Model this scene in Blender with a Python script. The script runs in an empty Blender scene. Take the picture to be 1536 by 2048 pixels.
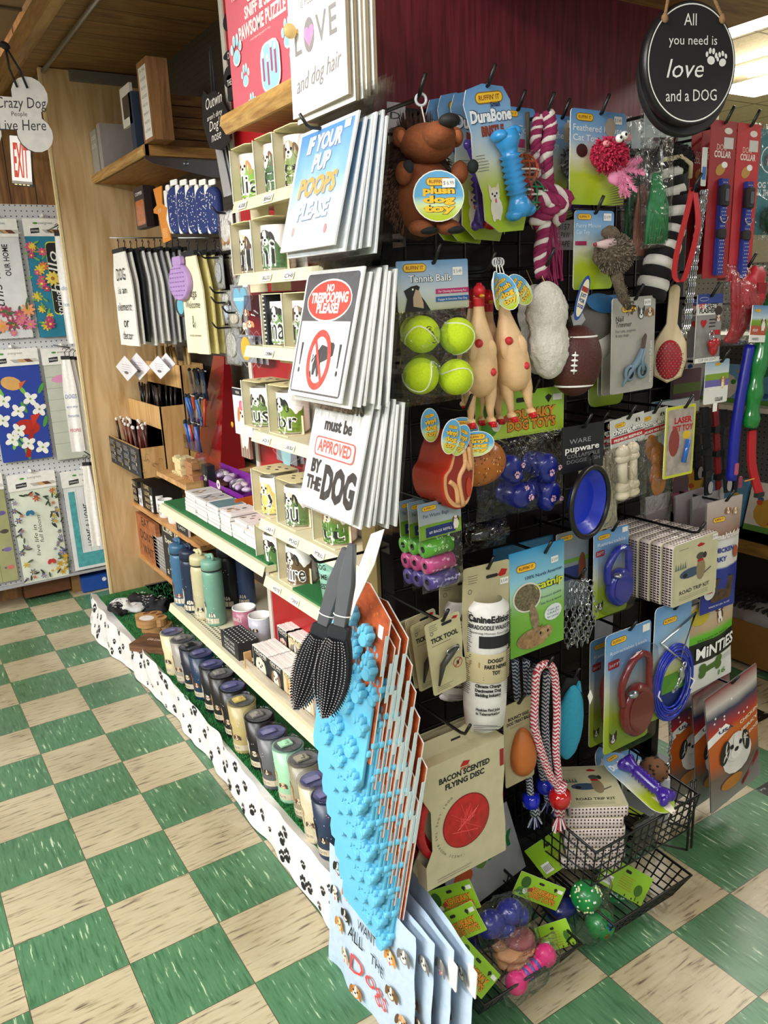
import bpy,math,random
from mathutils import Vector,Matrix,noise
random.seed(7)
D=bpy.data
SC=bpy.context.scene
COL=SC.collection
R=math.radians
PI=math.pi
# ---------------------------------------------------------------- camera
FPX,YAW,PIT,ROLL=1597.147,.561188,.265010,-.041958
CAM=Vector((-.5153,-4.44671,1.54507))
_f=Vector((math.sin(YAW)*math.cos(PIT),math.cos(YAW)*math.cos(PIT),-math.sin(PIT)))
_r=Vector((math.cos(YAW),-math.sin(YAW),0))
_u=_r.cross(_f)
_r,_u=_r*math.cos(ROLL)+_u*math.sin(ROLL),-_r*math.sin(ROLL)+_u*math.cos(ROLL)
cd=D.cameras.new('camera')
cam=D.objects.new('camera',cd)
COL.objects.link(cam)
cd.sensor_fit='VERTICAL'
cd.sensor_height=24
cd.lens=24*FPX/2048
cd.clip_start=.05
cam.matrix_world=Matrix(((_r.x,_u.x,-_f.x,CAM.x),(_r.y,_u.y,-_f.y,CAM.y),(_r.z,_u.z,-_f.z,CAM.z),(0,0,0,1)))
SC.camera=cam
# ---------------------------------------------------------------- light
w=D.worlds.new('store_ambience')
SC.world=w
w.use_nodes=True
w.node_tree.nodes['Background'].inputs[0].default_value=(.97,.985,1,1)
w.node_tree.nodes['Background'].inputs[1].default_value=.34
def area(name,loc,size,power,rot=(0,0,0),col=(1,.985,.96)):
 l=D.lights.new(name,'AREA')
 l.shape='RECTANGLE'
 l.size,l.size_y=size
 l.energy=power
 l.color=col
 o=D.objects.new(name,l)
 o.location=loc
 o.rotation_euler=rot
 COL.objects.link(o)
area('ceiling_fluorescent_aisle',(-1.5,-3.0,2.93),(.5,4.2),104,(0,R(-15),0),(.985,.99,1))
area('added_left_fill',(-3.6,-2.6,2.9),(.5,4.2),215,(0,R(-46),0),(.985,.99,1))  # unseen lamp added at a low angle to brighten the upright display faces
area('ceiling_fluorescent_front',(-.8,-6.4,2.93),(2.4,.4),33,(R(30),0,0),(.985,.99,1))
area('ceiling_fluorescent_right',(3.1,-4.6,2.93),(.4,2.6),24)
area('ceiling_fluorescent_far',(3.6,-1.2,2.78),(.4,2.6),36)
area('ceiling_fluorescent_back',(-.9,-1.1,2.9),(1.2,.4),34,(R(25),R(-30),0))
vs=SC.view_settings
vs.view_transform='Standard'
vs.look='None'
vs.gamma=1
vs.use_curve_mapping=False
vs.exposure=.7
# ---------------------------------------------------------------- pixel to plane helpers (photo frame 1536 x 2048)
def ray(u,v):
 return _f*FPX+_r*(u-768)-_u*(v-1024)
def onX(u,v,c):
 d=ray(u,v)
 return CAM+d*((c-CAM.x)/d.x)
def onY(u,v,c):
 d=ray(u,v)
 return CAM+d*((c-CAM.y)/d.y)
def onZ(u,v,c):
 d=ray(u,v)
 return CAM+d*((c-CAM.z)/d.z)
def fit(box,Y):
 """photo box on a plane facing the camera side (-Y): centre x, top z, width, height"""
 u0,v0,u1,v1=box
 um,vm=(u0+u1)/2,(v0+v1)/2
 a,b=onY(u0,vm,Y),onY(u1,vm,Y)
 t,bt=onY(um,v0,Y),onY(um,v1,Y)
 return(a.x+b.x)/2,t.z,b.x-a.x,t.z-bt.z
def fitX(box,X):
 u0,v0,u1,v1=box
 um,vm=(u0+u1)/2,(v0+v1)/2
 a,b=onX(u0,vm,X),onX(u1,vm,X)
 t,bt=onX(um,v0,X),onX(um,v1,X)
 return(a.y+b.y)/2,t.z,a.y-b.y,t.z-bt.z
# ---------------------------------------------------------------- materials
def lin(h):
 h=h.lstrip('#')
 c=[int(h[i:i+2],16)/255 for i in(0,2,4)]
 return tuple(x/12.92 if x<=.04045 else((x+.055)/1.055)**2.4 for x in c)+(1,)
_M={}
def newmat(name):
 m=D.materials.new(name)
 m.use_nodes=True
 nt=m.node_tree
 return m,nt,nt.nodes['Principled BSDF']
class NT:
 def __init__(s,nt):
  s.nt=nt
 def n(s,t,**k):
  x=s.nt.nodes.new('ShaderNode'+t)
  for a,b in k.items():
   if a.startswith('i_'):
    x.inputs[int(a[2:])].default_value=b
   else:
    setattr(x,a,b)
  return x
 def l(s,a,b):
  s.nt.links.new(a,b)
 def m(s,op,a,b=None,c=None):
  x=s.n('Math',operation=op)
  for i,q in enumerate((a,b,c)):
   if q is None:
    continue
   if isinstance(q,(int,float)):
    x.inputs[i].default_value=q
   else:
    s.l(q,x.inputs[i])
  return x.outputs[0]
 def ramp(s,fac,stops,interp='LINEAR'):
  x=s.n('ValToRGB')
  x.color_ramp.interpolation=interp
  e=x.color_ramp.elements
  while len(e)<len(stops):
   e.new(.5)
  for i,(p,c)in enumerate(stops):
   e[i].position=p
   e[i].color=lin(c)if isinstance(c,str)else c
  s.l(fac,x.inputs[0])
  return x.outputs[0]
 def mix(s,fac,a,b):
  x=s.n('MixRGB')
  for i,q in enumerate((fac,a,b)):
   if isinstance(q,(int,float)):
    x.inputs[i].default_value=q
   elif isinstance(q,str):
    x.inputs[i].default_value=lin(q)
   else:
    s.l(q,x.inputs[i])
  return x.outputs[0]
def M(h,rough=.5,metal=0.,var=.06,sc=30.,bump=0.,coat=0.,em=0.):
 """procedural paint / plastic / paper / fabric of one base colour with slight mottling"""
 k=(h,rough,metal,var,sc,bump,coat,em)
 if k in _M:
  return _M[k]
 m,nt,bs=newmat('surface_'+h.lstrip('#'))
 N=NT(nt)
 tc=N.n('TexCoord')
 nz=N.n('TexNoise')
 nz.inputs['Scale'].default_value=sc
 nz.inputs['Detail'].default_value=3
 N.l(tc.outputs['Object'],nz.inputs['Vector'])
 c=lin(h)
 lo=tuple(x*(1-var)for x in c[:3])+(1,)
 hi=tuple(min(1,x*(1+var))for x in c[:3])+(1,)
 N.l(N.ramp(nz.outputs['Fac'],[(.3,lo),(.7,hi)]),bs.inputs['Base Color'])
 bs.inputs['Roughness'].default_value=rough
 bs.inputs['Metallic'].default_value=metal
 bs.inputs['Coat Weight'].default_value=coat
 if bump:
  b=N.n('Bump')
  b.inputs['Strength'].default_value=bump
  b.inputs['Distance'].default_value=.002
  N.l(nz.outputs['Fac'],b.inputs['Height'])
  N.l(b.outputs[0],bs.inputs['Normal'])
 if em:
  bs.inputs['Emission Color'].default_value=c
  bs.inputs['Emission Strength'].default_value=em
 _M[k]=m
 return m
def wood(name,a,b,axis='X',sc=18.,rough=.5,dist=2.5,planks=0):
 if name in _M:
  return _M[name]
 m,nt,bs=newmat(name)
 N=NT(nt)
 tc=N.n('TexCoord')
 mp=N.n('Mapping')
 mp.inputs['Scale'].default_value={'X':(.12,1,1),'Y':(1,.12,1),'Z':(1,1,.12)}[axis]
 N.l(tc.outputs['Object'],mp.inputs['Vector'])
 nz=N.n('TexNoise')
 nz.inputs['Scale'].default_value=sc
 nz.inputs['Detail'].default_value=4
 nz.inputs['Distortion'].default_value=dist
 N.l(mp.outputs[0],nz.inputs['Vector'])
 n2=N.n('TexNoise')
 n2.inputs['Scale'].default_value=sc*6
 N.l(mp.outputs[0],n2.inputs['Vector'])
 f=N.m('ADD',N.m('MULTIPLY',nz.outputs['Fac'],.75),N.m('MULTIPLY',n2.outputs['Fac'],.25))
 cc=N.ramp(f,[(.36,a),(.62,b)])
 if planks:
  sp=N.n('SeparateXYZ')
  N.l(tc.outputs['Object'],sp.inputs[0])
  fr=N.m('FRACT',N.m('MULTIPLY',sp.outputs[{'X':1,'Y':0,'Z':0}[axis]],planks))
  cc=N.mix(N.m('LESS_THAN',fr,.035),cc,'#2a1a10')
 N.l(cc,bs.inputs['Base Color'])
 bs.inputs['Roughness'].default_value=rough
 _M[name]=m
 return m
def film_mat(nm='clear_plastic_film',st=.9,k0=.035,kf=.75,sc=26):
 m=D.materials.new(nm)
 m.use_nodes=True
 nt=m.node_tree
 nt.nodes.clear()
 N=NT(nt)
 out=N.n('OutputMaterial')
 mx=N.n('MixShader')
 tr=N.n('BsdfTransparent')
 tr.inputs[0].default_value=(.97,.98,.98,1)
 gl=N.n('BsdfGlossy')
 gl.inputs['Roughness'].default_value=.12
 tc=N.n('TexCoord')
 nz=N.n('TexNoise')
 nz.inputs['Scale'].default_value=sc
 nz.inputs['Detail'].default_value=2
 nz.inputs['Distortion'].default_value=2.2
 N.l(tc.outputs['Object'],nz.inputs['Vector'])
 bp=N.n('Bump')
 bp.inputs['Strength'].default_value=st
 bp.inputs['Distance'].default_value=.012
 N.l(nz.outputs['Fac'],bp.inputs['Height'])
 N.l(bp.outputs[0],gl.inputs['Normal'])
 lw=N.n('LayerWeight')
 lw.inputs['Blend'].default_value=.5
 N.l(bp.outputs[0],lw.inputs['Normal'])
 N.l(N.m('ADD',N.m('MULTIPLY',N.m('POWER',lw.outputs['Facing'],2.5),kf),k0),mx.inputs[0])
 N.l(tr.outputs[0],mx.inputs[1])
 N.l(gl.outputs[0],mx.inputs[2])
 N.l(mx.outputs[0],out.inputs[0])
 return m
def clear_mat():
 m=D.materials.new('clear_rigid_plastic')
 m.use_nodes=True
 nt=m.node_tree
 nt.nodes.clear()
 N=NT(nt)
 out=N.n('OutputMaterial')
 mx=N.n('MixShader')
 tr=N.n('BsdfTransparent')
 tr.inputs[0].default_value=(.86,.88,.93,1)
 gl=N.n('BsdfGlossy')
 gl.inputs['Roughness'].default_value=.04
 lw=N.n('LayerWeight')
 lw.inputs['Blend'].default_value=.5
 N.l(N.m('ADD',N.m('MULTIPLY',N.m('POWER',lw.outputs['Facing'],3),.45),.02),mx.inputs[0])
 N.l(tr.outputs[0],mx.inputs[1])
 N.l(gl.outputs[0],mx.inputs[2])
 N.l(mx.outputs[0],out.inputs[0])
 return m
FILM=film_mat()
SLEEVE=film_mat('clear_card_sleeve',.35,.035,.3,9)
CLEAR=clear_mat()
WHITE=M('#f2f1ec',.55)
BLACK=M('#141416',.45)
INK=M('#1b1b1e',.7)
STEEL=M('#b9bcc0',.28,1.)
HOOK=M('#0b0b0c',.35)
CREAM=M('#e6e0c4',.45,var=.03)
KRAFT=M('#b9b08a',.7)
SKY,LIME=M('#6f9fc9',.45),M('#a9c32c',.45)
RED,GREEN=M('#b3151d',.4),M('#2c7a3a',.5)
PLY=wood('plywood','#c19a64','#e2c292','Z',7,.5,3.5)
OAK=wood('oak_trim','#a2743c','#d9b06a','Y',26,.4)
OAKX=wood('oak_shelf','#8d6233','#bb8c4f','X',26,.4)
PINE=wood('pine_board','#b27f45','#dcb077','X',16,.5)
WALNUT=wood('walnut_board','#40281c','#8a6246','X',14,.45)
# ---------------------------------------------------------------- mesh builder
_TX={}
def textmesh(s,bold=0.):
 k=(s,bold)
 if k in _TX:
  return _TX[k]
 c=D.curves.new('lettering','FONT')
 c.body=s
 c.resolution_u=2
 c.offset=bold
 c.align_x='CENTER'
 o=D.objects.new('lettering',c)
 COL.objects.link(o)
 dg=bpy.context.evaluated_depsgraph_get()
 dg.update()
 me=D.meshes.new_from_object(o.evaluated_get(dg))
 vs_=[(v.co.x,v.co.y)for v in me.vertices]
 fs=[tuple(p.vertices)for p in me.polygons]
 D.meshes.remove(me)
 D.objects.remove(o)
 D.curves.remove(c)
 if vs_:
  xs=[a for a,_ in vs_]
  cx,wd=(min(xs)+max(xs))/2,max(xs)-min(xs)
  vs_=[(a-cx,b)for a,b in vs_]
 else:
  wd=1
 _TX[k]=(vs_,fs,wd)
 return _TX[k]
def circ(cx,cz,rx,rz=None,n=16,rot=0.):
 rz=rx if rz is None else rz
 c,s=math.cos(rot),math.sin(rot)
 out=[]
 for i in range(n):
  a=2*PI*i/n
  x,z=rx*math.cos(a),rz*math.sin(a)
  out.append((cx+x*c-z*s,cz+x*s+z*c))
 return out
def rrect(cx,cz,w,h,r=.005,n=3):
 r=min(r,w/2.01,h/2.01)
 out=[]
 for qx,qz,a0 in((1,1,0),(-1,1,90),(-1,-1,180),(1,-1,270)):
  for i in range(n+1):
   a=R(a0+90*i/n)
   out.append((cx+qx*(w/2-r)+r*math.cos(a),cz+qz*(h/2-r)+r*math.sin(a)))
 return out
def rect(x0,z0,x1,z1):
 return[(x1,z1),(x0,z1),(x0,z0),(x1,z0)]
class MB:
 """collects shapes into ONE mesh object; X right, Z up, printed faces look towards -Y"""
 def __init__(s):
  s.v,s.f,s.mi,s.sm,s.mats=[],[],[],[],[]
  s.T=Matrix()
  s.W=None
  s.k=0
 def add(s,vs_,fs,mat,smooth=False):
  if mat not in s.mats:
   s.mats.append(mat)
  mi=s.mats.index(mat)
  b=len(s.v)
  for p in vs_:
   p=Vector(p)
   if s.W:
    p=Vector(s.W(p))
   s.v.append(s.T@p)
  for f in fs:
   s.f.append([b+i for i in f])
   s.mi.append(mi)
   s.sm.append(smooth)
  return s
 def box(s,x0,y0,z0,x1,y1,z1,mat):
  v=[(x,y,z)for x in(x0,x1)for y in(y0,y1)for z in(z0,z1)]
  return s.add(v,[(0,1,3,2),(4,6,7,5),(0,4,5,1),(2,3,7,6),(0,2,6,4),(1,5,7,3)],mat)
 def prism(s,out,y0,y1,mat,side=None,bev=0.):
  n=len(out)
  if bev:
   cx=sum(p[0]for p in out)/n
   cz=sum(p[1]for p in out)/n
   W_=max(abs(p[0]-cx)for p in out)or 1
   H_=max(abs(p[1]-cz)for p in out)or 1
   sx,sz=1-bev/W_,1-bev/H_
   inn=[(cx+(p[0]-cx)*sx,cz+(p[1]-cz)*sz)for p in out]
   v=[(p[0],y0,p[1])for p in inn]+[(p[0],y0+bev,p[1])for p in out]+[(p[0],y1-bev,p[1])for p in out]+[(p[0],y1,p[1])for p in inn]
   fs=[tuple(range(n)),tuple(range(4*n-1,3*n-1,-1))]
   s.add(v,fs,mat)
   s.add(v,[((k+1)*n+i,(k+1)*n+(i+1)%n,k*n+(i+1)%n,k*n+i)for k in range(3)for i in range(n)],side or mat,True)
   return s
  v=[(p[0],y0,p[1])for p in out]+[(p[0],y1,p[1])for p in out]
  s.add(v,[tuple(range(n)),tuple(range(2*n-1,n-1,-1))],mat)
  s.add(v,[(n+i,n+(i+1)%n,(i+1)%n,i)for i in range(n)],side or mat)
  return s
 def flat(s,out,mat,y=None):
  """a printed shape just proud of the face at y=0"""
  if y is None:
   s.k+=1
   y=-.00025-.00005*s.k
  return s.add([(p[0],y,p[1])for p in out],[tuple(range(len(out)))],mat)
 def ell(s,x,z,rx,rz=None,mat=None,rot=0.,n=14,y=None):
  return s.flat(circ(x,z,rx,rz,n,rot),mat,y)
 def rc(s,x0,z0,x1,z1,mat,y=None):
  return s.flat(rect(min(x0,x1),min(z0,z1),max(x0,x1),max(z0,z1)),mat,y)
 def ring(s,x,z,rx,rz,t,mat,n=32,y=None):
  a,b=circ(x,z,rx,rz,n),circ(x,z,rx-t,rz-t,n)
  if y is None:
   s.k+=1
   y=-.00025-.00005*s.k
  return s.add([(p[0],y,p[1])for p in a+b],[((i+1)%n,i,n+i,n+(i+1)%n)for i in range(n)],mat)
 def text(s,t,x,z,h,mat,w=None,rot=0.,sh=0.,bold=0.,y=None,al='c'):
  vs_,fs,wd=textmesh(t,bold)
  if not vs_:
   return s
  k=h/.7
  kx=k if w is None else w/wd
  if al=='l':
   x=x+wd*kx/2*math.cos(rot)
   z=z+wd*kx/2*math.sin(rot)
  if y is None:
   s.k+=1
   y=-.00025-.00005*s.k
  c,sn=math.cos(rot),math.sin(rot)
  out=[]
  for a,b in vs_:
   a2,b2=a*kx+b*k*sh,b*k
   out.append((x+a2*c-b2*sn,y,z+a2*sn+b2*c))
  return s.add(out,fs,mat)
 def lines(s,x,z,w,n,dz,mat,t=.0012,jit=.3):
  for i in range(n):
   ww=w*(1-jit*random.random())
   s.rc(x,z-i*dz-t,x+ww,z-i*dz,mat)
  return s
 def paw(s,x,z,r,mat,rot=0.,y=None,depth=0.):
  c,sn=math.cos(rot),math.sin(rot)
  parts=[(0,-.35,.62,.5),(-.72,.28,.22,.33),(-.27,.72,.23,.36),(.27,.72,.23,.36),(.72,.28,.22,.33)]
  for a,b,rx,rz in parts:
   px,pz=x+(a*c-b*sn)*r,z+(a*sn+b*c)*r
   if depth:
    s.prism(circ(px,pz,rx*r,rz*r,14,rot),-depth,0,mat,bev=min(.0015,depth*.15))
   else:
    s.ell(px,pz,rx*r,rz*r,mat,rot,10,y)
  return s
 def bone(s,x,z,L,mat,rot=0.,y=None):
  r=L*.16
  c,sn=math.cos(rot),math.sin(rot)
  g=lambda a,b:(x+a*c-b*sn,z+a*sn+b*c)
  for a in(-1,1):
   for b in(-1,1):
    q=g(a*(L/2-r*.7),b*r*.75)
    s.ell(q[0],q[1],r,r,mat,0,10,y)
  return s.flat([g(L/2-r,r*.7),g(-L/2+r,r*.7),g(-L/2+r,-r*.7),g(L/2-r,-r*.7)],mat,y)
 def heart(s,x,z,r,mat,y=None):
  p=[]
  for i in range(20):
   t=2*PI*i/20
   p.append((x+r*.0625*16*math.sin(t)**3,z+r*.0625*(13*math.cos(t)-5*math.cos(2*t)-2*math.cos(3*t)-math.cos(4*t))))
  return s.flat(p[::-1],mat,y)
 def star(s,x,z,r,mat,y=None):
  return s.flat([(x+(r if i%2==0 else r*.42)*math.cos(PI/2+i*PI/5),z+(r if i%2==0 else r*.42)*math.sin(PI/2+i*PI/5))for i in range(10)],mat,y)
 def dog(s,x,z,r,c1,c2,muz=None,body=True,ear='flop',tongue=False):
  """small printed dog portrait"""
  a,b=M(c1,.6),M(c2,.6)
  mz=M(muz or'#e9e2d4',.6)
  if body:
   s.ell(x+.1*r,z-1.55*r,.95*r,1.3*r,a)
   s.ell(x,z-1.45*r,.5*r,.95*r,mz)
   for q in(-.45,.4):
    s.ell(x+q*r,z-2.5*r,.26*r,.55*r,mz)
  s.ell(x,z,.8*r,.85*r,a)
  for q in(-1,1):
   if ear=='flop':
    s.ell(x+q*.82*r,z-.05*r,.3*r,.72*r,b,q*.25)
   else:
    s.flat([(x+q*.8*r,z+1.35*r),(x+q*.15*r,z+.6*r),(x+q*.85*r,z+.25*r)][::-q],b)
  s.ell(x,z+.2*r,.2*r,.62*r,mz)
  s.ell(x,z-.32*r,.44*r,.38*r,mz)
  for q in(-.34,.34):
   s.ell(x+q*r,z+.12*r,.13*r,.14*r,INK)
  s.ell(x,z-.15*r,.17*r,.13*r,INK)
  if tongue:
   s.ell(x+.1*r,z-.68*r,.16*r,.28*r,M('#d9687a',.5))
  return s
 def lathe(s,prof,mat,n=24,c=(0,0,0),ax='Z',smooth=True):
  v,f=[],[]
  m_=len(prof)
  for i in range(n):
   a=2*PI*i/n
   ca,sa=math.cos(a),math.sin(a)
   for r,h in prof:
    p={'Z':(r*ca,r*sa,h),'Y':(r*ca,h,r*sa),'X':(h,r*ca,r*sa)}[ax]
    v.append((c[0]+p[0],c[1]+p[1],c[2]+p[2]))
  for i in range(n):
   j=(i+1)%n
   for k in range(m_-1):
    f.append((i*m_+k,j*m_+k,j*m_+k+1,i*m_+k+1))
  return s.add(v,f,mat,smooth)
 def tube(s,pts,r,mat,n=6,closed=False,rr=None):
  pts=[Vector(p)for p in pts]
  N=len(pts)
  v,f=[],[]
  up=None
  for i,p in enumerate(pts):
   if closed:
    t=pts[(i+1)%N]-pts[i-1]
   else:
    t=pts[min(i+1,N-1)]-pts[max(i-1,0)]
   if t.length<1e-9:
    t=Vector((0,0,1))
   t.normalize()
   if up is None:
    up=Vector((0,0,1))if abs(t.z)<.9 else Vector((1,0,0))
   a=t.cross(up)
   if a.length<1e-4:
    a=t.cross(Vector((.3,1,.2)))
   a.normalize()
   b=a.cross(t)
   up=b
   q=rr[i]if rr else r
   for k in range(n):
    g=2*PI*k/n
    v.append(p+a*q*math.cos(g)+b*q*math.sin(g))
  for i in range(N if closed else N-1):
   j=(i+1)%N
   for k in range(n):
    l=(k+1)%n
    f.append((i*n+k,i*n+l,j*n+l,j*n+k))
  if not closed:
   f.append(tuple(range(n-1,-1,-1)))
   f.append(tuple((N-1)*n+k for k in range(n)))
  return s.add(v,f,mat,n>4)
 def blob(s,c,r,mat,nu=18,nv=12,amp=0.,fr=20.,seed=0.,shape=None):
  v,f=[],[]
  if isinstance(r,(int,float)):
   r=(r,r,r)
  for j in range(nv+1):
   th=PI*j/nv
   for i in range(nu):
    ph=2*PI*i/nu
    d=Vector((math.sin(th)*math.cos(ph),math.sin(th)*math.sin(ph),math.cos(th)))
    k=1
    p=Vector((d.x*r[0],d.y*r[1],d.z*r[2]))
    if amp:
     k=1+amp*noise.noise(p*fr+Vector((seed,seed*2,0)))
    p=p*k
    if shape:
     p=shape(p,d)
    v.append((c[0]+p[0],c[1]+p[1],c[2]+p[2]))
  for j in range(nv):
   for i in range(nu):
    k=(i+1)%nu
    f.append((j*nu+i,(j+1)*nu+i,(j+1)*nu+k,j*nu+k))
  return s.add(v,f,mat,True)
 def grid(s,fn,nu,nv,mat,smooth=True):
  v=[fn(i/nu,j/nv)for j in range(nv+1)for i in range(nu+1)]
  f=[(j*(nu+1)+i,j*(nu+1)+i+1,(j+1)*(nu+1)+i+1,(j+1)*(nu+1)+i)for j in range(nv)for i in range(nu)]
  return s.add(v,f,mat,smooth)
 def pillow(s,x0,z0,x1,z1,d,mat,n=10,amp=.25,seed=1.,y=0.):
  """inflated bag shell, front and back sheets meeting at a flat sealed edge"""
  for sg in(-1,1):
   def fn(a,b,sg=sg):
    e=(math.sin(PI*a)*math.sin(PI*b))**.5 if 0<a<1 and 0<b<1 else 0
    k=1+amp*noise.noise(Vector((a*5+seed,b*6,seed*3+sg)))*2
    jx=.02*(x1-x0)*noise.noise(Vector((b*7,seed,1)))
    return(x0+(x1-x0)*a+jx,y+sg*d*e*k+(-.0004 if sg<0 else.0004),z0+(z1-z0)*b)
   s.grid(fn,n,n,mat)
  return s
 def build(s,name,parent=None,loc=None,rz=0.,rx=0.,ry=0.,label=None):
  me=D.meshes.new(name)
  me.from_pydata([tuple(p)for p in s.v],[],s.f)
  for m in s.mats:
   me.materials.append(m)
  me.polygons.foreach_set('material_index',s.mi)
  me.polygons.foreach_set('use_smooth',s.sm)
  me.update()
  o=D.objects.new(name,me)
  COL.objects.link(o)
  if parent:
   o.parent=parent
  if loc is not None:
   o.location=loc
  o.rotation_euler=(rx,ry,rz)
  if label:
   o['label']=label
  return o
def tag(o,label,cat,group=None,kind=None):
 o['label']=label
 o['category']=cat
 if group:
  o['group']=group
 if kind:
  o['kind']=kind
 return o
def thing(name,label,cat,loc=(0,0,0),rz=0.,rx=0.,ry=0.,group=None):
 o=D.objects.new(name,None)
 o.empty_display_size=.02
 COL.objects.link(o)
 o.location=loc
 o.rotation_euler=(rx,ry,rz)
 return tag(o,label,cat,group)
def struct(name,mb,loc=None,rz=0.):
 o=mb.build(name,None,loc,rz)
 o['kind']='structure'
 return o
def dup(root,loc,rz=None,rx=None,ry=None,label=None,group=None,sc=None):
 r=root.copy()
 COL.objects.link(r)
 r.location=loc
 e=list(root.rotation_euler)
 if rx is not None:
  e[0]=rx
 if ry is not None:
  e[1]=ry
 if rz is not None:
  e[2]=rz
 r.rotation_euler=e
 if sc:
  r.scale=sc
 if label:
  r['label']=label
 if group:
  r['group']=group
 for ch in list(root.children):
  c=ch.copy()
  COL.objects.link(c)
  c.parent=r
  for g in ch.children:
   d=g.copy()
   COL.objects.link(d)
   d.parent=c
 return r
NTH='first second third fourth fifth sixth seventh eighth ninth tenth eleventh twelfth thirteenth fourteenth fifteenth sixteenth seventeenth eighteenth nineteenth twentieth'.split()
LEFT=-PI/2
def ruff(mb,x,z,w):
 """yellow bone-shaped maker's badge"""
 h=w*.3
 mb.flat(rrect(x,z,w,h,h*.5),M('#8c6412',.5))
 mb.flat(rrect(x,z,w*.94,h*.8,h*.4),M('#eec02e',.5))
 mb.text("RUFFIN' IT",x,z-h*.2,h*.42,M('#7a2415',.6),w=w*.74,bold=.02)
def skycard(mb,w,h,y0=0.,y1=.002,r=.008,stops=None,back=KRAFT):
 """blister card printed sky blue above and lime below, top edge at z=0"""
 k=('skycard',round(h,3))
 if k not in _M:
  m,nt,bs=newmat('sky_to_lime_print')
  N=NT(nt)
  tc=N.n('TexCoord')
  sp=N.n('SeparateXYZ')
  N.l(tc.outputs['Object'],sp.inputs[0])
  nz=N.n('TexNoise')
  nz.inputs['Scale'].default_value=22
  N.l(tc.outputs['Object'],nz.inputs['Vector'])
  t=N.m('ADD',N.m('MULTIPLY',sp.outputs[2],-1/h),N.m('MULTIPLY',N.m('SUBTRACT',nz.outputs['Fac'],.5),.16))
  N.l(N.ramp(t,[(.0,'#5c93cc'),(.28,'#8db4d6'),(.5,'#d3d3bd'),(.68,'#b5c62e'),(1.,'#98b416')]),bs.inputs['Base Color'])
  bs.inputs['Roughness'].default_value=.3
  _M[k]=m
 mb.prism(rrect(0,-h/2,w,h,r),y0,y1,_M[k],WHITE)
_hooks=0
def hook(x,z,ytip,what,y0=-3.04,up=.03,r=.0035):
 """one black peg hook plugged into the grid behind the hanging goods"""
 mb=MB()
 mb.tube([(0,y0,0),(0,ytip+.012,0),(0,ytip-.004,.004),(0,ytip-.022,up*1.1)],r,HOOK,7)
 mb.box(-.018,y0-.004,-.012,.018,y0+.002,.012,HOOK)
 o=mb.build('display_hook',None,(x,0,z))
 tag(o,'black wire hook holding '+what,'hook')
 return o
def hookX(y,z,xtip,what,x0=.3):
 mb=MB()
 mb.tube([(x0,0,0),(xtip-.004,0,0),(xtip-.012,0,.004),(xtip-.024,0,.02)],.003,HOOK,7)
 mb.box(x0-.003,-.018,-.012,x0+.002,.018,.012,HOOK)
 o=mb.build('display_hook',None,(0,y,z))
 return tag(o,'black side hook holding '+what,'hook')
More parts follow.
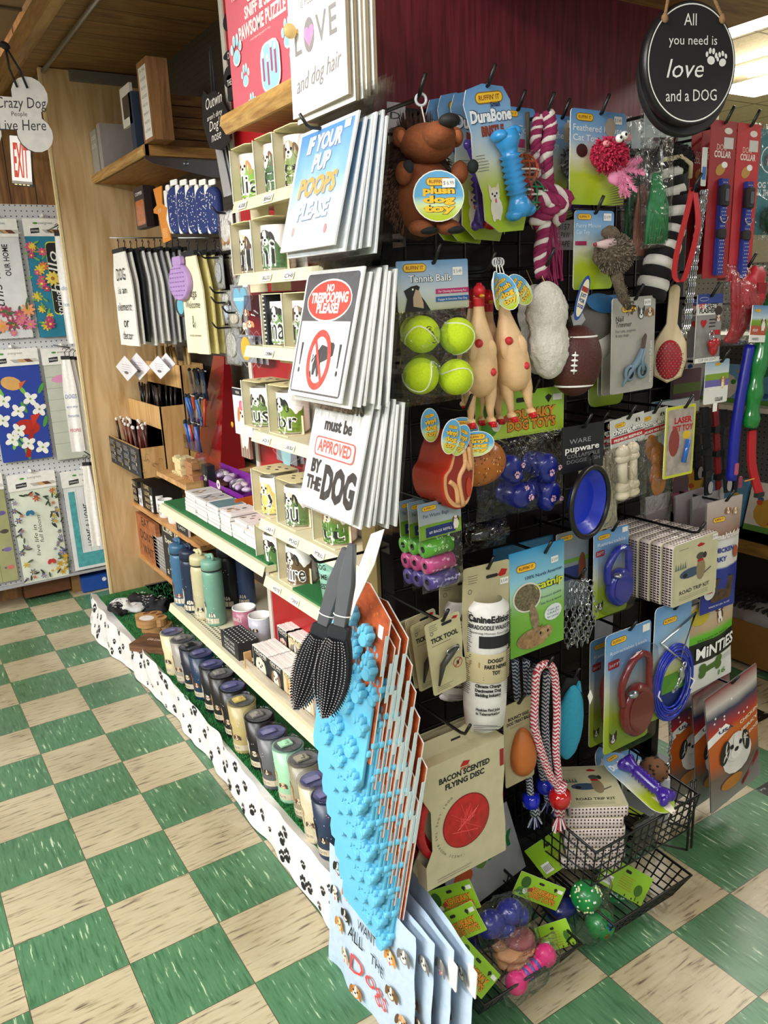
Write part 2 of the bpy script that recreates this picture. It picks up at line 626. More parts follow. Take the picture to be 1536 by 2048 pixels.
# ================================================================ THE SETTING
T=.2286
def floor_mat():
 m,nt,bs=newmat('vinyl_tile_checker')
 N=NT(nt)
 tc=N.n('TexCoord')
 sp=N.n('SeparateXYZ')
 N.l(tc.outputs['Object'],sp.inputs[0])
 X,Y=sp.outputs[0],sp.outputs[1]
 a,b=N.m('MULTIPLY',X,1/T),N.m('MULTIPLY',Y,1/T)
 ia,ib=N.m('FLOOR',a),N.m('FLOOR',b)
 par=N.m('MODULO',N.m('ADD',N.m('ADD',ia,ib),N.m('ADD',N.m('GREATER_THAN',ia,5.5),200)),2)
 def streak(sx,sy,sc,seed):
  mp=N.n('Mapping')
  mp.inputs['Scale'].default_value=(sx,sy,1)
  mp.inputs['Location'].default_value=(seed,seed*.7,0)
  cx=N.n('CombineXYZ')
  N.l(N.m('ADD',X,N.m('MULTIPLY',ia,.137)),cx.inputs[0])
  N.l(N.m('ADD',Y,N.m('MULTIPLY',ib,.211)),cx.inputs[1])
  N.l(cx.outputs[0],mp.inputs['Vector'])
  nz=N.n('TexNoise')
  nz.inputs['Scale'].default_value=sc
  nz.inputs['Detail'].default_value=3.5
  nz.inputs['Roughness'].default_value=.55
  nz.inputs['Distortion'].default_value=.25
  N.l(mp.outputs[0],nz.inputs['Vector'])
  return nz.outputs['Fac']
 dk=streak(1,9,12,3)
 cream=N.ramp(dk,[(.3,'#655a4c'),(.385,'#a3967a'),(.45,'#b8ac8d'),(.66,'#c0b598')])
 wt=streak(9,1,13,9)
 green=N.ramp(wt,[(.34,'#3c6645'),(.45,'#4c7a56'),(.625,'#578360'),(.67,'#a3bd98'),(.75,'#c3d0b4')])
 black=N.ramp(streak(3,9,9,5),[(.3,'#0d0f0f'),(.6,'#1b1e1d'),(.66,'#9a9b90')])
 eq=lambda p,q:N.m('LESS_THAN',N.m('ADD',N.m('ABSOLUTE',N.m('SUBTRACT',ia,p)),N.m('ABSOLUTE',N.m('SUBTRACT',ib,q))),.5)
 far=N.m('MAXIMUM',eq(8,-13),eq(7,-15))
 c=N.mix(far,N.mix(par,green,cream),black)
 nz=N.n('TexNoise')
 nz.inputs['Scale'].default_value=2.2
 nz.inputs['Detail'].default_value=5
 N.l(tc.outputs['Object'],nz.inputs['Vector'])
 dirt=N.ramp(nz.outputs['Fac'],[(.35,'#b5aa98'),(.55,'#ffffff')])
 mu=N.n('MixRGB',blend_type='MULTIPLY')
 mu.inputs[0].default_value=.45
 N.l(c,mu.inputs[1])
 N.l(dirt,mu.inputs[2])
 fa=N.m('ABSOLUTE',N.m('SUBTRACT',N.m('FRACT',a),.5))
 fb=N.m('ABSOLUTE',N.m('SUBTRACT',N.m('FRACT',b),.5))
 seam=N.m('GREATER_THAN',N.m('MAXIMUM',fa,fb),.4955)
 N.l(N.mix(seam,mu.outputs[0],'#4f4a38'),bs.inputs['Base Color'])
 N.l(N.m('ADD',N.m('MULTIPLY',nz.outputs['Fac'],.3),.16),bs.inputs['Roughness'])
 bp=N.n('Bump')
 bp.inputs['Strength'].default_value=.12
 bp.inputs['Distance'].default_value=.01
 N.l(nz.outputs['Fac'],bp.inputs['Height'])
 N.l(bp.outputs[0],bs.inputs['Normal'])
 return m
def peg_mat(base='#cfd0d2',pitch=.0254,hole='#3a3b3d',ax='X'):
 m,nt,bs=newmat('perforated_board')
 N=NT(nt)
 tc=N.n('TexCoord')
 sp=N.n('SeparateXYZ')
 N.l(tc.outputs['Object'],sp.inputs[0])
 u=N.m('SUBTRACT',N.m('FRACT',N.m('MULTIPLY',sp.outputs[0 if ax=='X' else 1],1/pitch)),.5)
 v=N.m('SUBTRACT',N.m('FRACT',N.m('MULTIPLY',sp.outputs[2],1/pitch)),.5)
 d=N.m('SQRT',N.m('ADD',N.m('MULTIPLY',u,u),N.m('MULTIPLY',v,v)))
 N.l(N.mix(N.m('LESS_THAN',d,.13),base,hole),bs.inputs['Base Color'])
 bs.inputs['Roughness'].default_value=.5
 return m
mb=MB()
mb.box(-5,-8,-.05,8,3,0,floor_mat())
struct('floor',mb)
def ceil_mat():
 m,nt,bs=newmat('ceiling_tile')
 N=NT(nt)
 tc=N.n('TexCoord')
 sp=N.n('SeparateXYZ')
 N.l(tc.outputs['Object'],sp.inputs[0])
 fx=N.m('FRACT',N.m('MULTIPLY',sp.outputs[0],1/.61))
 fy=N.m('FRACT',N.m('MULTIPLY',sp.outputs[1],1/1.22))
 s=N.m('MINIMUM',N.m('LESS_THAN',N.m('MINIMUM',fx,N.m('MULTIPLY',fy,2)),.03),1)
 nz=N.n('TexNoise')
 nz.inputs['Scale'].default_value=60
 N.l(tc.outputs['Object'],nz.inputs['Vector'])
 N.l(N.mix(s,N.ramp(nz.outputs['Fac'],[(.3,'#d9c9a4'),(.6,'#eadbb8')]),'#8d7f62'),bs.inputs['Base Color'])
 bs.inputs['Roughness'].default_value=.8
 return m
mb=MB()
mb.box(-5,-8,2.96,8,3,3.02,ceil_mat())
struct('ceiling',mb)
PANEL=wood('dark_wall_panelling','#7a5230','#b08350','Z',14,.5,2.,planks=8)
mb=MB()
mb.box(-5,.2,0,2.2,.26,2.98,PANEL)
struct('wall_back',mb)
mb=MB()
mb.box(2.2,2.4,0,8,2.5,2.98,M('#9d9a8a',.7))
mb.box(2.2,.2,0,2.26,2.4,2.98,M('#9d9a8a',.7))
struct('wall_far',mb)
mb=MB()
mb.box(7.4,-8,0,7.5,2.4,2.98,M('#a09a86',.7))
struct('wall_right',mb)
mb=MB()
mb.box(-5,-8,0,-4.9,3,2.98,M('#b9b3a2',.7))
struct('wall_left',mb)
TUBE=M('#fff6e2',.4,em=14.)
for i,(x,y,wx,wy)in enumerate([(-1.5,-3.2,.3,2.4),(3.1,-4.6,.3,1.25),(3.55,-1.25,.3,1.25),(5.0,-1.25,.3,1.25),(-.9,-.9,1.2,.3)]):
 mb=MB()
 mb.box(x-wx/2-.03,y-wy/2-.03,2.942,x+wx/2+.03,y+wy/2+.03,2.96,M('#e8e4d8',.5))
 o=mb.build('ceiling_light')
 tag(o,['long fluorescent ceiling light over the left aisle','ceiling light over the right-hand aisle near the camera','ceiling light seen beyond the round black sign','ceiling light furthest along the right-hand side','small ceiling light in front of the panelled wall'][i],'ceiling light')
 for q in(-.07,.07):
  mb=MB()
  if wy>wx:
   mb.tube([(x+q,y-wy/2,2.93),(x+q,y+wy/2,2.93)],.013,TUBE,8)
  else:
   mb.tube([(x-wx/2,y+q,2.93),(x+wx/2,y+q,2.93)],.013,TUBE,8)
  c=mb.build('tube_lamp',o)
 if i in(2,3):
  mb=MB()
  mb.box(x-wx/2,y-wy/2,2.80,x+wx/2,y+wy/2,2.85,M('#fff6e6',.4,em=9.))
  mb.box(x-.01,y-.4,2.85,x+.01,y-.38,2.95,WHITE)
  mb.box(x-.01,y+.38,2.85,x+.01,y+.4,2.95,WHITE)
  mb.build('diffuser',o)
# ---- back pegboard wall with legs
mb=MB()
mb.box(-1.2,.05,.12,.9,.08,2.05,peg_mat())
mb.box(-1.2,.03,.115,.9,.09,.13,M('#a8a9ab',.5))
o=mb.build('pegboard_panel')
tag(o,'grey pegboard panel on the back wall carrying floor mats and towels','pegboard')
for x in(-.6,.245,.8):
 mb=MB()
 mb.box(x,.08,0,x+.045,.13,.12,M('#8a6638',.6))
 mb.build('leg',o)
mb=MB()
mb.box(.29,.03,.005,.56,.2,.085,M('#17479a',.5))
mb.flat(circ(.41,.06,.012),M('#d8dbe0',.4),y=.0295)
tag(mb.build('storage_box'),'flat blue box pushed under the grey pegboard','box')
mb=MB()
mb.box(.0,.1,.02,.24,.18,.11,M('#6b3f22',.6))
tag(mb.build('base_board'),'dark brown base board under the grey pegboard','board')
# ---- plywood end panel, canopy
mb=MB()
mb.box(.335,-.48,0,.82,-.46,2.545,PLY)
mb.box(.326,-.483,0,.336,-.457,2.545,M('#e6cf9c',.5))
o=mb.build('plywood_panel')
tag(o,'tall pale plywood end panel at the far end of the display','panel')
mb=MB()
mb.box(.45,-.5,2.5,.82,-.48,2.545,M('#77706a',.5))
mb.build('top_rail',o)
mb=MB()
mb.box(.26,-2.9,2.55,1.5,.19,2.575,wood('canopy_boards','#6e4d2b','#94703f','X',20,.5,2.,planks=7))
tag(mb.build('canopy'),'plank canopy over the left side of the display','canopy')
mb=MB()
mb.box(.205,-2.9,2.52,.235,.19,2.6,wood('trim_wood','#8d6c3e','#b08d58','Y',20,.4))
mb.box(.235,-2.9,2.54,.262,.19,2.6,wood('trim_wood','#8d6c3e','#b08d58','Y',20,.4))
tag(mb.build('canopy_trim'),'moulded wooden trim along the canopy edge','trim')
mb=MB()
mb.tube([(.345,-2.8,2.53),(.345,.15,2.53)],.009,M('#9a958a',.35,.7),10)
mb.tube([(.345,-.46,2.53),(.345,-.46,2.545)],.016,M('#9a958a',.35,.7),8)
tag(mb.build('conduit_pipe'),'thin grey metal pipe running under the plank canopy','pipe')
mb=MB()
mb.box(-2.6,-2.8,2.62,.2,.19,2.64,M('#8d7150',.6,sc=3,var=.12))
for y in(-1.9,-.95):
 mb.box(-2.6,y,2.612,.2,y+.02,2.62,M('#5a4632',.6))
tag(mb.build('soffit_panel'),'flat tan soffit panel at the top left beside the canopy trim','panel')
# ---- gondola core: back board, red column, endcap wall
mb=MB()
mb.box(.8,-2.1,.1,.83,-.46,2.55,peg_mat('#4a4640',.0254,'#15130f','Y'))
tag(mb.build('gondola_back_board'),'dark perforated back board behind the left shelves','board')
REDP=M('#a60f16',.42,var=.05,sc=8)
mb=MB()
mb.box(.5,-2.97,.15,.52,-2.08,2.5,REDP)
mb.box(.52,-2.1,.15,.8,-2.08,2.5,REDP)
tag(mb.build('red_display_column'),'glossy red board column behind the boxed mugs','board')
def maroon():
 m,nt,bs=newmat('maroon_painted_board')
 N=NT(nt)
 tc=N.n('TexCoord')
 mp=N.n('Mapping')
 mp.inputs['Scale'].default_value=(1,1,.08)
 N.l(tc.outputs['Object'],mp.inputs['Vector'])
 nz=N.n('TexNoise')
 nz.inputs['Scale'].default_value=90
 nz.inputs['Detail'].default_value=4
 N.l(mp.outputs[0],nz.inputs['Vector'])
 N.l(N.ramp(nz.outputs['Fac'],[(.35,'#551620'),(.65,'#742632')]),bs.inputs['Base Color'])
 bs.inputs['Roughness'].default_value=.36
 bp=N.n('Bump')
 bp.inputs['Strength'].default_value=.25
 bp.inputs['Distance'].default_value=.002
 N.l(nz.outputs['Fac'],bp.inputs['Height'])
 N.l(bp.outputs[0],bs.inputs['Normal'])
 return m
mb=MB()
mb.box(.345,-3.02,1.86,1.3,-3.0,2.5,maroon())
mb.box(.345,-3.02,.05,1.3,-3.0,1.86,M('#1c0a0d',.55))
mb.box(.345,-3.0,.05,.365,-2.985,2.5,M('#24100f',.6))
o=mb.build('end_board')
tag(o,'maroon painted end board behind the black grid of pet toys','board')
mb=MB()
mb.box(.345,-3.06,.05,.375,-3.02,1.86,M('#0c0b0c',.4))
mb.box(1.27,-3.06,.05,1.3,-3.02,1.86,M('#0c0b0c',.4))
o=mb.build('wire_grid')
tag(o,'black wire grid panel holding the pet toy hooks','grid panel')
mb=MB()
for i in range(25):
 z=.1+.0735*i
 mb.tube([(.34,-3.045,z),(1.29,-3.045,z)],.0035 if i<24 else.008,HOOK,5)
mb.build('horizontal_wires',o)
mb=MB()
for i in range(13):
 x=.36+.0762*i
 mb.tube([(x,-3.052,.08),(x,-3.052,1.865)],.003,HOOK,5)
mb.build('vertical_wires',o)
mb=MB()
mb.box(.385,-3.10,0,1.3,-3.065,.16,M('#101012',.35))
mb.box(.385,-3.12,.16,1.3,-3.065,.175,M('#1c1c1f',.3))
tag(mb.build('end_base_box'),'black base box under the grid panel of pet toys','base')
mb=MB()
mb.box(.55,-4.3,2.17,1.5,-2.98,2.22,OAKX)
tag(mb.build('end_canopy'),'wooden canopy board over the end of the display','canopy')
mb=MB()
mb.box(1.83,-2.42,1.6,2.25,-2.4,2.95,M('#7b8e86',.35,sc=3))
mb.box(2.25,-2.425,1.6,2.28,-2.395,2.95,M('#e9e2c0',.35))
tag(mb.build('mirror_panel'),'grey green mirror panel with pale edge strip behind round black sign','mirror')
# ---- left shelving, all fronts in the plane x = FX
FX=.34
SH=M('#dcd6b4',.4,.0,.03)
def perf_mat():
 m,nt,bs=newmat('perforated_cream_shelf')
 N=NT(nt)
 tc=N.n('TexCoord')
 sp=N.n('SeparateXYZ')
 N.l(tc.outputs['Object'],sp.inputs[0])
 u=N.m('SUBTRACT',N.m('FRACT',N.m('MULTIPLY',sp.outputs[0],1/.017)),.5)
 v=N.m('SUBTRACT',N.m('FRACT',N.m('MULTIPLY',sp.outputs[1],1/.017)),.5)
 d=N.m('SQRT',N.m('ADD',N.m('MULTIPLY',u,u),N.m('MULTIPLY',v,v)))
 hole=N.m('MULTIPLY',N.m('LESS_THAN',d,.3),N.m('LESS_THAN',sp.outputs[0],FX+.062))
 hole=N.m('MULTIPLY',hole,N.m('GREATER_THAN',sp.outputs[0],FX+.012))
 N.l(N.mix(hole,'#ddd8ba','#3a372b'),bs.inputs['Base Color'])
 bs.inputs['Roughness'].default_value=.4
 return m
PERF=perf_mat()
def metal_shelf(z,y0,y1,x1,label,tags,strip=.028,perf=False):
 mb=MB()
 mb.box(FX,y0,z-.018,x1,y1,z,PERF if perf else SH)
 o=mb.build('metal_shelf')
 tag(o,label,'shelf')
 mb=MB()
 mb.add([(FX-.003,y0,z),(FX-.003,y1,z),(FX-.013,y1,z-strip),(FX-.013,y0,z-strip)],[(0,1,2,3)],M('#e9e3bd',.35))
 mb.add([(FX,y0,z),(FX,y1,z),(FX-.003,y1,z),(FX-.003,y0,z)],[(0,1,2,3)],SH)
 mb.build('price_channel',o)
 for i,(y,t)in enumerate(tags):
  mb=MB()
  mb.rc(-.026,-.009,.026,.009,M('#fbfaf0',.5),y=0)
  mb.text(t,0,-.005,.009,INK,w=.042,bold=.02,sh=.2)
  c=mb.build('price_label',o,(FX-.0117,y,z-strip/2-.001),rz=LEFT,rx=0)
  c.rotation_euler=(R(-20),0,LEFT)
 return o
YL,YR=-2.445,-3.0
metal_shelf(1.786,YR,YL,.5,'uppermost cream metal shelf, just under the wooden one',[(-2.51,'AUSSIE'),(-2.66,'BEAGLE')])
metal_shelf(1.612,YR,YL,.5,'cream metal shelf second from the wooden one, with bulldog mug',[(-2.62,'BULLDOG'),(-2.74,'CHI')])
metal_shelf(1.432,YR,YL,.5,'cream metal shelf beside the stemless wine glass',[(-2.6,'DOBERMAN')])
metal_shelf(1.207,YR,YL,.5,'cream metal shelf under the terrier and labrador mugs',[(-2.54,'JACK R'),(-2.68,'LAB BLK')])
metal_shelf(.960,YR,YL,.5,'cream metal shelf under the yellow labrador mug',[(-2.52,'LAB Y'),(-2.66,'PUG'),(-2.8,'PITBULL')])
metal_shelf(.790,YR,YL,.5,'cream metal shelf under the yorkie mug',[(-2.53,'WESTIE'),(-2.64,'YORKIE')])
metal_shelf(.815,YL+.0,-1.50,.62,'long cream metal shelf carrying the coaster stacks',[])
metal_shelf(.400,-3.0,-1.47,.72,'long perforated cream shelf under the drink bottles',[],perf=True)
mb=MB()
mb.box(.35,-2.44,.815,.6,-1.5,.822,M('#1f6b35',.9,bump=.8,sc=200))
tag(mb.build('turf_runner'),'green turf strip lining the long coaster shelf','turf',kind='stuff')
mb=MB()
mb.box(.345,-2.99,.79,.49,-2.6,.797,M('#1f6b35',.9,bump=.8,sc=200))
tag(mb.build('turf_runner'),'green turf strip under the yorkie mug','turf',kind='stuff')
mb=MB()
mb.box(.34,-3.0,1.955,.5,-2.43,1.975,OAKX)
mb.prism([(.322,1.966),(.326,1.985),(.345,1.985),(.345,1.945),(.336,1.945)],-3.0,-2.43,OAK)
tag(mb.build('wooden_shelf'),'oak shelf with moulded edge under the puzzle box','shelf')
mb=MB()
mb.box(.495,-2.1,0,.5,-2.075,2.5,M('#d5d0c4',.4))
mb.box(.5,-2.075,.15,.52,-2.07,2.5,M('#7d0d12',.4))
tag(mb.build('shelf_upright'),'pale slotted upright at the edge of the red column','upright')
mb=MB()
mb.box(.333,-3.058,.1,.342,-3.003,2.3,M('#6f6038',.45))
tag(mb.build('corner_post'),'olive brown corner post beside the grid panel','post')
mb=MB()
mb.box(.5,-1.5,0,.8,-.46,.15,M('#55504a',.6))
mb.box(.27,-3.0,0,.8,-.5,.139,M('#4b4a46',.6))
tag(mb.build('base_deck'),'low base deck under the green turf','base')
def turf():
 m,nt,bs=newmat('artificial_turf')
 N=NT(nt)
 tc=N.n('TexCoord')
 nz=N.n('TexNoise')
 nz.inputs['Scale'].default_value=160
 N.l(tc.outputs['Object'],nz.inputs['Vector'])
 N.l(N.ramp(nz.outputs['Fac'],[(.3,'#0c3a1a'),(.7,'#2c8a44')]),bs.inputs['Base Color'])
 bs.inputs['Roughness'].default_value=.6
 return m
mb=MB()
TF=turf()
mb.box(.262,-3.0,.14,.8,-.5,.15,TF)
G2=[M('#1d6a33',.6),M('#2f8f4a',.6),M('#124a22',.6)]
rnd=random.Random(3)
for i in range(15000):
 y=-3.03+2.5*rnd.random()
 x=.262+rnd.random()**1.5*.2
 if y>-1.5:
  x=.262+rnd.random()*.4
 a=rnd.random()*6.3
 h=.008+.008*rnd.random()
 dx,dy=.0015*math.cos(a),.0015*math.sin(a)
 bx,by=(rnd.random()-.5)*.012,(rnd.random()-.5)*.012
 mb.add([(x-dx,y-dy,.149),(x+dx,y+dy,.149),(x+bx,y+by,.149+h)],[(0,1,2)],G2[i%3])
tag(mb.build('turf_deck'),'green artificial turf covering the low deck under the tumblers','turf',kind='stuff')
# ---- paw print fabric skirt
CL=M('#eceae8',.8,bump=.3,sc=60)
mb=MB()
def skx(y):
 t=max(0,min(1,(-.5-y)/2.55))
 return.247-.012*math.sin(t*9)
def skirt(u,v):
 y=-3.05+u*2.6
 t=1-u
 top=.158+.006*math.sin(t*23)+.004*math.sin(t*61)
 z=top*v
 flare=(1-v)
 x=skx(y)-.006*flare+.004*flare*math.sin(t*31+1)+.004*math.sin(t*57+v*3)*flare+.003*math.sin(t*97+v*2)
 if y>-1.15:
  k=(y+1.15)/.7
  x-=.05*math.sin(min(1,k)*PI*.5)*(.4+.6*flare)*(1 if k<.8 else(1.3-k)/.5)
 x+=.006*noise.noise(Vector((u*30,v*3,1)))
 return(x,y,max(.004,z))
mb.grid(skirt,260,10,CL)
mb.grid(lambda a,b:(skirt(a,1)[0]+b*(.263-skirt(a,1)[0]),skirt(a,1)[1],skirt(a,1)[2]+b*(.148-skirt(a,1)[2])),260,1,CL)
mb.W=None
PB=M('#161616',.8)
def onskirt(p):
 u,v=p.x,p.z
 q=skirt(max(0,min(1,u)),max(.0,min(1,v)))
 return(q[0]-.0022,q[1],q[2])
mb.W=onskirt
rs=random.Random(5)
k=0
for i in range(40):
 for j in range(2):
  u=(i+.5)/40+rs.uniform(-.008,.008)
  v=(j+.5)/2+rs.uniform(-.14,.14)+(.12 if i%2 else-.12)
  if v<.1 or v>.95:
   continue
  r=rs.choice([.009,.014,.019,.022])
  for a,b,rx,rz in[(0,-.35,.62,.5),(-.72,.28,.22,.33),(-.27,.72,.23,.36),(.27,.72,.23,.36),(.72,.28,.22,.33)]:
   rot=rs.uniform(-.1,.1)
   pts=[((u-px*r/2.6),v+pz*r/.158)for px,pz in circ(a,b,rx,rz,9)]
   mb.add([(p[0],0,p[1])for p in pts],[tuple(range(9))],PB)
mb.W=None
tag(mb.build('fabric_skirt'),'white cloth skirt with black paw prints along the turf deck','cloth')
# ---- wood corner shelf on the plywood panel
mb=MB()
mb.box(.51,-1.262,2.085,.8,-.482,2.108,wood('corner_shelf_board','#8f5f2f','#b7803f','Y',24,.4))
mb.prism([(.493,2.09),(.49,2.105),(.497,2.122),(.515,2.122),(.515,2.085),(.5,2.085)],-1.268,-.482,OAK)
mb.T=Matrix.Translation((0,0,0))
mb.box(.5,-1.268,2.085,.8,-1.262,2.122,OAKX)
o=mb.build('corner_shelf')
tag(o,'brown wooden corner shelf fixed to the plywood panel','shelf')
mb=MB()
mb.prism([(.5,2.085),(.8,2.085),(.8,2.02),(.76,2.02),(.53,2.06),(.5,2.075)],-1.25,-1.245,STEEL)
mb.lathe([(.008,-1.257),(.008,-1.25)],STEEL,10,(.66,0,2.065),'Y')
mb.build('bracket',o,label='bright metal bracket')
for z,y1,lab in((.60,-1.45,'upper pine shelf beside the plywood panel, under the white mugs'),(.325,-1.42,'lower pine shelf beside the plywood panel, under the carved signs')):
 mb=MB()
 mb.box(.49,y1,z-.022,.8,-.482,z,wood('pine_shelf','#b97f45','#dfab70','Y',20,.45))
 tag(mb.build('pine_shelf'),lab,'shelf')
mb=MB()
mb.box(.43,-1.53,.855,.8,-1.17,.875,PINE)
mb.box(.43,-1.535,.85,.8,-1.53,.885,PINE)
tag(mb.build('pine_shelf'),'small pine shelf under the carved wooden cat and dog','shelf')
# ================================================================ GOODS ON THE LEFT SIDE
def cyl(Rr,z0=0.):
 def W(p):
  a=p.x/Rr
  r=Rr-p.y
  return(r*math.sin(a),-r*math.cos(a),p.z)
 return W
CER=M('#f4f2ee',.15,coat=.5,var=.02)
def mug_scene(mb,style,h,Rr):
 c1,c2,bg,word,dz=style
 g=M(bg,.5)
 mb.W=cyl(Rr)
 n=26
 tp=lambda i:h*(.62+.12*math.sin(i*.5)+.03*math.sin(i*1.7))
 for i in range(n):
  a,b=-Rr*1.5+Rr*3*i/n,-Rr*1.5+Rr*3*(i+1)/n
  mb.flat([(a,h*.04),(b,h*.04),(b,tp(i+1)),(a,tp(i))],g,-.0004)
  mb.flat([(a,h*.04),(b,h*.04),(b,tp(i+3)*.5),(a,tp(i+2)*.5)],M(bg,.6,var=.5,sc=120),-.00045)
 mb.dog(dz,h*.70,h*.23,c1,c2)
 th=h*(.56 if len(word)<3 else.42)
 mb.text(word,0,h*.12,th,M('#f5f3ee',.6),w=Rr*(2.1 if len(word)>2 else 1.3),bold=.05)
 mb.text(word,0,h*.135,th*.93,INK,w=Rr*(2.02 if len(word)>2 else 1.24),bold=.0)
 mb.W=None
def mug_body(mb,Rr=.042,h=.105,mat=CER):
 mb.lathe([(0,.002),(Rr*.85,0),(Rr,.008),(Rr,h),(Rr-.004,h),(Rr-.004,.01),(0,.008)],mat,28)
 pts=[(Rr*.95,.0,h*.82),(Rr+.018,0,h*.84),(Rr+.03,0,h*.6),(Rr+.028,0,h*.35),(Rr+.012,0,h*.2),(Rr*.95,0,h*.2)]
 return pts
def boxed_mug(u,v,z,style,label,X=FX+.058):
 y=onX(u,v,X).y
 t=thing('boxed_mug',label,'mug',(X,y,z),LEFT,group='boxed photo mugs on the cream shelves')
 mb=MB()
 pts=mug_body(mb)
 mb.tube([(-p[0]*.6,p[0]*.8,p[2])for p in pts],.006,CER,8)
 mug_scene(mb,style,.105,.042)
 m=mb.build('mug',t)
 m.location=(0,0,.004)
 m.rotation_euler=(0,0,R(16))
 mb=MB()
 KB=M('#d9cfae',.6,var=.04)
 mb.box(-.060,-.046,0,.052,.05,.002,KB)
 mb.box(-.060,-.046,0,-.058,.05,.126,KB)
 mb.box(-.060,.05,0,.052,.052,.126,M('#c7c4be',.6))
 mb.prism([(-.06,-.046),(.052,-.046),(.052,.05),(-.06,.05)],0,.002,KB)
 top=[(-.06,.126,-.03)]
 pts=[(-.06,.05),(-.06,-.035),(-.045,-.046),(.04,-.046),(.052,-.035),(.052,.05)]
 mb.add([(a,b,.126)for a,b in pts]+[(a,b,.128)for a,b in pts],[tuple(range(6)),tuple(range(11,5,-1))]+[(i,(i+1)%6,6+(i+1)%6,6+i)for i in range(6)],M('#e3d9a6',.55))
 for a,b in((-.03,.0),(-.005,-.015),(.02,0),(-.005,.02),(.03,.025)):
  q=circ(a,b,.008,.005)
  mb.add([(x,y_,.1284)for x,y_ in q],[tuple(range(len(q)))],M('#4c4637',.6))
 mb.tube([(-.057,-.046,.0),(-.057,-.046,.127)],.001,WHITE,4)
 mb.build('carton',t)
 return t
boxed_mug(512,320,1.786,('#e9dccb','#c98a4b','#7fae2b','alia',-.004),'photo mug of brown and white dog lettered alia, top mug shelf')
boxed_mug(562,300,1.786,('#f2efe8','#7c5236','#44663c','e',-.012),'photo mug with tall beagle and large letter e, top mug shelf')
boxed_mug(603,280,1.786,('#b4a07a','#6c5236','#7c8f4c','g',0),'boxed photo mug half hidden behind the love sign, top mug shelf')
boxed_mug(512,492,1.612,('#e0c494','#5a3a22','#3e3424','ull',-.006),'photo mug of a fawn bulldog lettered ull, second mug shelf')
boxed_mug(556,480,1.612,('#3a3636','#221f1f','#4c7040','hi',0),'photo mug of a small dark dog on green, second mug shelf')
boxed_mug(574,625,1.432,('#2b2624','#141212','#6c8f50','ma',0),'photo mug of a black and tan dog lettered ma, behind trespooping sign')
boxed_mug(620,620,1.432,('#8c6f4e','#4a3626','#5c7a3e','n',0),'boxed photo mug behind the trespooping sign, right of the ma mug')
boxed_mug(533,815,1.207,('#f0ece2','#2c2620','#6a8446','Rus',.006),'photo mug of white terrier with black patch lettered Rus')
boxed_mug(588,838,1.207,('#1b1b1d','#101012','#6f8c2c','abr',-.004),'photo mug of black labrador with pink tongue lettered abr')
boxed_mug(551,980,.960,('#eedb9c','#d9b560','#e0c46a','O',0),'photo mug of yellow labrador puppy with big letter O')
boxed_mug(602,1010,.960,('#d8c7a6','#221d1b','#64804a','pu',0),'photo mug of a pug on grass, next to the yellow labrador mug')
boxed_mug(680,1052,.960,('#c9a878','#8a6238','#4f7d2b','itt',0),'photo mug lettered itt, peeking out below the approved by dog sign')
boxed_mug(558,1110,.790,('#3a2f28','#1e1815','#48703a','V',0),'photo mug with big letter V on green grass, lowest mug shelf')
boxed_mug(605,1142,.790,('#57534f','#2b2724','#6a5236','shire',0),'photo mug of two yorkshire terriers lettered shire, lowest mug shelf')
p=onX(668,1165,FX+.045)
mb=MB()
MINT=M('#9fd3c2',.35)
mb.lathe([(0,.0),(.03,0),(.043,.15),(.04,.152),(.03,.02)],MINT,26)
mb.lathe([(.0,.135),(.04,.135)],M('#14201e',.5),20)
mb.W=lambda p:cyl(.037+.012*p.z/.15)(p)
for i,s in enumerate(('THE DOG','KISSES ME','THE BEST')):
 mb.text(s,0,.1-.026*i,.014,INK,w=.06,bold=.02)
mb.W=None
tag(mb.build('drink_cup',None,(FX+.045,p.y,.797),LEFT),'mint green cup lettered dog kisses, right of the yorkie mug','cup')
p=onX(520,625,.42)
t=thing('wine_glass','stemless clear wine glass printed with cartoon dogs beside boxed mugs','glass',(.42,onX(520,625,.42).y,1.434),LEFT)
mb=MB()
mb.lathe([(0,0),(.028,0),(.046,.03),(.048,.06),(.04,.125),(.038,.125),(.046,.06),(.044,.032),(.026,.004),(0,.004)],CLEAR,26)
mb.build('bowl',t)
mb=MB()
mb.W=cyl(.0485)
for a,b,c in((-.02,.085,'#d9b08a'),(.012,.08,'#8c5a34'),(-.028,.05,'#b98352'),(.0,.045,'#efe3d0'),(.024,.05,'#c98f55')):
 mb.dog(a,b,.012,c,c,body=False)
mb.text('MY DOGS',-.02,.108,.009,WHITE,w=.03)
mb.W=None
mb.build('print',t)
mb=MB()
mb.box(-.014,-.04,0,.014,.05,.13,M('#23242c',.5))
for i in range(12):
 mb.rc(-.012,.008+i*.01,.012*(.2+.8*random.random()),.012+i*.01,M('#d8d8d8',.6),y=-.0405)
tag(mb.build('slim_box',None,(FX+.06,onX(543,625,.38).y,1.434),LEFT),'slim dark box with white print beside the wine glass','box')
y0,y1=onX(468,220,.36).y,onX(592,160,.36).y
cy,wd=(y0+y1)/2-.03,(y0-y1)+.06
mb=MB()
PK=M('#e0707f',.35,sc=8)
hh=.26
mb.box(-wd/2,0,0,wd/2,.06,hh,PK)
mb.box(-wd/2-.001,.003,.001,-wd/2,.058,hh,M('#f4f1ee',.5))
LB=M('#a8dcea',.5)
WP=M('#f6f1ee',.5)
mb.text('SNIFF & SEEK',-.01,.185,.024,WP,w=.17,bold=.035)
mb.text('PAWSOME PUZZLE',-.01,.148,.028,WP,w=.25,bold=.035)
mb.text('a treat dispensing puzzle for dogs',-.02,.135,.005,WP,w=.11)
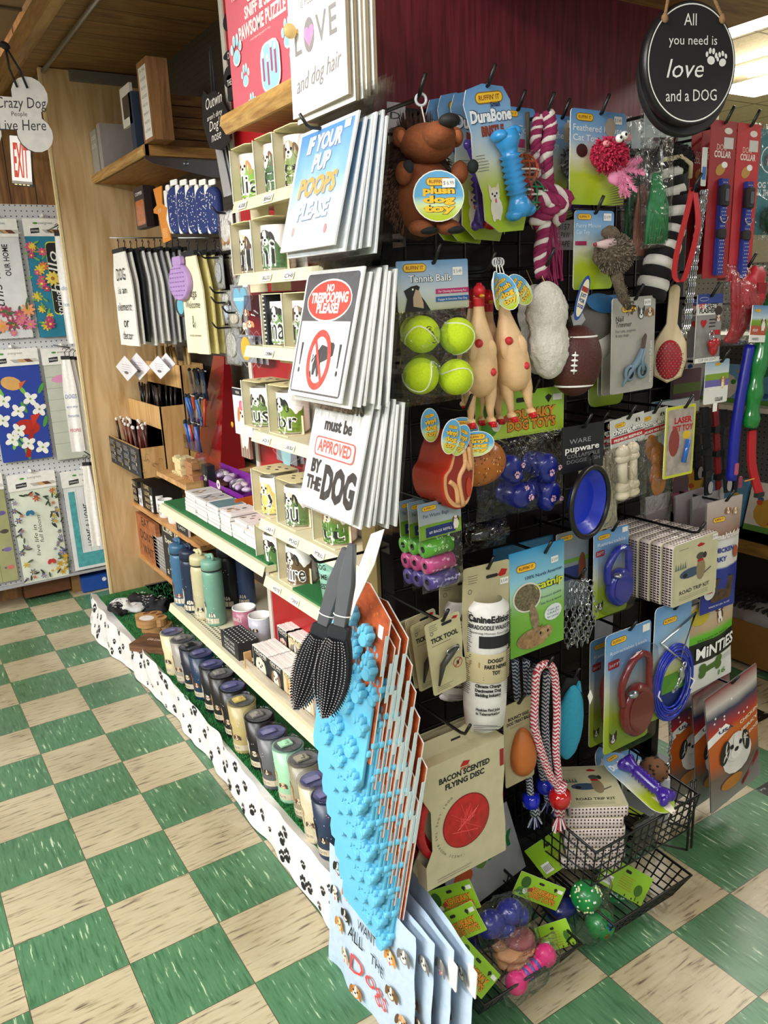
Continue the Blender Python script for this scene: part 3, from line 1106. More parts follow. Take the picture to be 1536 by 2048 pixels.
for a,b,r in((-.115,.07,.022),(.115,.10,.026),(-.085,.005,.02),(.15,.05,.026),(-.06,.232,.02),(.06,.245,.02),(-.15,.13,.03),(.135,.235,.02)):
 mb.paw(a,b,r*1.18,WP)
 mb.paw(a,b,r,LB)
mb.flat(rrect(.03,.06,.1,.1,.03),WP)
mb.flat(rrect(.03,.06,.09,.09,.025),LB)
for a,q in((-.005,.0),(.018,-.012),(.038,.012),(.058,.004)):
 mb.flat(rrect(a,.06+q,.009,.05,.004),M('#b55a86',.5))
 mb.ell(a,.09+q,.006,.008,WP)
mb.text('NEW',-.13,.235,.012,WP,bold=.02)
tag(mb.build('puzzle_box',None,(.36,cy,1.986),LEFT),'large pink sniff and seek puzzle box on the oak shelf','box')
for(b,tx,lab)in(((446,12,480,92),'MY','black dog shaped plaque at the very top of the red column'),((446,95,478,130),'DOG','black plaque hanging just under the top one on the red column'),((448,130,470,205),'THE','long black curved plaque hanging left of the pink puzzle box')):
 cy,zt,wd,h=fitX(b,.47)
 mb=MB()
 out=circ(0,-h*.3,wd*.5,h*.3,16)
 mb.prism(out,0,.006,INK)
 mb.prism(rrect(.0,-h*.62,wd*.5,h*.72,.01),0,.006,INK)
 mb.text(tx,0,-h*.55,.016,WHITE,w=wd*.4)
 mb.tube([(0,.003,-.0),(0,.003,.03)],.002,INK,5)
 tag(mb.build('hanging_plaque',None,(.47,cy,zt),LEFT),lab,'plaque')
# ---- coasters: six stacks
y_prev=None
tops=['#dcd9d4','#c9c7c4','#6d8f96','#e9e6e2','#efede9','#f2f0ec']
cl=M('#e9e8e4',.5,var=.03)
edge=M('#3b3b3f',.6)
protos={}
for i,(u0,u1,n)in enumerate(((377,399,6),(399,422,6),(422,446,6),(448,470,6),(470,496,5),(496,520,5))):
 ya,yb=onX(u0,1070+i*16,.37).y,onX(u1,1085+i*16,.37).y
 cy=(ya+yb)/2
 wd=abs(ya-yb)-.006
 for k in range(n):
  mb=MB()
  hgt=.0115
  mb.prism([(p[0],p[1])for p in rrect(0,hgt/2,wd,hgt-.001,.002)],0,.1,cl)
  mb.box(-wd/2+.001,.001,-.0005,wd/2-.001,.099,.001,edge)
  if k==n-1:
   mb.box(-wd/2+.005,.006,hgt-.0005,wd/2-.005,.095,hgt+.0004,M(tops[i],.4))
   if i in(0,1,3,4):
    for j in range(7):
     q=circ(random.uniform(-wd*.4,wd*.3),random.uniform(.01,.09),.006,.009,8)
     mb.add([(a,b,hgt+.0007)for a,b in q],[tuple(range(8))],M(random.choice(['#8d7560','#3d3a3a','#c9a078']),.5))
  o=mb.build('coaster',None,(.37+random.uniform(-.002,.003)+(.012 if i>3 and k>3 else 0),cy,.823+k*.0122),LEFT+random.uniform(-.03,.03))
  if k==n-1:
   tag(o,['coaster with grey swirl print, topmost of the farthest stack','coaster with pale print, topmost of the second stack','coaster with slate blue face, topmost of its stack','coaster with speckled print, topmost of stack right of the blue one','coaster with dog photo, topmost of the fifth stack','plain white coaster, topmost of the stack nearest the mugs'][i],'coaster','coasters stacked on the long shelf')
  else:
   tag(o,'white tile coaster, '+NTH[k]+' from the bottom of the '+('farthest','second','blue topped','fourth','fifth','nearest')[i]+' stack','coaster','coasters stacked on the long shelf')
y0,y1=onX(397,975,.5).y,onX(486,975,.5).y
PU=M('#7c2392',.4)
wd=y0-y1
mb=MB()
mb.box(-wd/2,0,0,wd/2,.002,.075,PU)
mb.box(-wd/2,.098,0,wd/2,.1,.11,PU)
mb.box(-wd/2,0,0,-wd/2+.002,.1,.08,PU)
mb.box(wd/2-.002,0,0,wd/2,.1,.08,PU)
mb.box(-wd/2,0,0,wd/2,.1,.002,PU)
for a,b,c in((-.07,.04,'#5a2a2a'),(.03,.045,'#5a2a2a'),(-.005,.074,'#e9dfd8')):
 mb.ell(a,b,.018,.018,M(c,.5))
 mb.ell(a,b,.007,.007,PU)
mb.rc(-.03,.014,.0,.024,M('#5b7fd0',.5))
mb.text('DOUGH NUTS',.06,.02,.012,WHITE,w=.05,bold=.04)
for a in(-.1,-.08,.09):
 mb.paw(a,.018,.009,WHITE)
t=mb.build('treat_box',None,(.5,(y0+y1)/2,.823),LEFT)
tag(t,'open purple cardboard box of wrapped dog donuts on the long shelf','box')
for i in range(16):
 a,b=random.uniform(-wd*.42,wd*.42),random.uniform(.02,.085)
 mb=MB()
 mb.T=Matrix.Rotation(random.uniform(-1,1),4,'Z')@Matrix.Rotation(random.uniform(-.5,.5),4,'X')
 mb.blob((0,0,0),(.019,.015,.01),M(random.choice(['#efe6e4','#e6cfd8','#d9c3e0']),.4),12,8,.3,60,i)
 mb.pillow(-.03,-.016,.03,.016,.012,FILM,6,.4,i)
 o=mb.build('wrapped_donut',None,(.5+b,(y0+y1)/2-a,.823+.075+.008*random.random()+.008*(i%2)))
 tag(o,'wrapped pale dog donut, '+NTH[i]+' in the purple box','treat','wrapped donuts heaped in the purple box')
y0,y1=onX(486,985,.47).y,onX(512,1000,.47).y
mb=MB()
OR=M('#d9722c',.45)
mb.box(-.055,0,0,.055,.002,.07,M('#efe9e0',.5))
mb.rc(-.055,.035,.055,.07,OR)
mb.text('COOKIES',0,.045,.012,WHITE,w=.08,bold=.02)
mb.text('BUDDY',0,.012,.012,INK,w=.06,bold=.03)
mb.box(-.055,0,0,-.053,.09,.085,OR)
mb.box(.053,0,0,.055,.09,.07,OR)
mb.box(-.055,.088,0,.055,.09,.1,OR)
mb.box(-.055,0,0,.055,.09,.04,M('#7a5238',.6))
tag(mb.build('cookie_box',None,(.45,y1+.06,.823),LEFT+.15),'open orange and white cookie box right of the purple donut box','box')
# ---- drink bottles with straw lids
def bottle(u,v,z,c1,c2,label,hh=.205,r=.037,rz=0.,dogc=('#efe9df','#2c2622')):
 p=onZ(u,v,z)
 t=thing('drink_bottle',label,'bottle',(p.x,p.y,z),LEFT+rz,group='straw bottles on the perforated shelf')
 A,B=M(c1,.35),M(c2,.4)
 mb=MB()
 mb.lathe([(0,0),(r*.9,0),(r,.006),(r,hh*.93),(r*.93,hh),(r*.8,hh+.004),(0,hh+.004)],A,30)
 mb.W=cyl(r)
 mb.rc(-r*1.2,.012,r*1.2,.03,M('#e5dcc8',.5),y=-.0004)
 for i in range(8):
  mb.rc(-r*1.5+i*r*.37,.012,-r*1.5+(i+1)*r*.37,.032,M('#ddd3bd',.5),y=-.0005)
 mb.text('SERENGETI',.0,.015,.007,INK,w=.05)
 mb.dog(-.012,.085,.017,dogc[0],dogc[1])
 mb.dog(.03,.045,.011,dogc[1],dogc[0],body=False)
 for i in range(7):
  mb.ell(random.uniform(-r,r*1.2),random.uniform(.04,hh*.8),.0015,.0015,WHITE,n=6)
 mb.W=None
 mb.build('body',t)
 mb=MB()
 mb.lathe([(r*.8,hh+.004),(r*1.0,hh+.006),(r*1.0,hh+.03),(r*.95,hh+.04),(r*.5,hh+.046),(0,hh+.046)],B,28)
 mb.lathe([(r*1.005,hh+.006),(r*1.02,hh+.008),(r*1.005,hh+.01)],INK,28)
 LD=mb.build('lid',t)
 mb=MB()
 pts=[(-.01+r*.9*math.cos(a)*1.05,0,hh+.048+.034*max(0,math.sin(a))**.8*(.55+.45*math.cos(a+.6)))for a in[PI*i/12 for i in range(13)]]
 mb.tube(pts,.006,B,8)
 mb.blob((-.012,0,hh+.052),(.016,.009,.009),B,10,8)
 mb.build('carry_handle',LD)
 return t
bottle(369,1206,.4,'#3f6a8e','#3a6688','steel blue straw bottle, leftmost of the front four',dogc=('#a3522c','#7a3a1e'))
bottle(390,1220,.4,'#1d2b45','#1a2740','navy blue straw bottle, second of the front four',dogc=('#efe9df','#b9a88e'))
bottle(411,1234,.4,'#c9c19c','#cdc59b','beige straw bottle between navy and green ones',dogc=('#2a2624','#d9c9a6'))
bottle(434,1246,.4,'#74a491','#79a996','sage green straw bottle, rightmost and nearest of the four')
bottle(463,1212,.4,'#1b1c20','#202228','black bottle standing behind the sage green one')
bottle(494,1208,.4,'#4a5c86','#45577f','slate blue bottle standing behind the pink mug')
p=onZ(492,1258,.4)
mb=MB()
PKM=M('#a8647a',.3)
pts=mug_body(mb,.043,.085,PKM)
mb.tube([(p_[0],.0,p_[2]*.8)for p_ in pts],.006,CER,8)
mb.lathe([(.0435,.083),(.0435,.087),(.038,.087),(.038,.02),(0,.02)],CER,28)
mb.W=cyl(.0436)
mb.text('STAY A WHILE',0,.045,.014,WHITE,w=.08)
mb.W=None
tag(mb.build('open_mug',None,(p.x,p.y,.4),LEFT),'dusty pink mug with white inside behind the polka dot box','mug')
p=onZ(524,1275,.4)
mb=MB()
GM=M('#b9bcc6',.3)
pts=mug_body(mb,.043,.085,GM)
mb.tube([(-p_[0],.0,p_[2]*.8)for p_ in pts],.006,CER,8)
mb.lathe([(.0435,.083),(.0435,.087),(.038,.087),(.038,.02),(0,.02)],CER,28)
mb.W=cyl(.0436)
for a in(-.03,0,.03):
 mb.dog(a,.045,.009,random.choice(['#9c6b3c','#4a3a30']),'#3a2a20',body=False)
mb.W=None
tag(mb.build('open_mug',None,(p.x,p.y,.4),LEFT),'pale grey mug with small dog print right of the pink mug','mug')
p=onZ(562,1232,.4)
mb=MB()
mb.lathe([(0,0),(.032,0),(.043,.15),(.0,.15)],M('#3c8fb0',.3),26)
mb.lathe([(.0435,.13),(.044,.15),(.043,.152)],STEEL,26)
mb.lathe([(.044,.152),(.046,.165),(.04,.17),(0,.168)],INK,26)
mb.W=lambda q:cyl(.034+.01*q.z/.15)(q)
mb.text('woof',0,.06,.025,WHITE,w=.05,sh=.2)
mb.W=None
tag(mb.build('steel_tumbler',None,(p.x,p.y,.4),LEFT),'bright blue steel tumbler with black lid under the lowest mug shelf','tumbler')
y0=onX(441,1262,.35).y
mb=MB()
mb.box(0,0,0,.15,.075,.06,M('#26282c',.5))
for i in range(9):
 for j in range(5):
  q=circ(.01+i*.016+(j%2)*.008,.008+j*.015,.003)
  mb.add([(a,b,.0603)for a,b in q],[tuple(range(len(q)))],WHITE)
for i in range(3):
 mb.text(['MUST LOVE','DOGS AND','COFFEE'][i],.075,.042-.015*i,.009,WHITE,w=.09)
tag(mb.build('block_sign',None,(.35,y0,.4),LEFT),'black box sign with white polka dots on its top','sign')
y0,y1=onX(492,1318,.35).y,onX(640,1430,.35).y
TR=wood('grey_wood_tray','#a99d8c','#c9bda8','Y',20)
mb=MB()
mb.box(.352,y1-.12,.4,.53,y0,.412,TR)
mb.box(.348,y1-.12,.4,.353,y0,.432,TR)
mb.box(.345,y0,.4,.37,y0+.006,.455,PINE)
mb.box(.345,y1+.02,.4,.37,y1+.026,.455,PINE)
mb.box(.44,y1-.12,.4,.53,y0,.452,TR)
tag(mb.build('display_tray'),'grey wooden tray holding the rows of little dog blocks','tray')
slots=[((503,1238,534,1322),.358,'#1f2124','#efe9df','HOME','#e9dfcb'),((534,1262,563,1341),.358,'#26282b','#efe9df','OH MY','#f4f0e8'),((563,1285,592,1364),.358,'#d8c9a0','#3a2a1a','CORGI','#d99a52'),((597,1305,622,1388),.358,'#d8c9a0','#3a2a1a','POODLE','#e9e4d8'),((551,1189,573,1246),.45,'#26282b','#efe9df','DOG','#e9b0a0'),((570,1208,604,1272),.45,'#d8c9a0','#3a2a1a','PUG','#8c8478'),((606,1226,640,1300),.45,'#d8c9a0','#3a2a1a','BOSTON','#4a4644')]
names=['black block with a tan dog lettered home, front row','black block with a white dog, front row','beige corgi block with orange dog face, front row','beige poodle block, front row beside the brush','black block sign, leftmost of the back row','beige pug block with folded ears, back row','beige boston terrier block, back row']
for i,(b,X,bg,fg,tx,dc)in enumerate(slots):
 cy,zt,wd,h=fitX(b,X)
 zb=.413 if X<.4 else.453
 h=max(.05,min(.085,zt-zb))
 mb=MB()
 mb.box(-wd/2+.002,0,0,wd/2-.002,.011,h,WHITE)
 mb.flat(rrect(0,h/2,wd-.008,h-.006,.004),M(bg,.5))
 mb.text(tx,0,h*.82,h*.11,M(fg,.6),w=wd*.72,bold=.02)
 mb.text('FOREVER HOME',0,h*.74,h*.05,M(fg,.6),w=wd*.6)
 mb.dog(-.002,h*.4,wd*.26,dc,dc if i!=1 else'#8d6a4a',ear='up' if i in(2,6)else'flop',tongue=(i==2))
 f=mb.build('dog_block',None,(X,cy,zb),LEFT)
 tag(f,names[i]+', front of its file','block','little dog blocks in the tray')
 for k in range(1,6):
  mb=MB()
  mb.box(-wd/2+.002,0,0,wd/2-.002,.011,h-.001*(k%2),WHITE)
  o=mb.build('dog_block',None,(X+k*.0135,cy,zb),LEFT)
  tag(o,'white edged block, '+NTH[k-1]+' behind the '+['home','white dog','corgi','poodle','leftmost back row','pug','boston terrier'][i]+' block','block','little dog blocks in the tray')
# ---- tumblers on the turf
TUM=[(353,1344,1256,'#d9cfa6',0,'#7c3a22','cream tumbler with brown dogs, farthest of the row'),(374,1360,1270,'#9c968c',1,'#c9a27c','warm grey tumbler, second from the far end'),(392,1376,1285,'#1a2230',2,'#e9dfca','black tumbler with a pale dog, third from the far end'),(411,1392,1304,'#163350',0,'#a8552c','dark blue tumbler with a copper dog'),(433,1417,1326,'#14181d',0,'#d9d4cc','black tumbler with white dotted print and violet lid'),(452,1437,1345,'#1d1c1c',1,'#a88a5c','black tumbler with clear lid left of the tan one'),(474,1466,1371,'#1a191a',0,'#c9a48c','charcoal tumbler with violet lid right next to the tan one'),(492,1497,1397,'#b5a570',3,'#5c2a1c','tan tumbler with yellow lid slide and dachshunds'),(527,1530,1428,'#17171a',1,'#d8d2c4','black tumbler with clear lid right of the tan one'),(552,1567,1458,'#5e5f63',0,'#1b1b1e','mid grey tumbler with a black labrador print'),(584,1594,1481,'#9fcdab',4,'#d8b078','mint green tumbler with a mint lid slide'),(616,1626,1512,'#8f8a72',5,'#c98f5c','olive grey tumbler with smoky lid'),(638,1672,1550,'#cbbf9f',0,'#c9b48c','cream tumbler with violet lid, second nearest'),(665,1704,1583,'#27364f',0,'#17181c','navy tumbler nearest the blue silicone moulds')]
LIDC=[M('#75759c',.12,coat=.6),M('#8d8a86',.1,coat=.6),M('#23252b',.15,coat=.6),M('#cfba6c',.2),M('#a9dcb9',.2),M('#9a9884',.15,coat=.5)]
for i,(u,vb,vt,c,lc,dc,lab)in enumerate(TUM):
 p=onZ(u,vb,.152)
 if i>=12:
  p.x+=.0
 t=thing('lidded_tumbler',lab,'tumbler',(p.x,p.y,.152),LEFT,group='dog tumblers standing on the turf')
 A=M(c,.32)
 h,r0,r1=.17,.0345,.046
 mb=MB()
 mb.lathe([(0,0),(r0,0),(r0+.001,.004),(r1,h),(r1-.003,h),(0,h-.01)],A,30)
 mb.W=lambda q:cyl(r0+.001+(r1-r0)*q.z/.165)(q)
 for k in range(8):
  mb.rc(-r0*1.5+k*r0*.38,.014,-r0*1.5+(k+1)*r0*.38,.034,M('#d5c8ae',.5),y=-.0004)
 mb.text('SERENGETI',0,.019,.008,INK,w=.05)
 mb.dog(-.014,.095,.016,dc,dc,muz='#d9cdb8')
 mb.dog(.022,.062,.012,dc,'#5a4030',muz='#d9cdb8',body=False)
 for k in range(9):
  mb.ell(random.uniform(-.05,.05),random.uniform(.045,.15),.0013,.0013,WHITE,n=6)
 mb.W=None
 mb.build('body',t)
 mb=MB()
 mb.lathe([(r1,h),(r1+.002,h+.001),(r1+.0025,h+.009),(r1-.001,h+.013),(r1-.004,h+.010),(r1-.005,h+.005),(0,h+.005)],CLEAR,30)
 mb.lathe([(r1-.006,h+.003),(0,h+.003)],LIDC[0 if lc==0 else 1],26)
 if lc!=0:
  mb.box(-.014,-.026,h+.006,.014,.01,h+.011,LIDC[lc])
  mb.box(-.009,-.012,h+.011,.009,-.004,h+.015,LIDC[lc])
 else:
  mb.box(-.01,-.03,h+.006,.01,.012,h+.009,M('#6f6fa0',.15,coat=.5))
 mb.build('lid',t)
# ---- far end of the turf: bandanas, paw trays, board
BW=M('#d8d7d4',.8)
for i,(u,v,s,lab)in enumerate(((238,1222,.05,'black and white printed bandana, lowest at the left end of turf'),(258,1215,.07,'crumpled black and white bandana with lettering, middle of pile'),(290,1208,.075,'folded black bandana on top of the pile by the plywood'),(312,1214,.06,'black folded bandana at the right of the pile'))):
 p=onZ(u,v,.16)
 mb=MB()
 mb.blob((0,0,.02),(s*.8,s*1.2,.022+.006*i),M('#17171a',.8)if i!=1 else BW,26,12,.9,26,i*3)
 for k in range(26):
  a,b=random.uniform(-s*.5,s*.5),random.uniform(-s,s)
  q=circ(a,b,random.uniform(.003,.009),.003,7,random.random()*3)
  zz=.02+(.022+.006*i)*math.sqrt(max(0,1-(a/(s*.8))**2-(b/(s*1.2))**2))+.008
  mb.add([(x,y,zz)for x,y in q],[tuple(range(7))],BW if i!=1 else INK)
 tag(mb.build('bandana',None,(p.x,p.y,.15),random.uniform(-.6,.6)),lab,'bandana','bandanas at the far end of the turf')
TW=wood('tray_wood','#a87c4a','#c99c66','X',12)
p=onZ(300,1262,.15)
for k in range(4):
 mb=MB()
 P=[]
 for i in range(40):
  a=2*PI*i/40
  r=.052
  if math.sin(a)>-.1:
   r+=.026*abs(math.sin(a*2.5+.4))**.6
  P.append((r*math.cos(a)*1.1,r*math.sin(a)))
 mb.add([(x,y,0)for x,y in P]+[(x,y,.016)for x,y in P],[tuple(range(39,-1,-1)),tuple(range(40,80))],TW)
 mb.add([(x,y,0)for x,y in P]+[(x,y,.016)for x,y in P],[(i,(i+1)%40,40+(i+1)%40,40+i)for i in range(40)],TW)
 if k==3:
  for a,b,rx,ry in((0,-.01,.036,.028),(-.045,.032,.011,.018),(-.016,.05,.011,.018),(.016,.05,.011,.018),(.045,.032,.011,.018)):
   q=circ(a,b,rx,ry)
   mb.add([(x,y,.0165)for x,y in q],[tuple(range(len(q)))],M('#efece6',.4)if a==0 else M('#7a4a26',.5))
 o=mb.build('paw_tray',None,(p.x+.02*(k<2),p.y,.15+.0165*k),-1.1)
 tag(o,'wooden paw shaped tray with white pad, top of its stack' if k==3 else'wooden paw shaped tray, '+NTH[k]+' from the bottom of its stack','tray','paw trays on the turf')
p=onZ(306,1302,.15)
for k in range(2):
 mb=MB()
 out=rrect(0,0,.2,.13,.012)
 mb.add([(x,y,0)for x,y in out]+[(x,y,.013)for x,y in out],[tuple(range(len(out)-1,-1,-1)),tuple(range(len(out),2*len(out)))]+[(i,(i+1)%len(out),len(out)+(i+1)%len(out),len(out)+i)for i in range(len(out))],WALNUT)
 if k:
  vs_,fs,wd=textmesh('Live Love Bark',.01)
  mb.add([(x*.1/wd,y*.03,.0134)for x,y in vs_],fs,M('#e9d9bd',.6))
 o=mb.build('serving_board',None,(p.x+.03,p.y+.03,.15+.0135*k),-.9)
 tag(o,['dark grained wooden board lying under the lettered one on the turf','dark grained wooden board with pale lettering beside the cream tumbler'][k],'board','serving boards on the turf')
# ---- signs and blocks on the pine shelves
def signX(b,X,bg,lines,label,name='block_sign',d=.03,cat='sign',fg='#efece4',zb=None,frame=None,fs=None):
 cy,zt,wd,h=fitX(b,X)
 if zb is not None:
  h=zt-zb
 mb=MB()
 mb.box(-wd/2,0,-h,wd/2,d,0,M(bg,.5)if isinstance(bg,str)else bg)
 if frame:
  mb.ring(0,-h/2,wd*.47*1.0,h*.47,.003,M(frame,.5),4)
 n=len(lines)
 for i,s in enumerate(lines):
  hh_=(fs or h*.62/n)
  mb.text(s,0,-h*(i+.8)/n+(h/n-hh_)*.35,hh_,M(fg,.6),w=min(wd*.82,hh_*len(s)*.95),bold=.01)
 o=mb.build(name,None,(X,cy,zt),LEFT)
 return tag(o,label,cat)
signX((262,962,276,1004),.5,'#1e1c1a',['ALL','YOU','NEED'],'black lettered block at the far end of upper pine shelf',d=.1,zb=.6,fg='#cfc2a0')
signX((275,980,286,1012),.5,'#e3e6ea',['BE','OK'],'pale blue white block between two black blocks',d=.04,zb=.6,fg='#333a44')
signX((285,972,306,1028),.5,'#1a1917',['LIVE','LOVE','BARK','REST'],'tall black block with gold words on upper pine shelf',d=.14,zb=.6,fg='#cbb98a')
for i,(u,v)in enumerate(((318,1022),(334,1034),(353,1050))):
 p=onX(u,v,.53)
 mb=MB()
 pts=mug_body(mb,.034,.085 if i<2 else.07,CER)
 mb.tube([(a[0]*.85,.01,a[2]*.8)for a in pts],.005,M('#8c8678',.3),8)
 mb.W=cyl(.0342)
 for j,s in enumerate((('DOG','HAIR','COFFEE'),('EVERY','WOMEN','PET'),('MEOW','MUG'))[i]):
  mb.text(s,0,.055-.018*j,.013,INK,w=.045,sh=.2)
 mb.W=None
 tag(mb.build('open_mug',None,(.53,p.y,.6),LEFT),['white mug with brush lettering beside the gold word block','white lettered mug, middle one on the upper pine shelf','white mug behind the cat shaped plaque'][i],'mug','white mugs on the upper pine shelf')
cy,zt,wd,h=fitX((352,1028,374,1062),.495)
mb=MB()
mb.prism([(-wd/2,0),(-wd/2,h*.75),(-wd*.35,h),(-wd*.12,h*.78),(wd*.12,h*.78),(wd*.35,h),(wd/2,h*.75),(wd/2,0)],0,.01,M('#2a2a2c',.5),WHITE)
mb.text('CRAZY CAT',0,h*.45,h*.16,WHITE,w=wd*.8)
mb.text('LADY',0,h*.2,h*.16,WHITE,w=wd*.6)
tag(mb.build('cat_plaque',None,(.495,cy,.6),LEFT),'small black plaque with cat ears above the blue bottle','plaque')
ORW=wood('orange_stained_wood','#8f5430','#b9744a','Y',14)
signX((277,1040,313,1118),.5,ORW,['EAT',"DON'T",'WAIT'],'orange brown wooden sign with carved words on lower pine shelf','carved_sign',d=.02,zb=.325,fg='#4a2a18')
signX((312,1060,330,1090),.54,'#dedbd6',[''],'plain white box behind the grey list block','white_box',d=.05,cat='box',zb=.33)
cy,zt,wd,h=fitX((311,1082,331,1152),.5)
mb=MB()
mb.box(-wd/2,0,0,wd/2,.04,zt-.325,M('#8f8e8c',.5))
mb.box(-wd/2,0,zt-.325,wd/2,.04,zt-.324,WHITE)
for j in range(9):
 mb.rc(-wd*.42,.02+.017*j,wd*.42,.022+.017*j,WHITE)
for j in range(3):
 mb.rc(-wd*.2+j*wd*.2,.015,-wd*.19+j*wd*.2,.17,WHITE)
mb.paw(0,(zt-.325)*.88,.008,WHITE)
tag(mb.build('list_block',None,(.5,cy,.325),LEFT),'grey block with a white chart between carved sign and chalk sign','block')
signX((331,1062,366,1196),.498,'#2b2d2c',['Life is','better','DOGS','with','a TABLE'],'black chalk style sign reading dogs, left of the blue bottle','chalk_sign',d=.012,zb=.325,fg='#ece6cf')
for i,(b,c1,lab)in enumerate((((344,915,363,972),'#e0cf9c','pale carved wooden cat standing on the small pine shelf'),((366,922,386,978),'#a97a50','brown carved wooden dog right of the pale one'))):
 cy,zt,wd,h=fitX(b,.47)
 mb=MB()
 cm=wood('carving_'+str(i),c1,c1,'Z',10)
 h=zt-.876
 mb.box(-wd*.5,0,0,wd*.5,.07,h*.12,cm)
 mb.prism(rrect(-wd*.1,h*.35,wd*.6,h*.5,.01),.01,.06,cm)
 mb.prism(rrect(-wd*.05,h*.75,wd*.8,h*.32,.01),.005,.065,cm)
 mb.prism([(-wd*.4,h*.88),(-wd*.3,h),(-wd*.1,h*.9)],.01,.03,cm)
 mb.prism([(wd*.1,h*.9),(wd*.3,h),(wd*.34,h*.88)],.01,.03,cm)
 mb.box(wd*.1,0,h*.6,wd*.45,.05,h*.72,cm)
 mb.box(wd*.05,0,h*.12,wd*.45,.05,h*.3,cm)
 for j in range(4):
  mb.ell(-wd*.3+j*wd*.2,h*.06,.003,.003,INK,n=8,y=-.0006)
 tag(mb.build('wooden_figure',None,(.47,cy,.876),LEFT),lab,'figurine')
# ---- stepped wooden pen display on the plywood
yb=onX(278,898,.42).y
z0,z1=onX(284,957,.42).z,onX(278,898,.42).z
PB2=wood('pine_box','#c1904f','#dcb47a','Z',16)
mb=MB()
dz=.17
for k in range(3):
 xa,xb=.42+.11*k,.53+.11*k
 zz=z1+dz*k
 mb.box(xa,yb,z0,xb,yb+.006,zz,PB2)
 mb.box(xa,yb,z0,xa+.006,-.485,zz,PB2)
 mb.box(xa,yb+.01,z0,xb,-.485,zz-.10,PB2)
mb.box(.745,yb,z0,.75,-.485,z1+dz*2,PB2)
o=mb.build('stepped_display')
tag(o,'stepped pine counter display holding wooden pens by the plywood','display')
mb=MB()
W_=abs(yb+.485)
mb.box(-W_/2,-.003,0,W_/2,0,z1-z0-.004,M('#232427',.5))
mb.k=60
for j in range(3):
 for q in range(4):
  mb.T=Matrix.Translation((0,-.003,0))
  mb.lines(-W_*.45+q*W_*.24,.1-.035*j+.018,W_*.17,4,.006,M('#c9c9c6',.6))
  mb.ell(-W_*.3+q*W_*.24,.092-.035*j,.006,.008,M(['#c7a24a','#d9d6cc','#5f86b4'][(q+j)%3],.5))
mb.build('label_panel',o,(.42,(yb-.485)/2,z0+.002),LEFT,label='black printed front label')
mb=MB()
for j in range(9):
 a,b=random.uniform(.01,.09),random.uniform(.03,.1)
 pts=[(a+.008*math.cos(q),0,b+.008*math.sin(q))for q in[i*.8+j for i in range(6)]]
 mb.tube(pts,.0006,M('#8a6434',.7),4)
mb.build('burnt_drawing',o,(.42,yb-.001,z0))
PENC=[['#5c2a20','#6d3a2c','#3a201a','#7a4430'],['#1a1716','#262220','#3a2a22','#14110f'],['#c4a266','#b48f54','#d0b27a','#9c7a48']]
for k in range(3):
 n=(20,16,9)[k]
 for i in range(n):
  cmat=M(PENC[k][i%4],.35)
  mb=MB()
  L_=.13
  tx,ty=random.uniform(-.12,.12),random.uniform(-.12,.12)
  e=Vector((tx*L_,ty*L_,L_))
  mb.tube([(0,0,0),e*.97],(.006,.005,.009)[k],cmat,8)
  mb.tube([e*.97,e],(.004,.004,.009)[k],WHITE if k==0 else INK if k==1 else cmat,6)
  if k==0:
   mb.blob(e+Vector((0,0,.004)),(.007,.005,.007),M('#e5e2dc',.4),8,6,.4,200,i)
  xx=.435+.11*k+random.uniform(.0,.075)
  yy=yb+.02+(abs(yb+.485)-.045)*((i+.5)/n)
  zz=z1+dz*k-(.055 if k else.05)
  o2=mb.build(('pen','pen','kraft_tube')[k],None,(xx,yy,zz))
  tag(o2,NTH[i]+(' brown wooden pen with white topper from the right, lowest tier',' dark stick from the right, middle tier',' pale kraft tube from the right, top tier')[k],('pen','pen','tube')[k],('pens in the lowest tier of the stepped display','sticks in the middle tier of the stepped display','rolled tubes in the top tier of the stepped display')[k])
RA=M('#8a0f14',.2,coat=.5)
ya=onX(400,900,.62).y
mb=MB()
mb.T=Matrix.Translation((.62,ya,.83))
mb.add([(0,.12,0),(0,-.2,0),(.12,-.2,0),(.12,.12,0),(.1,.0,.5),(.1,-.12,.5),(.12,-.12,.5),(.12,0,.5)],[(0,1,5,4),(1,2,6,5),(2,3,7,6),(3,0,4,7),(4,5,6,7)],RA)
o=mb.build('pen_stand')
tag(o,'dark red sloping stand with clear pockets full of pens','stand')
for k in range(3):
 mb=MB()
 x,z=.60+.025*k,.95+.105*k
 y=ya-.04-.0*k
 mb.box(x-.03,y-.09,z,x-.028,y+.09,z+.06,CLEAR)
 mb.box(x-.03,y-.09,z-.001,x,y+.09,z,CLEAR)
 mb.build('clear_pocket',o)
 for i in range(12):
  c=[['#2e64b8','#b33326','#23344e','#5b9ad6'],['#c9472f','#2e6fc4','#d8c29a','#1f3f7a'],['#20304a','#2a3c34','#1c2a44','#777d86']][k][i%4]
  mb=MB()
  a,b=random.uniform(-.2,.2),random.uniform(-.15,.15)
  mb.tube([(0,0,0),(a*.1,b*.1,.11)],.0055,M(c,.35),8)
  mb.blob((a*.1,b*.1,.114),(.008,.006,.008),INK,8,6)
  mb.ell(0,.115,.003,.003,WHITE,y=-.008,n=6)
  tag(mb.build('pen',None,(x-.018,y-.08+.0145*i,z+.003)),NTH[i]+' pen from the right in the '+('lowest','middle','highest')[k]+' clear pocket of the red stand','pen','pens in the red stand')
mb=MB()
mb.lathe([(0,0),(.011,0),(.011,.002),(0,.002)],M('#e5b01e',.4),16,ax='X')
tag(mb.build('round_sticker',None,(.59,onX(464,849,.59).y,onX(464,849,.59).z)),'small round yellow sticker on the dark red stand','sticker')
p=onX(405,900,.5)
mb=MB()
mb.box(-.03,0,0,.03,.03,.12,M('#26272b',.25))
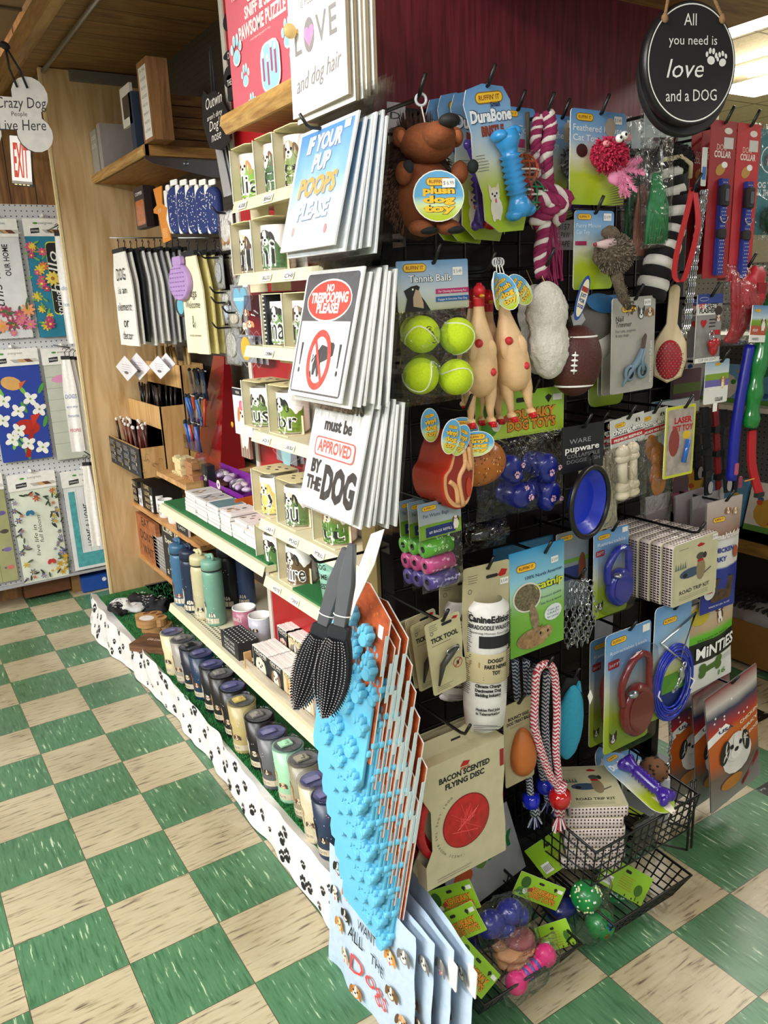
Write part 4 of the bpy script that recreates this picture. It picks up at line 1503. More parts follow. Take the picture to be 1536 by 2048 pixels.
mb.text('24',0,.06,.02,WHITE,bold=.02)
mb.box(-.031,-.01,0,.031,0,.16,CLEAR)
tag(mb.build('acrylic_holder',None,(.5,p.y,.83),LEFT),'small black and clear acrylic holder in front of the red stand','holder')
# ---- towels hanging on rings
def towel(loc,wd,h,c,label,group,txt=None,rz=LEFT,seed=0,clip=INK):
 t=thing('tea_towel',label,'towel',loc,rz,group=group)
 mb=MB()
 m=M(c,.9,bump=.3,sc=80)
 def fn(a,b):
  fl=.5+.5*b*0
  wv=.004*math.sin(a*9+seed)*(1-b)+.003*noise.noise(Vector((a*4,b*3,seed)))
  return((a-.5)*wd*(.62+.38*min(1,(1-b)*3)),wv,-h*(1-b))
 mb.grid(fn,10,14,m)
 mb.grid(lambda a,b:(fn(a,b)[0]*.97,fn(a,b)[1]+.006,fn(a,b)[2]*.99),10,14,m)
 mb.grid(lambda a,b:((fn(1 if a>.5 else 1,b)[0]),fn(1,b)[1]+.006*a,fn(1,b)[2]),1,14,m)
 mb.grid(lambda a,b:((fn(0,b)[0]),fn(0,b)[1]+.006*a,fn(0,b)[2]),1,14,m)
 mb.k=60
 if txt:
  for i,(s,z,hh_,col)in enumerate(txt):
   mb.text(s,0,-h*z,hh_,M(col,.8),w=min(wd*.8,hh_*len(s)*.85),sh=.1,y=-.0045)
 mb.build('cloth',t)
 mb=MB()
 mb.box(-wd*.32,-.004,-.004,wd*.32,.01,.012,clip)
 mb.tube([(0,.003,.012),(0,.003,.03),(.01,.003,.04),(0,.003,.05),(-.01,.003,.042)],.0018,clip,6)
 mb.build('clip_hanger',t)
 return t
cy,zt,wd,h=fitX((233,500,264,690),.47)
cols=['#efece4','#ebe8df','#2a2a2d','#e9e7e1','#d9d8d6','#efede6','#a9a9ac','#efede6','#8f9094','#a4a5a8','#97989c']
for i,c in enumerate(cols):
 towel((.47+.024*i,cy-.006*i,zt-.004*(i%3)),wd*1.15,h*(1-.03*(i%3)),c,'white tea towel with black lettering ending in G, leftmost on the rings' if i==0 else('charcoal tea towel between white ones' if i==2 else('white tea towel lettered D right behind the leftmost one' if i==1 else(('grey' if i in(6,8,9,10)else'white')+' tea towel on the ring rail, '+NTH[i]+' from the left'))),'tea towels on the ring rail',[('DOG',.30,.05,'#1b1b1e'),('is an',.44,.03,'#1b1b1e'),('element',.62,.035,'#1b1b1e'),('or',.8,.045,'#1b1b1e'),('decor',.93,.035,'#1b1b1e')]if i==0 else[('D',.85,.035,'#1b1b1e'),('F',.6,.03,'#1b1b1e')]if i in(1,4)else None,seed=i)
mb=MB()
mb.tube([(.44,cy,zt+.055),(.8,cy,zt+.055)],.003,STEEL,6)
tag(mb.build('hanging_rail',None),'thin metal rail carrying the white and grey tea towels','rail')
cy,zt,wd,h=fitX((372,508,402,706),.47)
for i,c in enumerate(['#efe9c4','#e5d891','#e9dfa0','#1d1d20','#e9e3c4','#e6dfbf']):
 towel((.47+.03*i,cy-.004*i,zt),wd*1.3,h,c,['cream towel lettered dogs welcome with a dark paw','yellow towel right behind the dogs welcome towel','second yellow towel behind the dogs welcome towel','black towel among the yellow ones','cream towel right of the black one','last cream towel by the pegboard goods'][i],'yellow and cream towels on the second rail',[('Dogs',.42,.028,'#2a2a2a'),('Welcome',.53,.024,'#2a2a2a'),('people tolerated',.82,.008,'#3a3a3a')]if i==0 else None,seed=i+5)
mb=MB()
mb.paw(0,0,.012,INK)
mb.tube([(.0,0,.012),(0,0,.03)],.0015,INK,4)
tag(mb.build('paw_patch',None,(.463,cy-.002,zt-h*.7),LEFT),'black and red embroidered paw on the dogs welcome towel','patch')
mb=MB()
mb.tube([(.44,cy,zt+.055),(.8,cy,zt+.055)],.003,STEEL,6)
tag(mb.build('hanging_rail',None),'thin metal rail carrying the yellow and cream towels','rail')
cy,zt,wd,h=fitX((336,512,374,602),.45)
mb=MB()
LI=M('#b391c9',.5)
mb.prism(circ(0,-h*.58,wd/2,h*.42,24),0,.02,LI,bev=.004)
mb.prism(rrect(0,-h*.1,wd*.45,h*.2,.01),.002,.016,LI)
for i in range(6):
 for j in range(7):
  a,b=-wd*.34+i*wd*.135,-h*.27-j*h*.1
  if(a/(wd*.42))**2+((b+h*.58)/(h*.36))**2<1:
   mb.lathe([(.0024,0),(.002,-.006),(0,-.007)],M('#9f7db8',.5),6,(a,0,b),'Y')
tag(mb.build('rubber_brush',None,(.45,cy,zt),LEFT),'oval lilac rubber grooming brush hanging between the towels','brush')
cy,zt,wd,h=fitX((350,590,372,634),.49)
mb=MB()
mb.prism(circ(0,-h/2,wd/2,h/2,20),0,.016,M('#1b2a30',.4),bev=.003)
mb.ell(0,-h*.5,wd*.3,h*.38,M('#5fb7cf',.3))
tag(mb.build('pet_comb',None,(.49,cy,zt),LEFT),'dark oval brush with teal face hanging below the lilac one','brush')
for i,b in enumerate(((232,712,274,762),(254,706,300,760),(298,712,340,758),(318,706,350,745))):
 cy,zt,wd,h=fitX(b,.48+.03*(i%2))
 mb=MB()
 mb.prism([(0,0),(-wd/2,-h/2),(0,-h),(wd/2,-h/2)],0,.002,M('#e9e6ea',.6))
 for j in range(4):
  mb.rc(-wd*.2,-h*.36-j*h*.09,wd*.2,-h*.35-j*h*.09,M('#77747c',.6))
 mb.ell(0,-h*.66,wd*.1,h*.06,M('#6a6770',.6))
 mb.tube([(0,.001,0),(.004,.001,.07)],.0006,STEEL,4)
 tag(mb.build('diamond_tag',None,(.48+.03*(i%2),cy,zt),LEFT),['diamond shaped white swing tag, leftmost below the towels','diamond shaped white swing tag overlapping the leftmost one','third diamond shaped swing tag below the grey towels','diamond swing tag furthest right, half behind another'][i],'tag','diamond swing tags under the towels')
for i,b in enumerate(((270,372,290,458),(278,374,300,456))):
 cy,zt,wd,h=fitX(b,.50+.05*i)
 mb=MB()
 mb.box(-wd/2,0,-h,wd/2,.03,0,M('#2c211e',.4))
 mb.flat(rrect(0,-h*.62,wd*.85,h*.6,.01),M('#b5683a',.3,coat=.4,var=.3,sc=60))
 mb.text('COPPER',0,-h*.2,.012,WHITE,w=wd*.7)
 tag(mb.build('copper_pack',None,(.50+.05*i,cy,zt),LEFT),['black and copper pack at the far left under the corner shelf','second black and copper pack behind the first one'][i],'pack')
cy,zt,wd,h=fitX((308,372,334,488),.5)
mb=MB()
OC=M('#dc8a2b',.5)
mb.prism([(-wd*.35,0),(-wd*.2,-h*.3),(-wd*.5,-h*.35),(-wd*.5,-h*.42),(-wd*.2,-h*.46),(-wd*.1,-h*.6),(0,-h),(wd*.6,-h*.97),(wd*.4,-h*.6),(wd*.5,-h*.4),(wd*.2,-h*.3),(wd*.3,0)],0,.004,OC)
for j in range(6):
 mb.rc(wd*.05,-h*(.75+.03*j),wd*.42,-h*(.76+.03*j),M('#f2c98a',.6))
mb.text('FUR',0,-h*.45,.014,M('#f6e2c2',.6))
tag(mb.build('orange_comb',None,(.5,cy,zt),LEFT,ry=0),'bright orange die cut card hanging left of the starry mitts','card')
NV=M('#1c2f6b',.7,sc=200,var=.2)
for i in range(5):
 b=(342+19*i,358,364+19*i,472)
 cy,zt,wd,h=fitX(b,.52+.0*i)
 mb=MB()
 mb.prism([(p_[0],p_[1])for p_ in rrect(0,-h*.55,wd*.8,h*.85,wd*.35,6)],-.012,.012,NV,bev=.005)
 for j in range(40):
  mb.ell(random.uniform(-wd*.3,wd*.3),random.uniform(-h*.93,-h*.2),.0022,.0022,WHITE,n=5,y=-.0125)
 mb.prism(rrect(-wd*.42,-h*.5,wd*.25,h*.9,.01),.0,.014,WHITE)
 mb.prism(rrect(0,-h*.04,wd*.4,h*.1,.004),-.002,.002,WHITE)
 if i==0:
  mb.prism(rrect(-wd*.5,-h*.55,wd*.2,h*.8,.005),-.006,.014,M('#e9e4dc',.7))
 tag(mb.build('starry_mitt',None,(.52,cy,zt),LEFT+.2),['starry navy mitt with a broad white edge, leftmost of the mitts','starry navy mitt, second from the left','starry navy mitt in the middle of the five','starry navy mitt, fourth from the left','starry navy mitt nearest the red column'][i],'mitt','starry navy mitts under the corner shelf')
def shelfbox(b,X,c,label,name='white_box',d=.12,lines=(),fg='#55565a',zb=2.123):
 cy,zt,wd,h=fitX(b,X)
 mb=MB()
 h=zt-zb
 mb.box(-wd/2,0,0,wd/2,d,h,M(c,.5)if isinstance(c,str)else c)
 for i,s in enumerate(lines):
  mb.text(s,0,h*(.78-.2*i),h*.1,M(fg,.6),w=wd*.7)
 return tag(mb.build(name,None,(X,cy,zb),LEFT),label,'box')
shelfbox((183,258,195,335),.5,'#a7a49e','grey printed box at the left end of the corner shelf',d=.14,lines=('COOK','BOOK'),fg='#e9e5da')
shelfbox((196,244,202,322),.5,'#aaa29e','pale box with greyish spine, second on the corner shelf','pale_box',d=.22)
cy,zt,wd,h=fitX((242,168,262,255),.5)
mb=MB()
mb.box(-wd/2,0,-h,wd/2,.012,0,M('#dcd8d0',.5))
mb.rc(-wd*.33,-h*.8,wd*.33,-h*.25,M('#4a4038',.4))
tag(mb.build('photo_frame',None,(.5,cy,zt),LEFT),'white photo frame leaning on the corner shelf','picture frame')
shelfbox((259,180,267,282),.5,'#2b3a50','dark blue narrow box between the white frame and wooden frame','narrow_box',d=.05)
cy,zt,wd,h=fitX((263,120,300,280),.505)
FRW=wood('frame_wood','#7a5230','#a87a4a','Z',18)
mb=MB()
h=zt-2.123
wd=.12
mb.box(-wd/2,0,0,wd/2,.075,h,FRW)
mb.rc(-wd*.36,.012,wd*.36,h-.02,M('#efece5',.5))
for i,s in enumerate(('IN THIS','HOUSE WE','DO DOG','KISSES','WE DO','PAWS','WE DO','LOVE')):
 mb.text(s,0,h*(.86-.105*i),h*.035,M('#6f665a',.6),w=wd*.5)
tag(mb.build('wooden_frame_box',None,(.505,onX(290,200,.505).y,2.123),LEFT),'tall wooden box frame with white lettered panel on the corner shelf','sign')
p=onY(320,180,-1.2)
mb=MB()
SLT=wood('slatted_crate','#5f3f20','#8f6534','X',20,.5,2.,planks=0)
for j in range(5):
 mb.box(.56,-1.19,2.123+j*.04,.79,-1.05,2.16+j*.04,SLT)
tag(mb.build('slatted_crate',None),'low brown slatted wooden crate at the back of the corner shelf','crate')
cy,zt,wd,h=fitX((404,165,456,305),.46)
t=thing('dog_silhouette_sign','black hanging sign lettered our nose beside the red column','sign',(.46,cy,zt),LEFT)
mb=MB()
mb.prism([(-wd*.45,-h*.12),(-wd*.35,0),(-wd*.2,-h*.1),(wd*.1,-h*.1),(wd*.3,-h*.25),(wd*.5,-h*.5),(wd*.5,-h*.9),(wd*.1,-h),(-wd*.3,-h*.9),(-wd*.5,-h*.5)],0,.008,M('#101011',.5))
for i,(s,hh_)in enumerate((('Outwin',.03),("aren't dirty",.014),("Dog's",.026),('nose',.026))):
 mb.text(s,0,-h*(.32+.17*i),hh_,M('#e9e6df',.6),w=min(wd*.8,hh_*len(s)*.7),sh=.25)
mb.build('board',t)
mb=MB()
mb.tube([(-.01,.004,-.02),(-.005,.004,.08),(0,.004,.1),(.01,.004,.04),(.012,.004,-.02)],.003,INK,5)
mb.build('ribbon',t)
pk=0
lab5=['carded spoon set with orange handles below black sign','clear pack with pale pink item, upper row by the red column','clear pack of long silver spoon beside the towels','clear pack with pale insole, middle of the column of packs','clear pack with white oval item under the insole pack','clear pack at the bottom of the pegboard column','silver sleeve pack hanging under the black sign','clear pack with looped cord beside the grey tag']
for i,(b,c)in enumerate((((438,420,466,502),'#eeebe6'),((462,500,476,570),'#d9b9b0'),((428,510,446,580),'#b9bcc2'),((456,620,482,655),'#d8cfb8'),((446,600,462,648),'#c4ccd8'),((448,650,480,730),'#c9c7c0'),((430,280,462,395),'#a9abb0'),((440,580,462,612),'#d0cfca'))):
 cy,zt,wd,h=fitX(b,.5+.012*(i%3))
 mb=MB()
 if i==6:
  for k in range(6):
   mb.prism([(-wd*.4+k*.006,0),(wd*.0+k*.008,0),(wd*.4+k*.006,-h),(-wd*.1+k*.006,-h)],.008*k,.008*k+.002,M('#b9babd',.35,.3))
 else:
  mb.prism(rrect(0,-h/2,wd*.9,h*.95,.004),.004,.006,M('#eceae6',.5)if i==0 else M('#a5a6a4',.4))
  mb.prism(circ(0,-h*.5,wd*.28,h*.3),-.004,.003,M(c,.4),bev=.002)
  if i==0:
   for q in(-.25,0,.25):
    mb.ell(wd*q,-h*.72,wd*.11,h*.14,M('#c98430',.4))
    mb.ell(wd*q,-h*.42,wd*.09,h*.16,M('#8f7f78',.3))
  mb.pillow(-wd/2,-h,wd/2,0,.012,FILM,6,.4,i)
 tag(mb.build('carded_pack',None,(.5+.012*(i%3),cy,zt),LEFT),lab5[i],'pack')
 hookX(cy,zt-.008,.485,lab5[i],x0=.62)
GT=M('#83868c',.5)
BL=M('#6fb2cf',.45)
for i,(b,kind)in enumerate((((462,568,499,622),0),((474,670,510,724),1),((553,890,592,925),2))):
 cy,zt,wd,h=fitX(b,.44 if i<2 else.48)
 for k in range(3 if i else 1):
  mb=MB()
  mb.prism(rect(-wd/2,-h,wd/2,0),0,.002,GT,WHITE)
  mb.ring(0,-h/2,wd*.69,h*.69,.001,WHITE,4)
  if k==0:
   mb.rc(-wd*.35,-h*.12,wd*.35,-h*.1,INK)
   if kind==0:
    mb.heart(0,-h*.6,wd*.36,BL)
    mb.rc(-wd*.36,-h*.62,wd*.36,-h*.5,M('#a9d4e4',.5))
   elif kind==1:
    mb.flat([(-.008,-h*.65),(-.014,-h*.95),(0,-h*.85),(.014,-h*.95),(.008,-h*.65)],BL)
    mb.ell(0,-h*.5,wd*.26,wd*.26,M('#e3ab2c',.4))
   else:
    mb.star(0,-h*.6,wd*.34,BL)
    mb.ell(0,-h*.6,wd*.24,wd*.24,M('#9cc9cf',.4))
   mb.rc(wd*.2,-h*.12,wd*.45,-h*.02,WHITE)
  o=mb.build('charm_card',None,((.44 if i<2 else.48)+.014*k,cy-.012*k,zt-.002*k),LEFT,ry=0,rx=0)
  o.rotation_euler=(0,(-.12*k if i==2 else.02*k),LEFT)
  tag(o,[['grey card with blue heart charm left of the wine glass'],['grey card with gold rosette charm below the wine glass shelf','grey card just behind the gold rosette card','farthest grey card behind the gold rosette card'],['grey card with pale blue bone charm under the terrier mug','grey card fanned behind the pale blue charm','outermost fanned grey card by the red board']][i][k],'card')
cy,zt,wd,h=fitX((468,778,502,870),.42)
mb=MB()
mb.prism(rect(-wd/2,-h,wd/2,0),0,.003,WHITE)
mb.rc(-wd/2,-h*.16,wd/2,-.002,INK)
mb.text('VERA',-wd*.2,-h*.12,.008,WHITE,w=.03)
mb.dog(0,-h*.55,wd*.26,'#efe6da','#c67a3c')
mb.ell(-.004,-h*.36,wd*.12,wd*.12,M('#d9607c',.5))
mb.ell(.006,-h*.35,wd*.1,wd*.1,M('#e88ba0',.5))
tag(mb.build('sticker_card',None,(.42,cy,zt),LEFT),'white card with spaniel puppy wearing a pink flower','card')
cy,zt,wd,h=fitX((482,868,504,916),.45)
for k in range(4):
 mb=MB()
 mb.prism(rect(-wd/2+.0,-h,-wd/2+.014,0),0,.01,M('#b39c8d',.35,.3))
 tag(mb.build('clear_strip',None,(.45,cy-.018*k,zt),LEFT),NTH[k]+' narrow brown strip from the left under the spaniel card','strip','strips under the spaniel card')
# ---- mats and towels of the pegboard wall
def mat_header(mb,w_,hd=.085):
 mb.prism(rrect(0,-hd/2,w_*1.02,hd,.004),-.004,.014,WHITE)
 mb.text('evergreen',w_*.06,-hd*.32,.012,M('#7c8077',.6),y=-.0045)
 mb.ell(-w_*.2,-hd*.27,.012,.005,M('#4f9a3c',.5),y=-.0045)
 mb.flat([(-w_*.35,-hd*.85),(-w_*.12,-hd*.8),(-w_*.12,-hd*.52),(-w_*.35,-hd*.57)],INK,y=-.0045)
 mb.text('SASSAFRAS',-w_*.235,-hd*.74,.009,WHITE,w=w_*.2,y=-.005)
 for i,c in enumerate(('#b9b4ac','#c9a06a','#6b3a26','#c9c5bc')):
  x=-w_*.06+i*w_*.13
  mb.flat([(x,-hd*.62),(x+.03,-hd*.62),(x+.05,-hd*.82),(x+.02,-hd*.82)],M(c,.6),y=-.0045)
YM=.028
def flower(mb,x,z,r,c,cc='#d9a520',n=8):
 for i in range(n):
  a=2*PI*i/n
  mb.ell(x+r*.6*math.cos(a),z+r*.6*math.sin(a),r*.5,r*.22,M(c,.6),a,8)
 mb.ell(x,z,r*.28,r*.28,M(cc,.6),n=8)
def leaf(mb,x,z,r,a,c='#3f6b3a'):
 mb.ell(x+r*.5*math.cos(a),z+r*.5*math.sin(a),r*.55,r*.17,M(c,.6),a,8)
rm=random.Random(11)
mats=[((-40,437,51,678),'#d9dadb','grey wood look floor mat lettered this is us with pink flowers',0),((61,437,140,674),'#1f7d9a','teal floor mat with black panel, white script and daisies',1),((-15,697,92,922),'#2340a0','blue floor mat with red and yellow birds among dogwood',2),((96,694,178,918),'#c5cabb','pale grey plank floor mat with a pink flower, half behind towels',3),((-80,950,23,1172),'#a3a374','olive plank floor mat with garden tools at the left edge',4),((28,944,126,1162),'#dfe5d4','pale floor mat lettered live life in full bloom',5),((133,938,222,1137),'#e3e5e6','white floor mat with teal frame lettered home',6)]
for b,c,lab,k in mats:
 cx,zt,w_,h=fit(b,YM)
 t=thing('floor_mat',lab,'floor mat',(cx,YM,zt),0,group='floor mats on the pegboard wall')
 mb=MB()
 mb.prism(rrect(0,-h/2-.02,w_*.96,h-.04,.004),0,.01,M(c,.7,sc=12,var=.08),INK)
 hw,H=w_*.48,h
 if k==0:
  mb.text('this is us',-hw*.1,-H*.5,.05,INK,w=.27,rot=PI/2,sh=.25)
  mb.text('OUR HOME',hw*.42,-H*.34,.026,INK,w=.15,rot=PI/2,bold=.02)
  for i in range(14):
   flower(mb,hw*rm.uniform(-.5,.95),-H*rm.uniform(.76,.97),rm.uniform(.015,.035),rm.choice(['#d9779a','#c24a6a','#e89a6a','#a83a5a']))
   leaf(mb,hw*rm.uniform(-.5,.9),-H*rm.uniform(.7,.97),.035,rm.random()*6,'#4f6a4a')
 elif k==1:
  mb.flat(rrect(hw*.45,-H*.5,hw*1.0,H*.62,.02),M('#c9d24a',.6))
  mb.flat(rrect(hw*.45,-H*.5,hw*.95,H*.6,.02),INK)
  mb.text('hello',hw*.5,-H*.45,.05,WHITE,w=.2,rot=PI/2,sh=.25)
  mb.text('spring',hw*.5,-H*.72,.04,WHITE,w=.12,rot=PI/2,sh=.25)
  for i in range(18):
   leaf(mb,hw*rm.uniform(-.95,-.2),-H*rm.uniform(.2,.95),.03,rm.random()*6,'#6fa84a')
   flower(mb,hw*rm.uniform(-.9,-.25),-H*rm.uniform(.22,.95),rm.uniform(.014,.026),rm.choice(['#d9547a','#e3c23c','#e07a3c','#b83a6a']),'#e8d04a')
  flower(mb,hw*.1,-H*.5,.034,'#e6cf5a','#a86a20',10)
 elif k==2:
  for i in range(16):
   leaf(mb,hw*rm.uniform(-.9,.9),-H*rm.uniform(.2,.95),.06,rm.random()*6,rm.choice(['#7cc24a','#4f9a3c']))
  mb.ell(-hw*.2,-H*.3,.05,.034,M('#d9a860',.6),-.3)
  mb.flat([(hw*.1,-H*.3),(hw*.4,-H*.28),(hw*.1,-H*.36)],M('#d9602c',.6))
  mb.ell(hw*.18,-H*.7,.06,.04,M('#b52418',.6),-.2)
  mb.flat([(hw*.35,-H*.6),(hw*.8,-H*.58),(hw*.4,-H*.7)],M('#c9301c',.6))
  mb.flat([(hw*.25,-H*.72),(-hw*.1,-H*.97),(hw*.1,-H*.98),(hw*.45,-H*.72)],M('#a31d14',.6))
  for a,b_ in((-.6,-.45),(.45,-.45),(-.1,-.55),(.1,-.85),(-.5,-.8),(.75,-.55),(.65,-.9),(-.75,-.62),(-.2,-.72)):
   for q in range(4):
    an=q*PI/2+.5
    mb.ell(hw*a+.02*math.cos(an),H*b_+.02*math.sin(an),.02,.014,WHITE,an,8)
   mb.ell(hw*a,H*b_,.006,.006,M('#8aa84a',.6),n=8)
 elif k==3:
  for i in range(7):
   mb.rc(-hw,-H*(.25+.1*i),hw,-H*(.25+.1*i)-.002,M('#8f9686',.7))
  mb.ell(-hw*.2,-H*.27,.05,.02,M('#e39ac4',.6),.1)
  for i in range(6):
   leaf(mb,hw*.2,-H*rm.uniform(.55,.9),.03,rm.random()*6)
   flower(mb,hw*.25,-H*rm.uniform(.55,.9),.012,'#c9484a')
 elif k==4:
  for q in(-.2,.3):
   mb.rc(hw*q,-H,hw*q+.002,-.1,M('#6f7048',.7))
  for i in range(4):
   mb.rc(hw*.5,-H*(.35+.17*i),hw*.85,-H*(.35+.17*i)-.01,M('#5a5370',.6))
   mb.ell(hw*.75,-H*(.36+.17*i),.02,.012,M(['#6a5a9a','#4a4438','#7a6aa8','#c9776a'][i],.6))
 elif k==5:
  mb.text('live life in',-hw*.1,-H*.62,.02,M('#3a3f36',.6),w=.17,rot=PI/2,sh=.3)
  mb.text('full bloom',hw*.12,-H*.52,.02,M('#3a3f36',.6),w=.15,rot=PI/2,sh=.3)
  for i in range(90):
   s=rm.choice([0,1,2,3])
   a,b_=(rm.uniform(-.95,-.6),rm.uniform(.2,.95))if s==0 else((rm.uniform(.55,.95),rm.uniform(.2,.95))if s<3 else(rm.uniform(-.9,.9),rm.choice([rm.uniform(.17,.23),rm.uniform(.88,.97)])))
   if i%2:
    leaf(mb,hw*a,-H*b_,.03,rm.random()*6,rm.choice(['#2f3d2c','#55634a']))
   else:
    col='#d9a920' if b_>.8 and a>0 else rm.choice(['#55558a','#7a79b0','#c9b04a','#b8453c','#6a6a75'])
    flower(mb,hw*a,-H*b_,rm.uniform(.008,.018),col,n=6)
  for a,b_,c2 in((-.3,.35,'#2f6f9a'),(.3,.83,'#c23a3c')):
   for q in(-1,1):
    mb.ell(hw*a+q*.01,-H*b_,.011,.016,M(c2,.6),q*.5,8)
 else:
  TL=M('#4fa3a8',.7,sc=40,var=.2)
  mb.rc(-hw*.8,-H*.93,-hw*.5,-H*.2,TL)
  mb.rc(-hw*.8,-H*.97,hw*.95,-H*.83,TL)
  for q in(-.45,-.1,.3,.7):
   mb.rc(hw*q,-H*.82,hw*q+.003,-.1,M('#c3c6c8',.7))
  mb.text('HOME & HOME',hw*.15,-H*.55,.04,INK,w=.24,rot=PI/2)
 mb.build('mat',t)
 mb=MB()
 mat_header(mb,w_*.96)
 mb.build('header_card',t)
 mb=MB()
 mb.lathe([(.011,0),(.009,-.02),(0,-.022)],M('#d8d5cf',.3),12,(0,.004,.012),'Y')
 mb.tube([(0,.02,.02),(0,-.02,.02),(0,-.024,.006)],.003,WHITE,6)
 o=mb.build('hang_hook',t)
tg=0
lb3=['upper','middle','lower']
for i,(b,n)in enumerate((((113,470,150,688),4),((122,716,166,905),4),((166,928,200,1094),4))):
 cx,zt,w_,h=fit(b,-.35)
 for k in range(n):
  c=['#f0eeea','#ece9e4','#e9e7e2','#e5e2dd'][k]if i<2 else['#efece6','#d9cfc9','#e6e1da','#cfc6c2'][k]
  txt=[('DOGS',.42,.02,'#5a77a8'),('are my',.52,.012,'#5a77a8'),('favourite',.62,.014,'#5a77a8'),('PEOPLE',.78,.016,'#c9506a')]if(i==1 and k==0)else([('dog',.5,.02,'#9fb0c4'),('home',.65,.02,'#9fb0c4')]if(i==0 and k==0)else None)
  towel((cx+.022*k,-.35+.012*k,zt-.004*k),w_*.62,h*(1-.01*k),c,(['white towel with faint blue print, front of the '+lb3[i]+' bunch by the plywood','white towel second in the '+lb3[i]+' bunch by the plywood','white towel third in the '+lb3[i]+' bunch by the plywood','white towel at the back of the '+lb3[i]+' bunch by the plywood'][k]),'white towels bunched beside the plywood edge',txt,rz=-.35,seed=i*5+k)
 mb=MB()
 mb.tube([(cx+.03,.05,zt+.05),(cx+.02,-.38,zt+.05)],.003,HOOK,6)
 tag(mb.build('display_hook'),'long hook on the pegboard carrying the '+lb3[i]+' towel bunch','hook')
p=onY(58,310,-.1)
cx,zt,w_,h=fit((26,272,66,368),-.25)
mb=MB()
mb.box(-w_/2,0,-h,w_/2,.09,0,M('#0f1012',.4))
mb.flat(rrect(0,-h/2,w_*.98,h*.98,.003),M('#f2f0ec',.5,em=.35))
mb.text('EXIT',0,-h*.84,h*.68,M('#d2503c',.5,em=.3),w=w_*.72,bold=.03)
for i in range(4):
 mb.add([(a,b_,-h-.0006)for a,b_ in rect(-w_*.4+i*w_*.2,.02,-w_*.28+i*w_*.2,.035)],[(0,1,2,3)],M('#f0c878',.5,em=3.))
mb.rc(-w_/2,-h,w_/2,-h+.012,M('#c9c6c0',.5))
mb.box(-.01,.09,-.02,.01,.5,0,INK)
tag(mb.build('exit_sign',None,(cx,-.25,zt),-.25,0,R(5)),'white box sign reading EXIT in red letters at the upper left','exit sign')
cx,zt,w_,h=fit((-62,150,84,300),-1.3)
t=thing('bone_sign','white bone shaped sign reading crazy dog people live here','sign',(cx,-1.3,zt),0,group=None)
mb=MB()
o_=[]
for i in range(64):
 a=2*PI*i/64
 o_.append(a)
bx,bz,br=w_*.36,h*.26,h*.25
P=[]
for(qx,qz,a0,a1)in((1,1,-60,190),(-1,1,-10,240),(-1,-1,120,370),(1,-1,170,420)):
 for i in range(12):
  a=R(a0+(a1-a0)*i/11)
  P.append((qx*bx+br*math.cos(a),-h/2+qz*bz+br*math.sin(a)))
mb.prism(P,0,.012,WHITE,INK)
for s,x,z,hh_,ww in(('Crazy Dog',.05,-.42,.034,w_*.7),('People',.04,-.53,.014,.05),('Live Here',.045,-.72,.034,w_*.66)):
 mb.text(s,x,h*z,hh_,M('#3b3d42',.6),w=ww,sh=.15,rot=.06)
mb.build('board',t)
mb=MB()
for q in(.2,.34):
 mb.tube([(w_*q,-.004,-h*.15),(w_*(q-.07),-.002,.02),(w_*.12,0,.09)],.004,INK,5)
mb.blob((w_*.12,0,.09),(.018,.008,.012),INK,10,8,.4,80)
mb.build('ribbon',t)
# ================================================================ CORNER STACKS (hang facing the left aisle)
def grad_mat(name,stops,ax=2,h=1.,nz_=.15,rough=.3,sc=14):
 if name in _M:
  return _M[name]
 m,nt,bs=newmat(name)
 N=NT(nt)
 tc=N.n('TexCoord')
 sp=N.n('SeparateXYZ')
 N.l(tc.outputs['Object'],sp.inputs[0])
 nz=N.n('TexNoise')
 nz.inputs['Scale'].default_value=sc
 nz.inputs['Detail'].default_value=4
 N.l(tc.outputs['Object'],nz.inputs['Vector'])
 t=N.m('ADD',N.m('MULTIPLY',sp.outputs[ax],-1/h),N.m('MULTIPLY',N.m('SUBTRACT',nz.outputs['Fac'],.5),nz_))
 N.l(N.ramp(t,stops),bs.inputs['Base Color'])
 bs.inputs['Roughness'].default_value=rough
 _M[name]=m
 return m
def sign_stack(n,X0,yc,zt,wd,h,tilt,draw,labels,group,step=.007,sleeve=True,thick=.0035,dy=-.004,rz0=LEFT):
 for k in range(n):
  rz=rz0+.012*((k*7)%5-2)
  t=thing('sleeved_sign' if sleeve else'canvas_sign',(labels[0]if k==0 else NTH[k]+labels[1]),'sign',(X0+step*k,yc+dy*k,zt-.003*((k*3)%4)),rz,group=group)
  t.rotation_euler=(-tilt*(1-.09*k),0,rz)
  mb=MB()
  draw(mb,wd,h,thick,k)
  mb.build('panel',t)
  if sleeve:
   mb=MB()
   for yy in(-.003,thick+.004):
    def fn(a,b,yy=yy):
     return((a-.5)*wd*1.05,yy+.0025*noise.noise(Vector((a*6,b*5,k*3+yy*99))),.05-(h+.062)*b)
    mb.grid(fn,7,8,SLEEVE)
   mb.build('clear_sleeve',t)
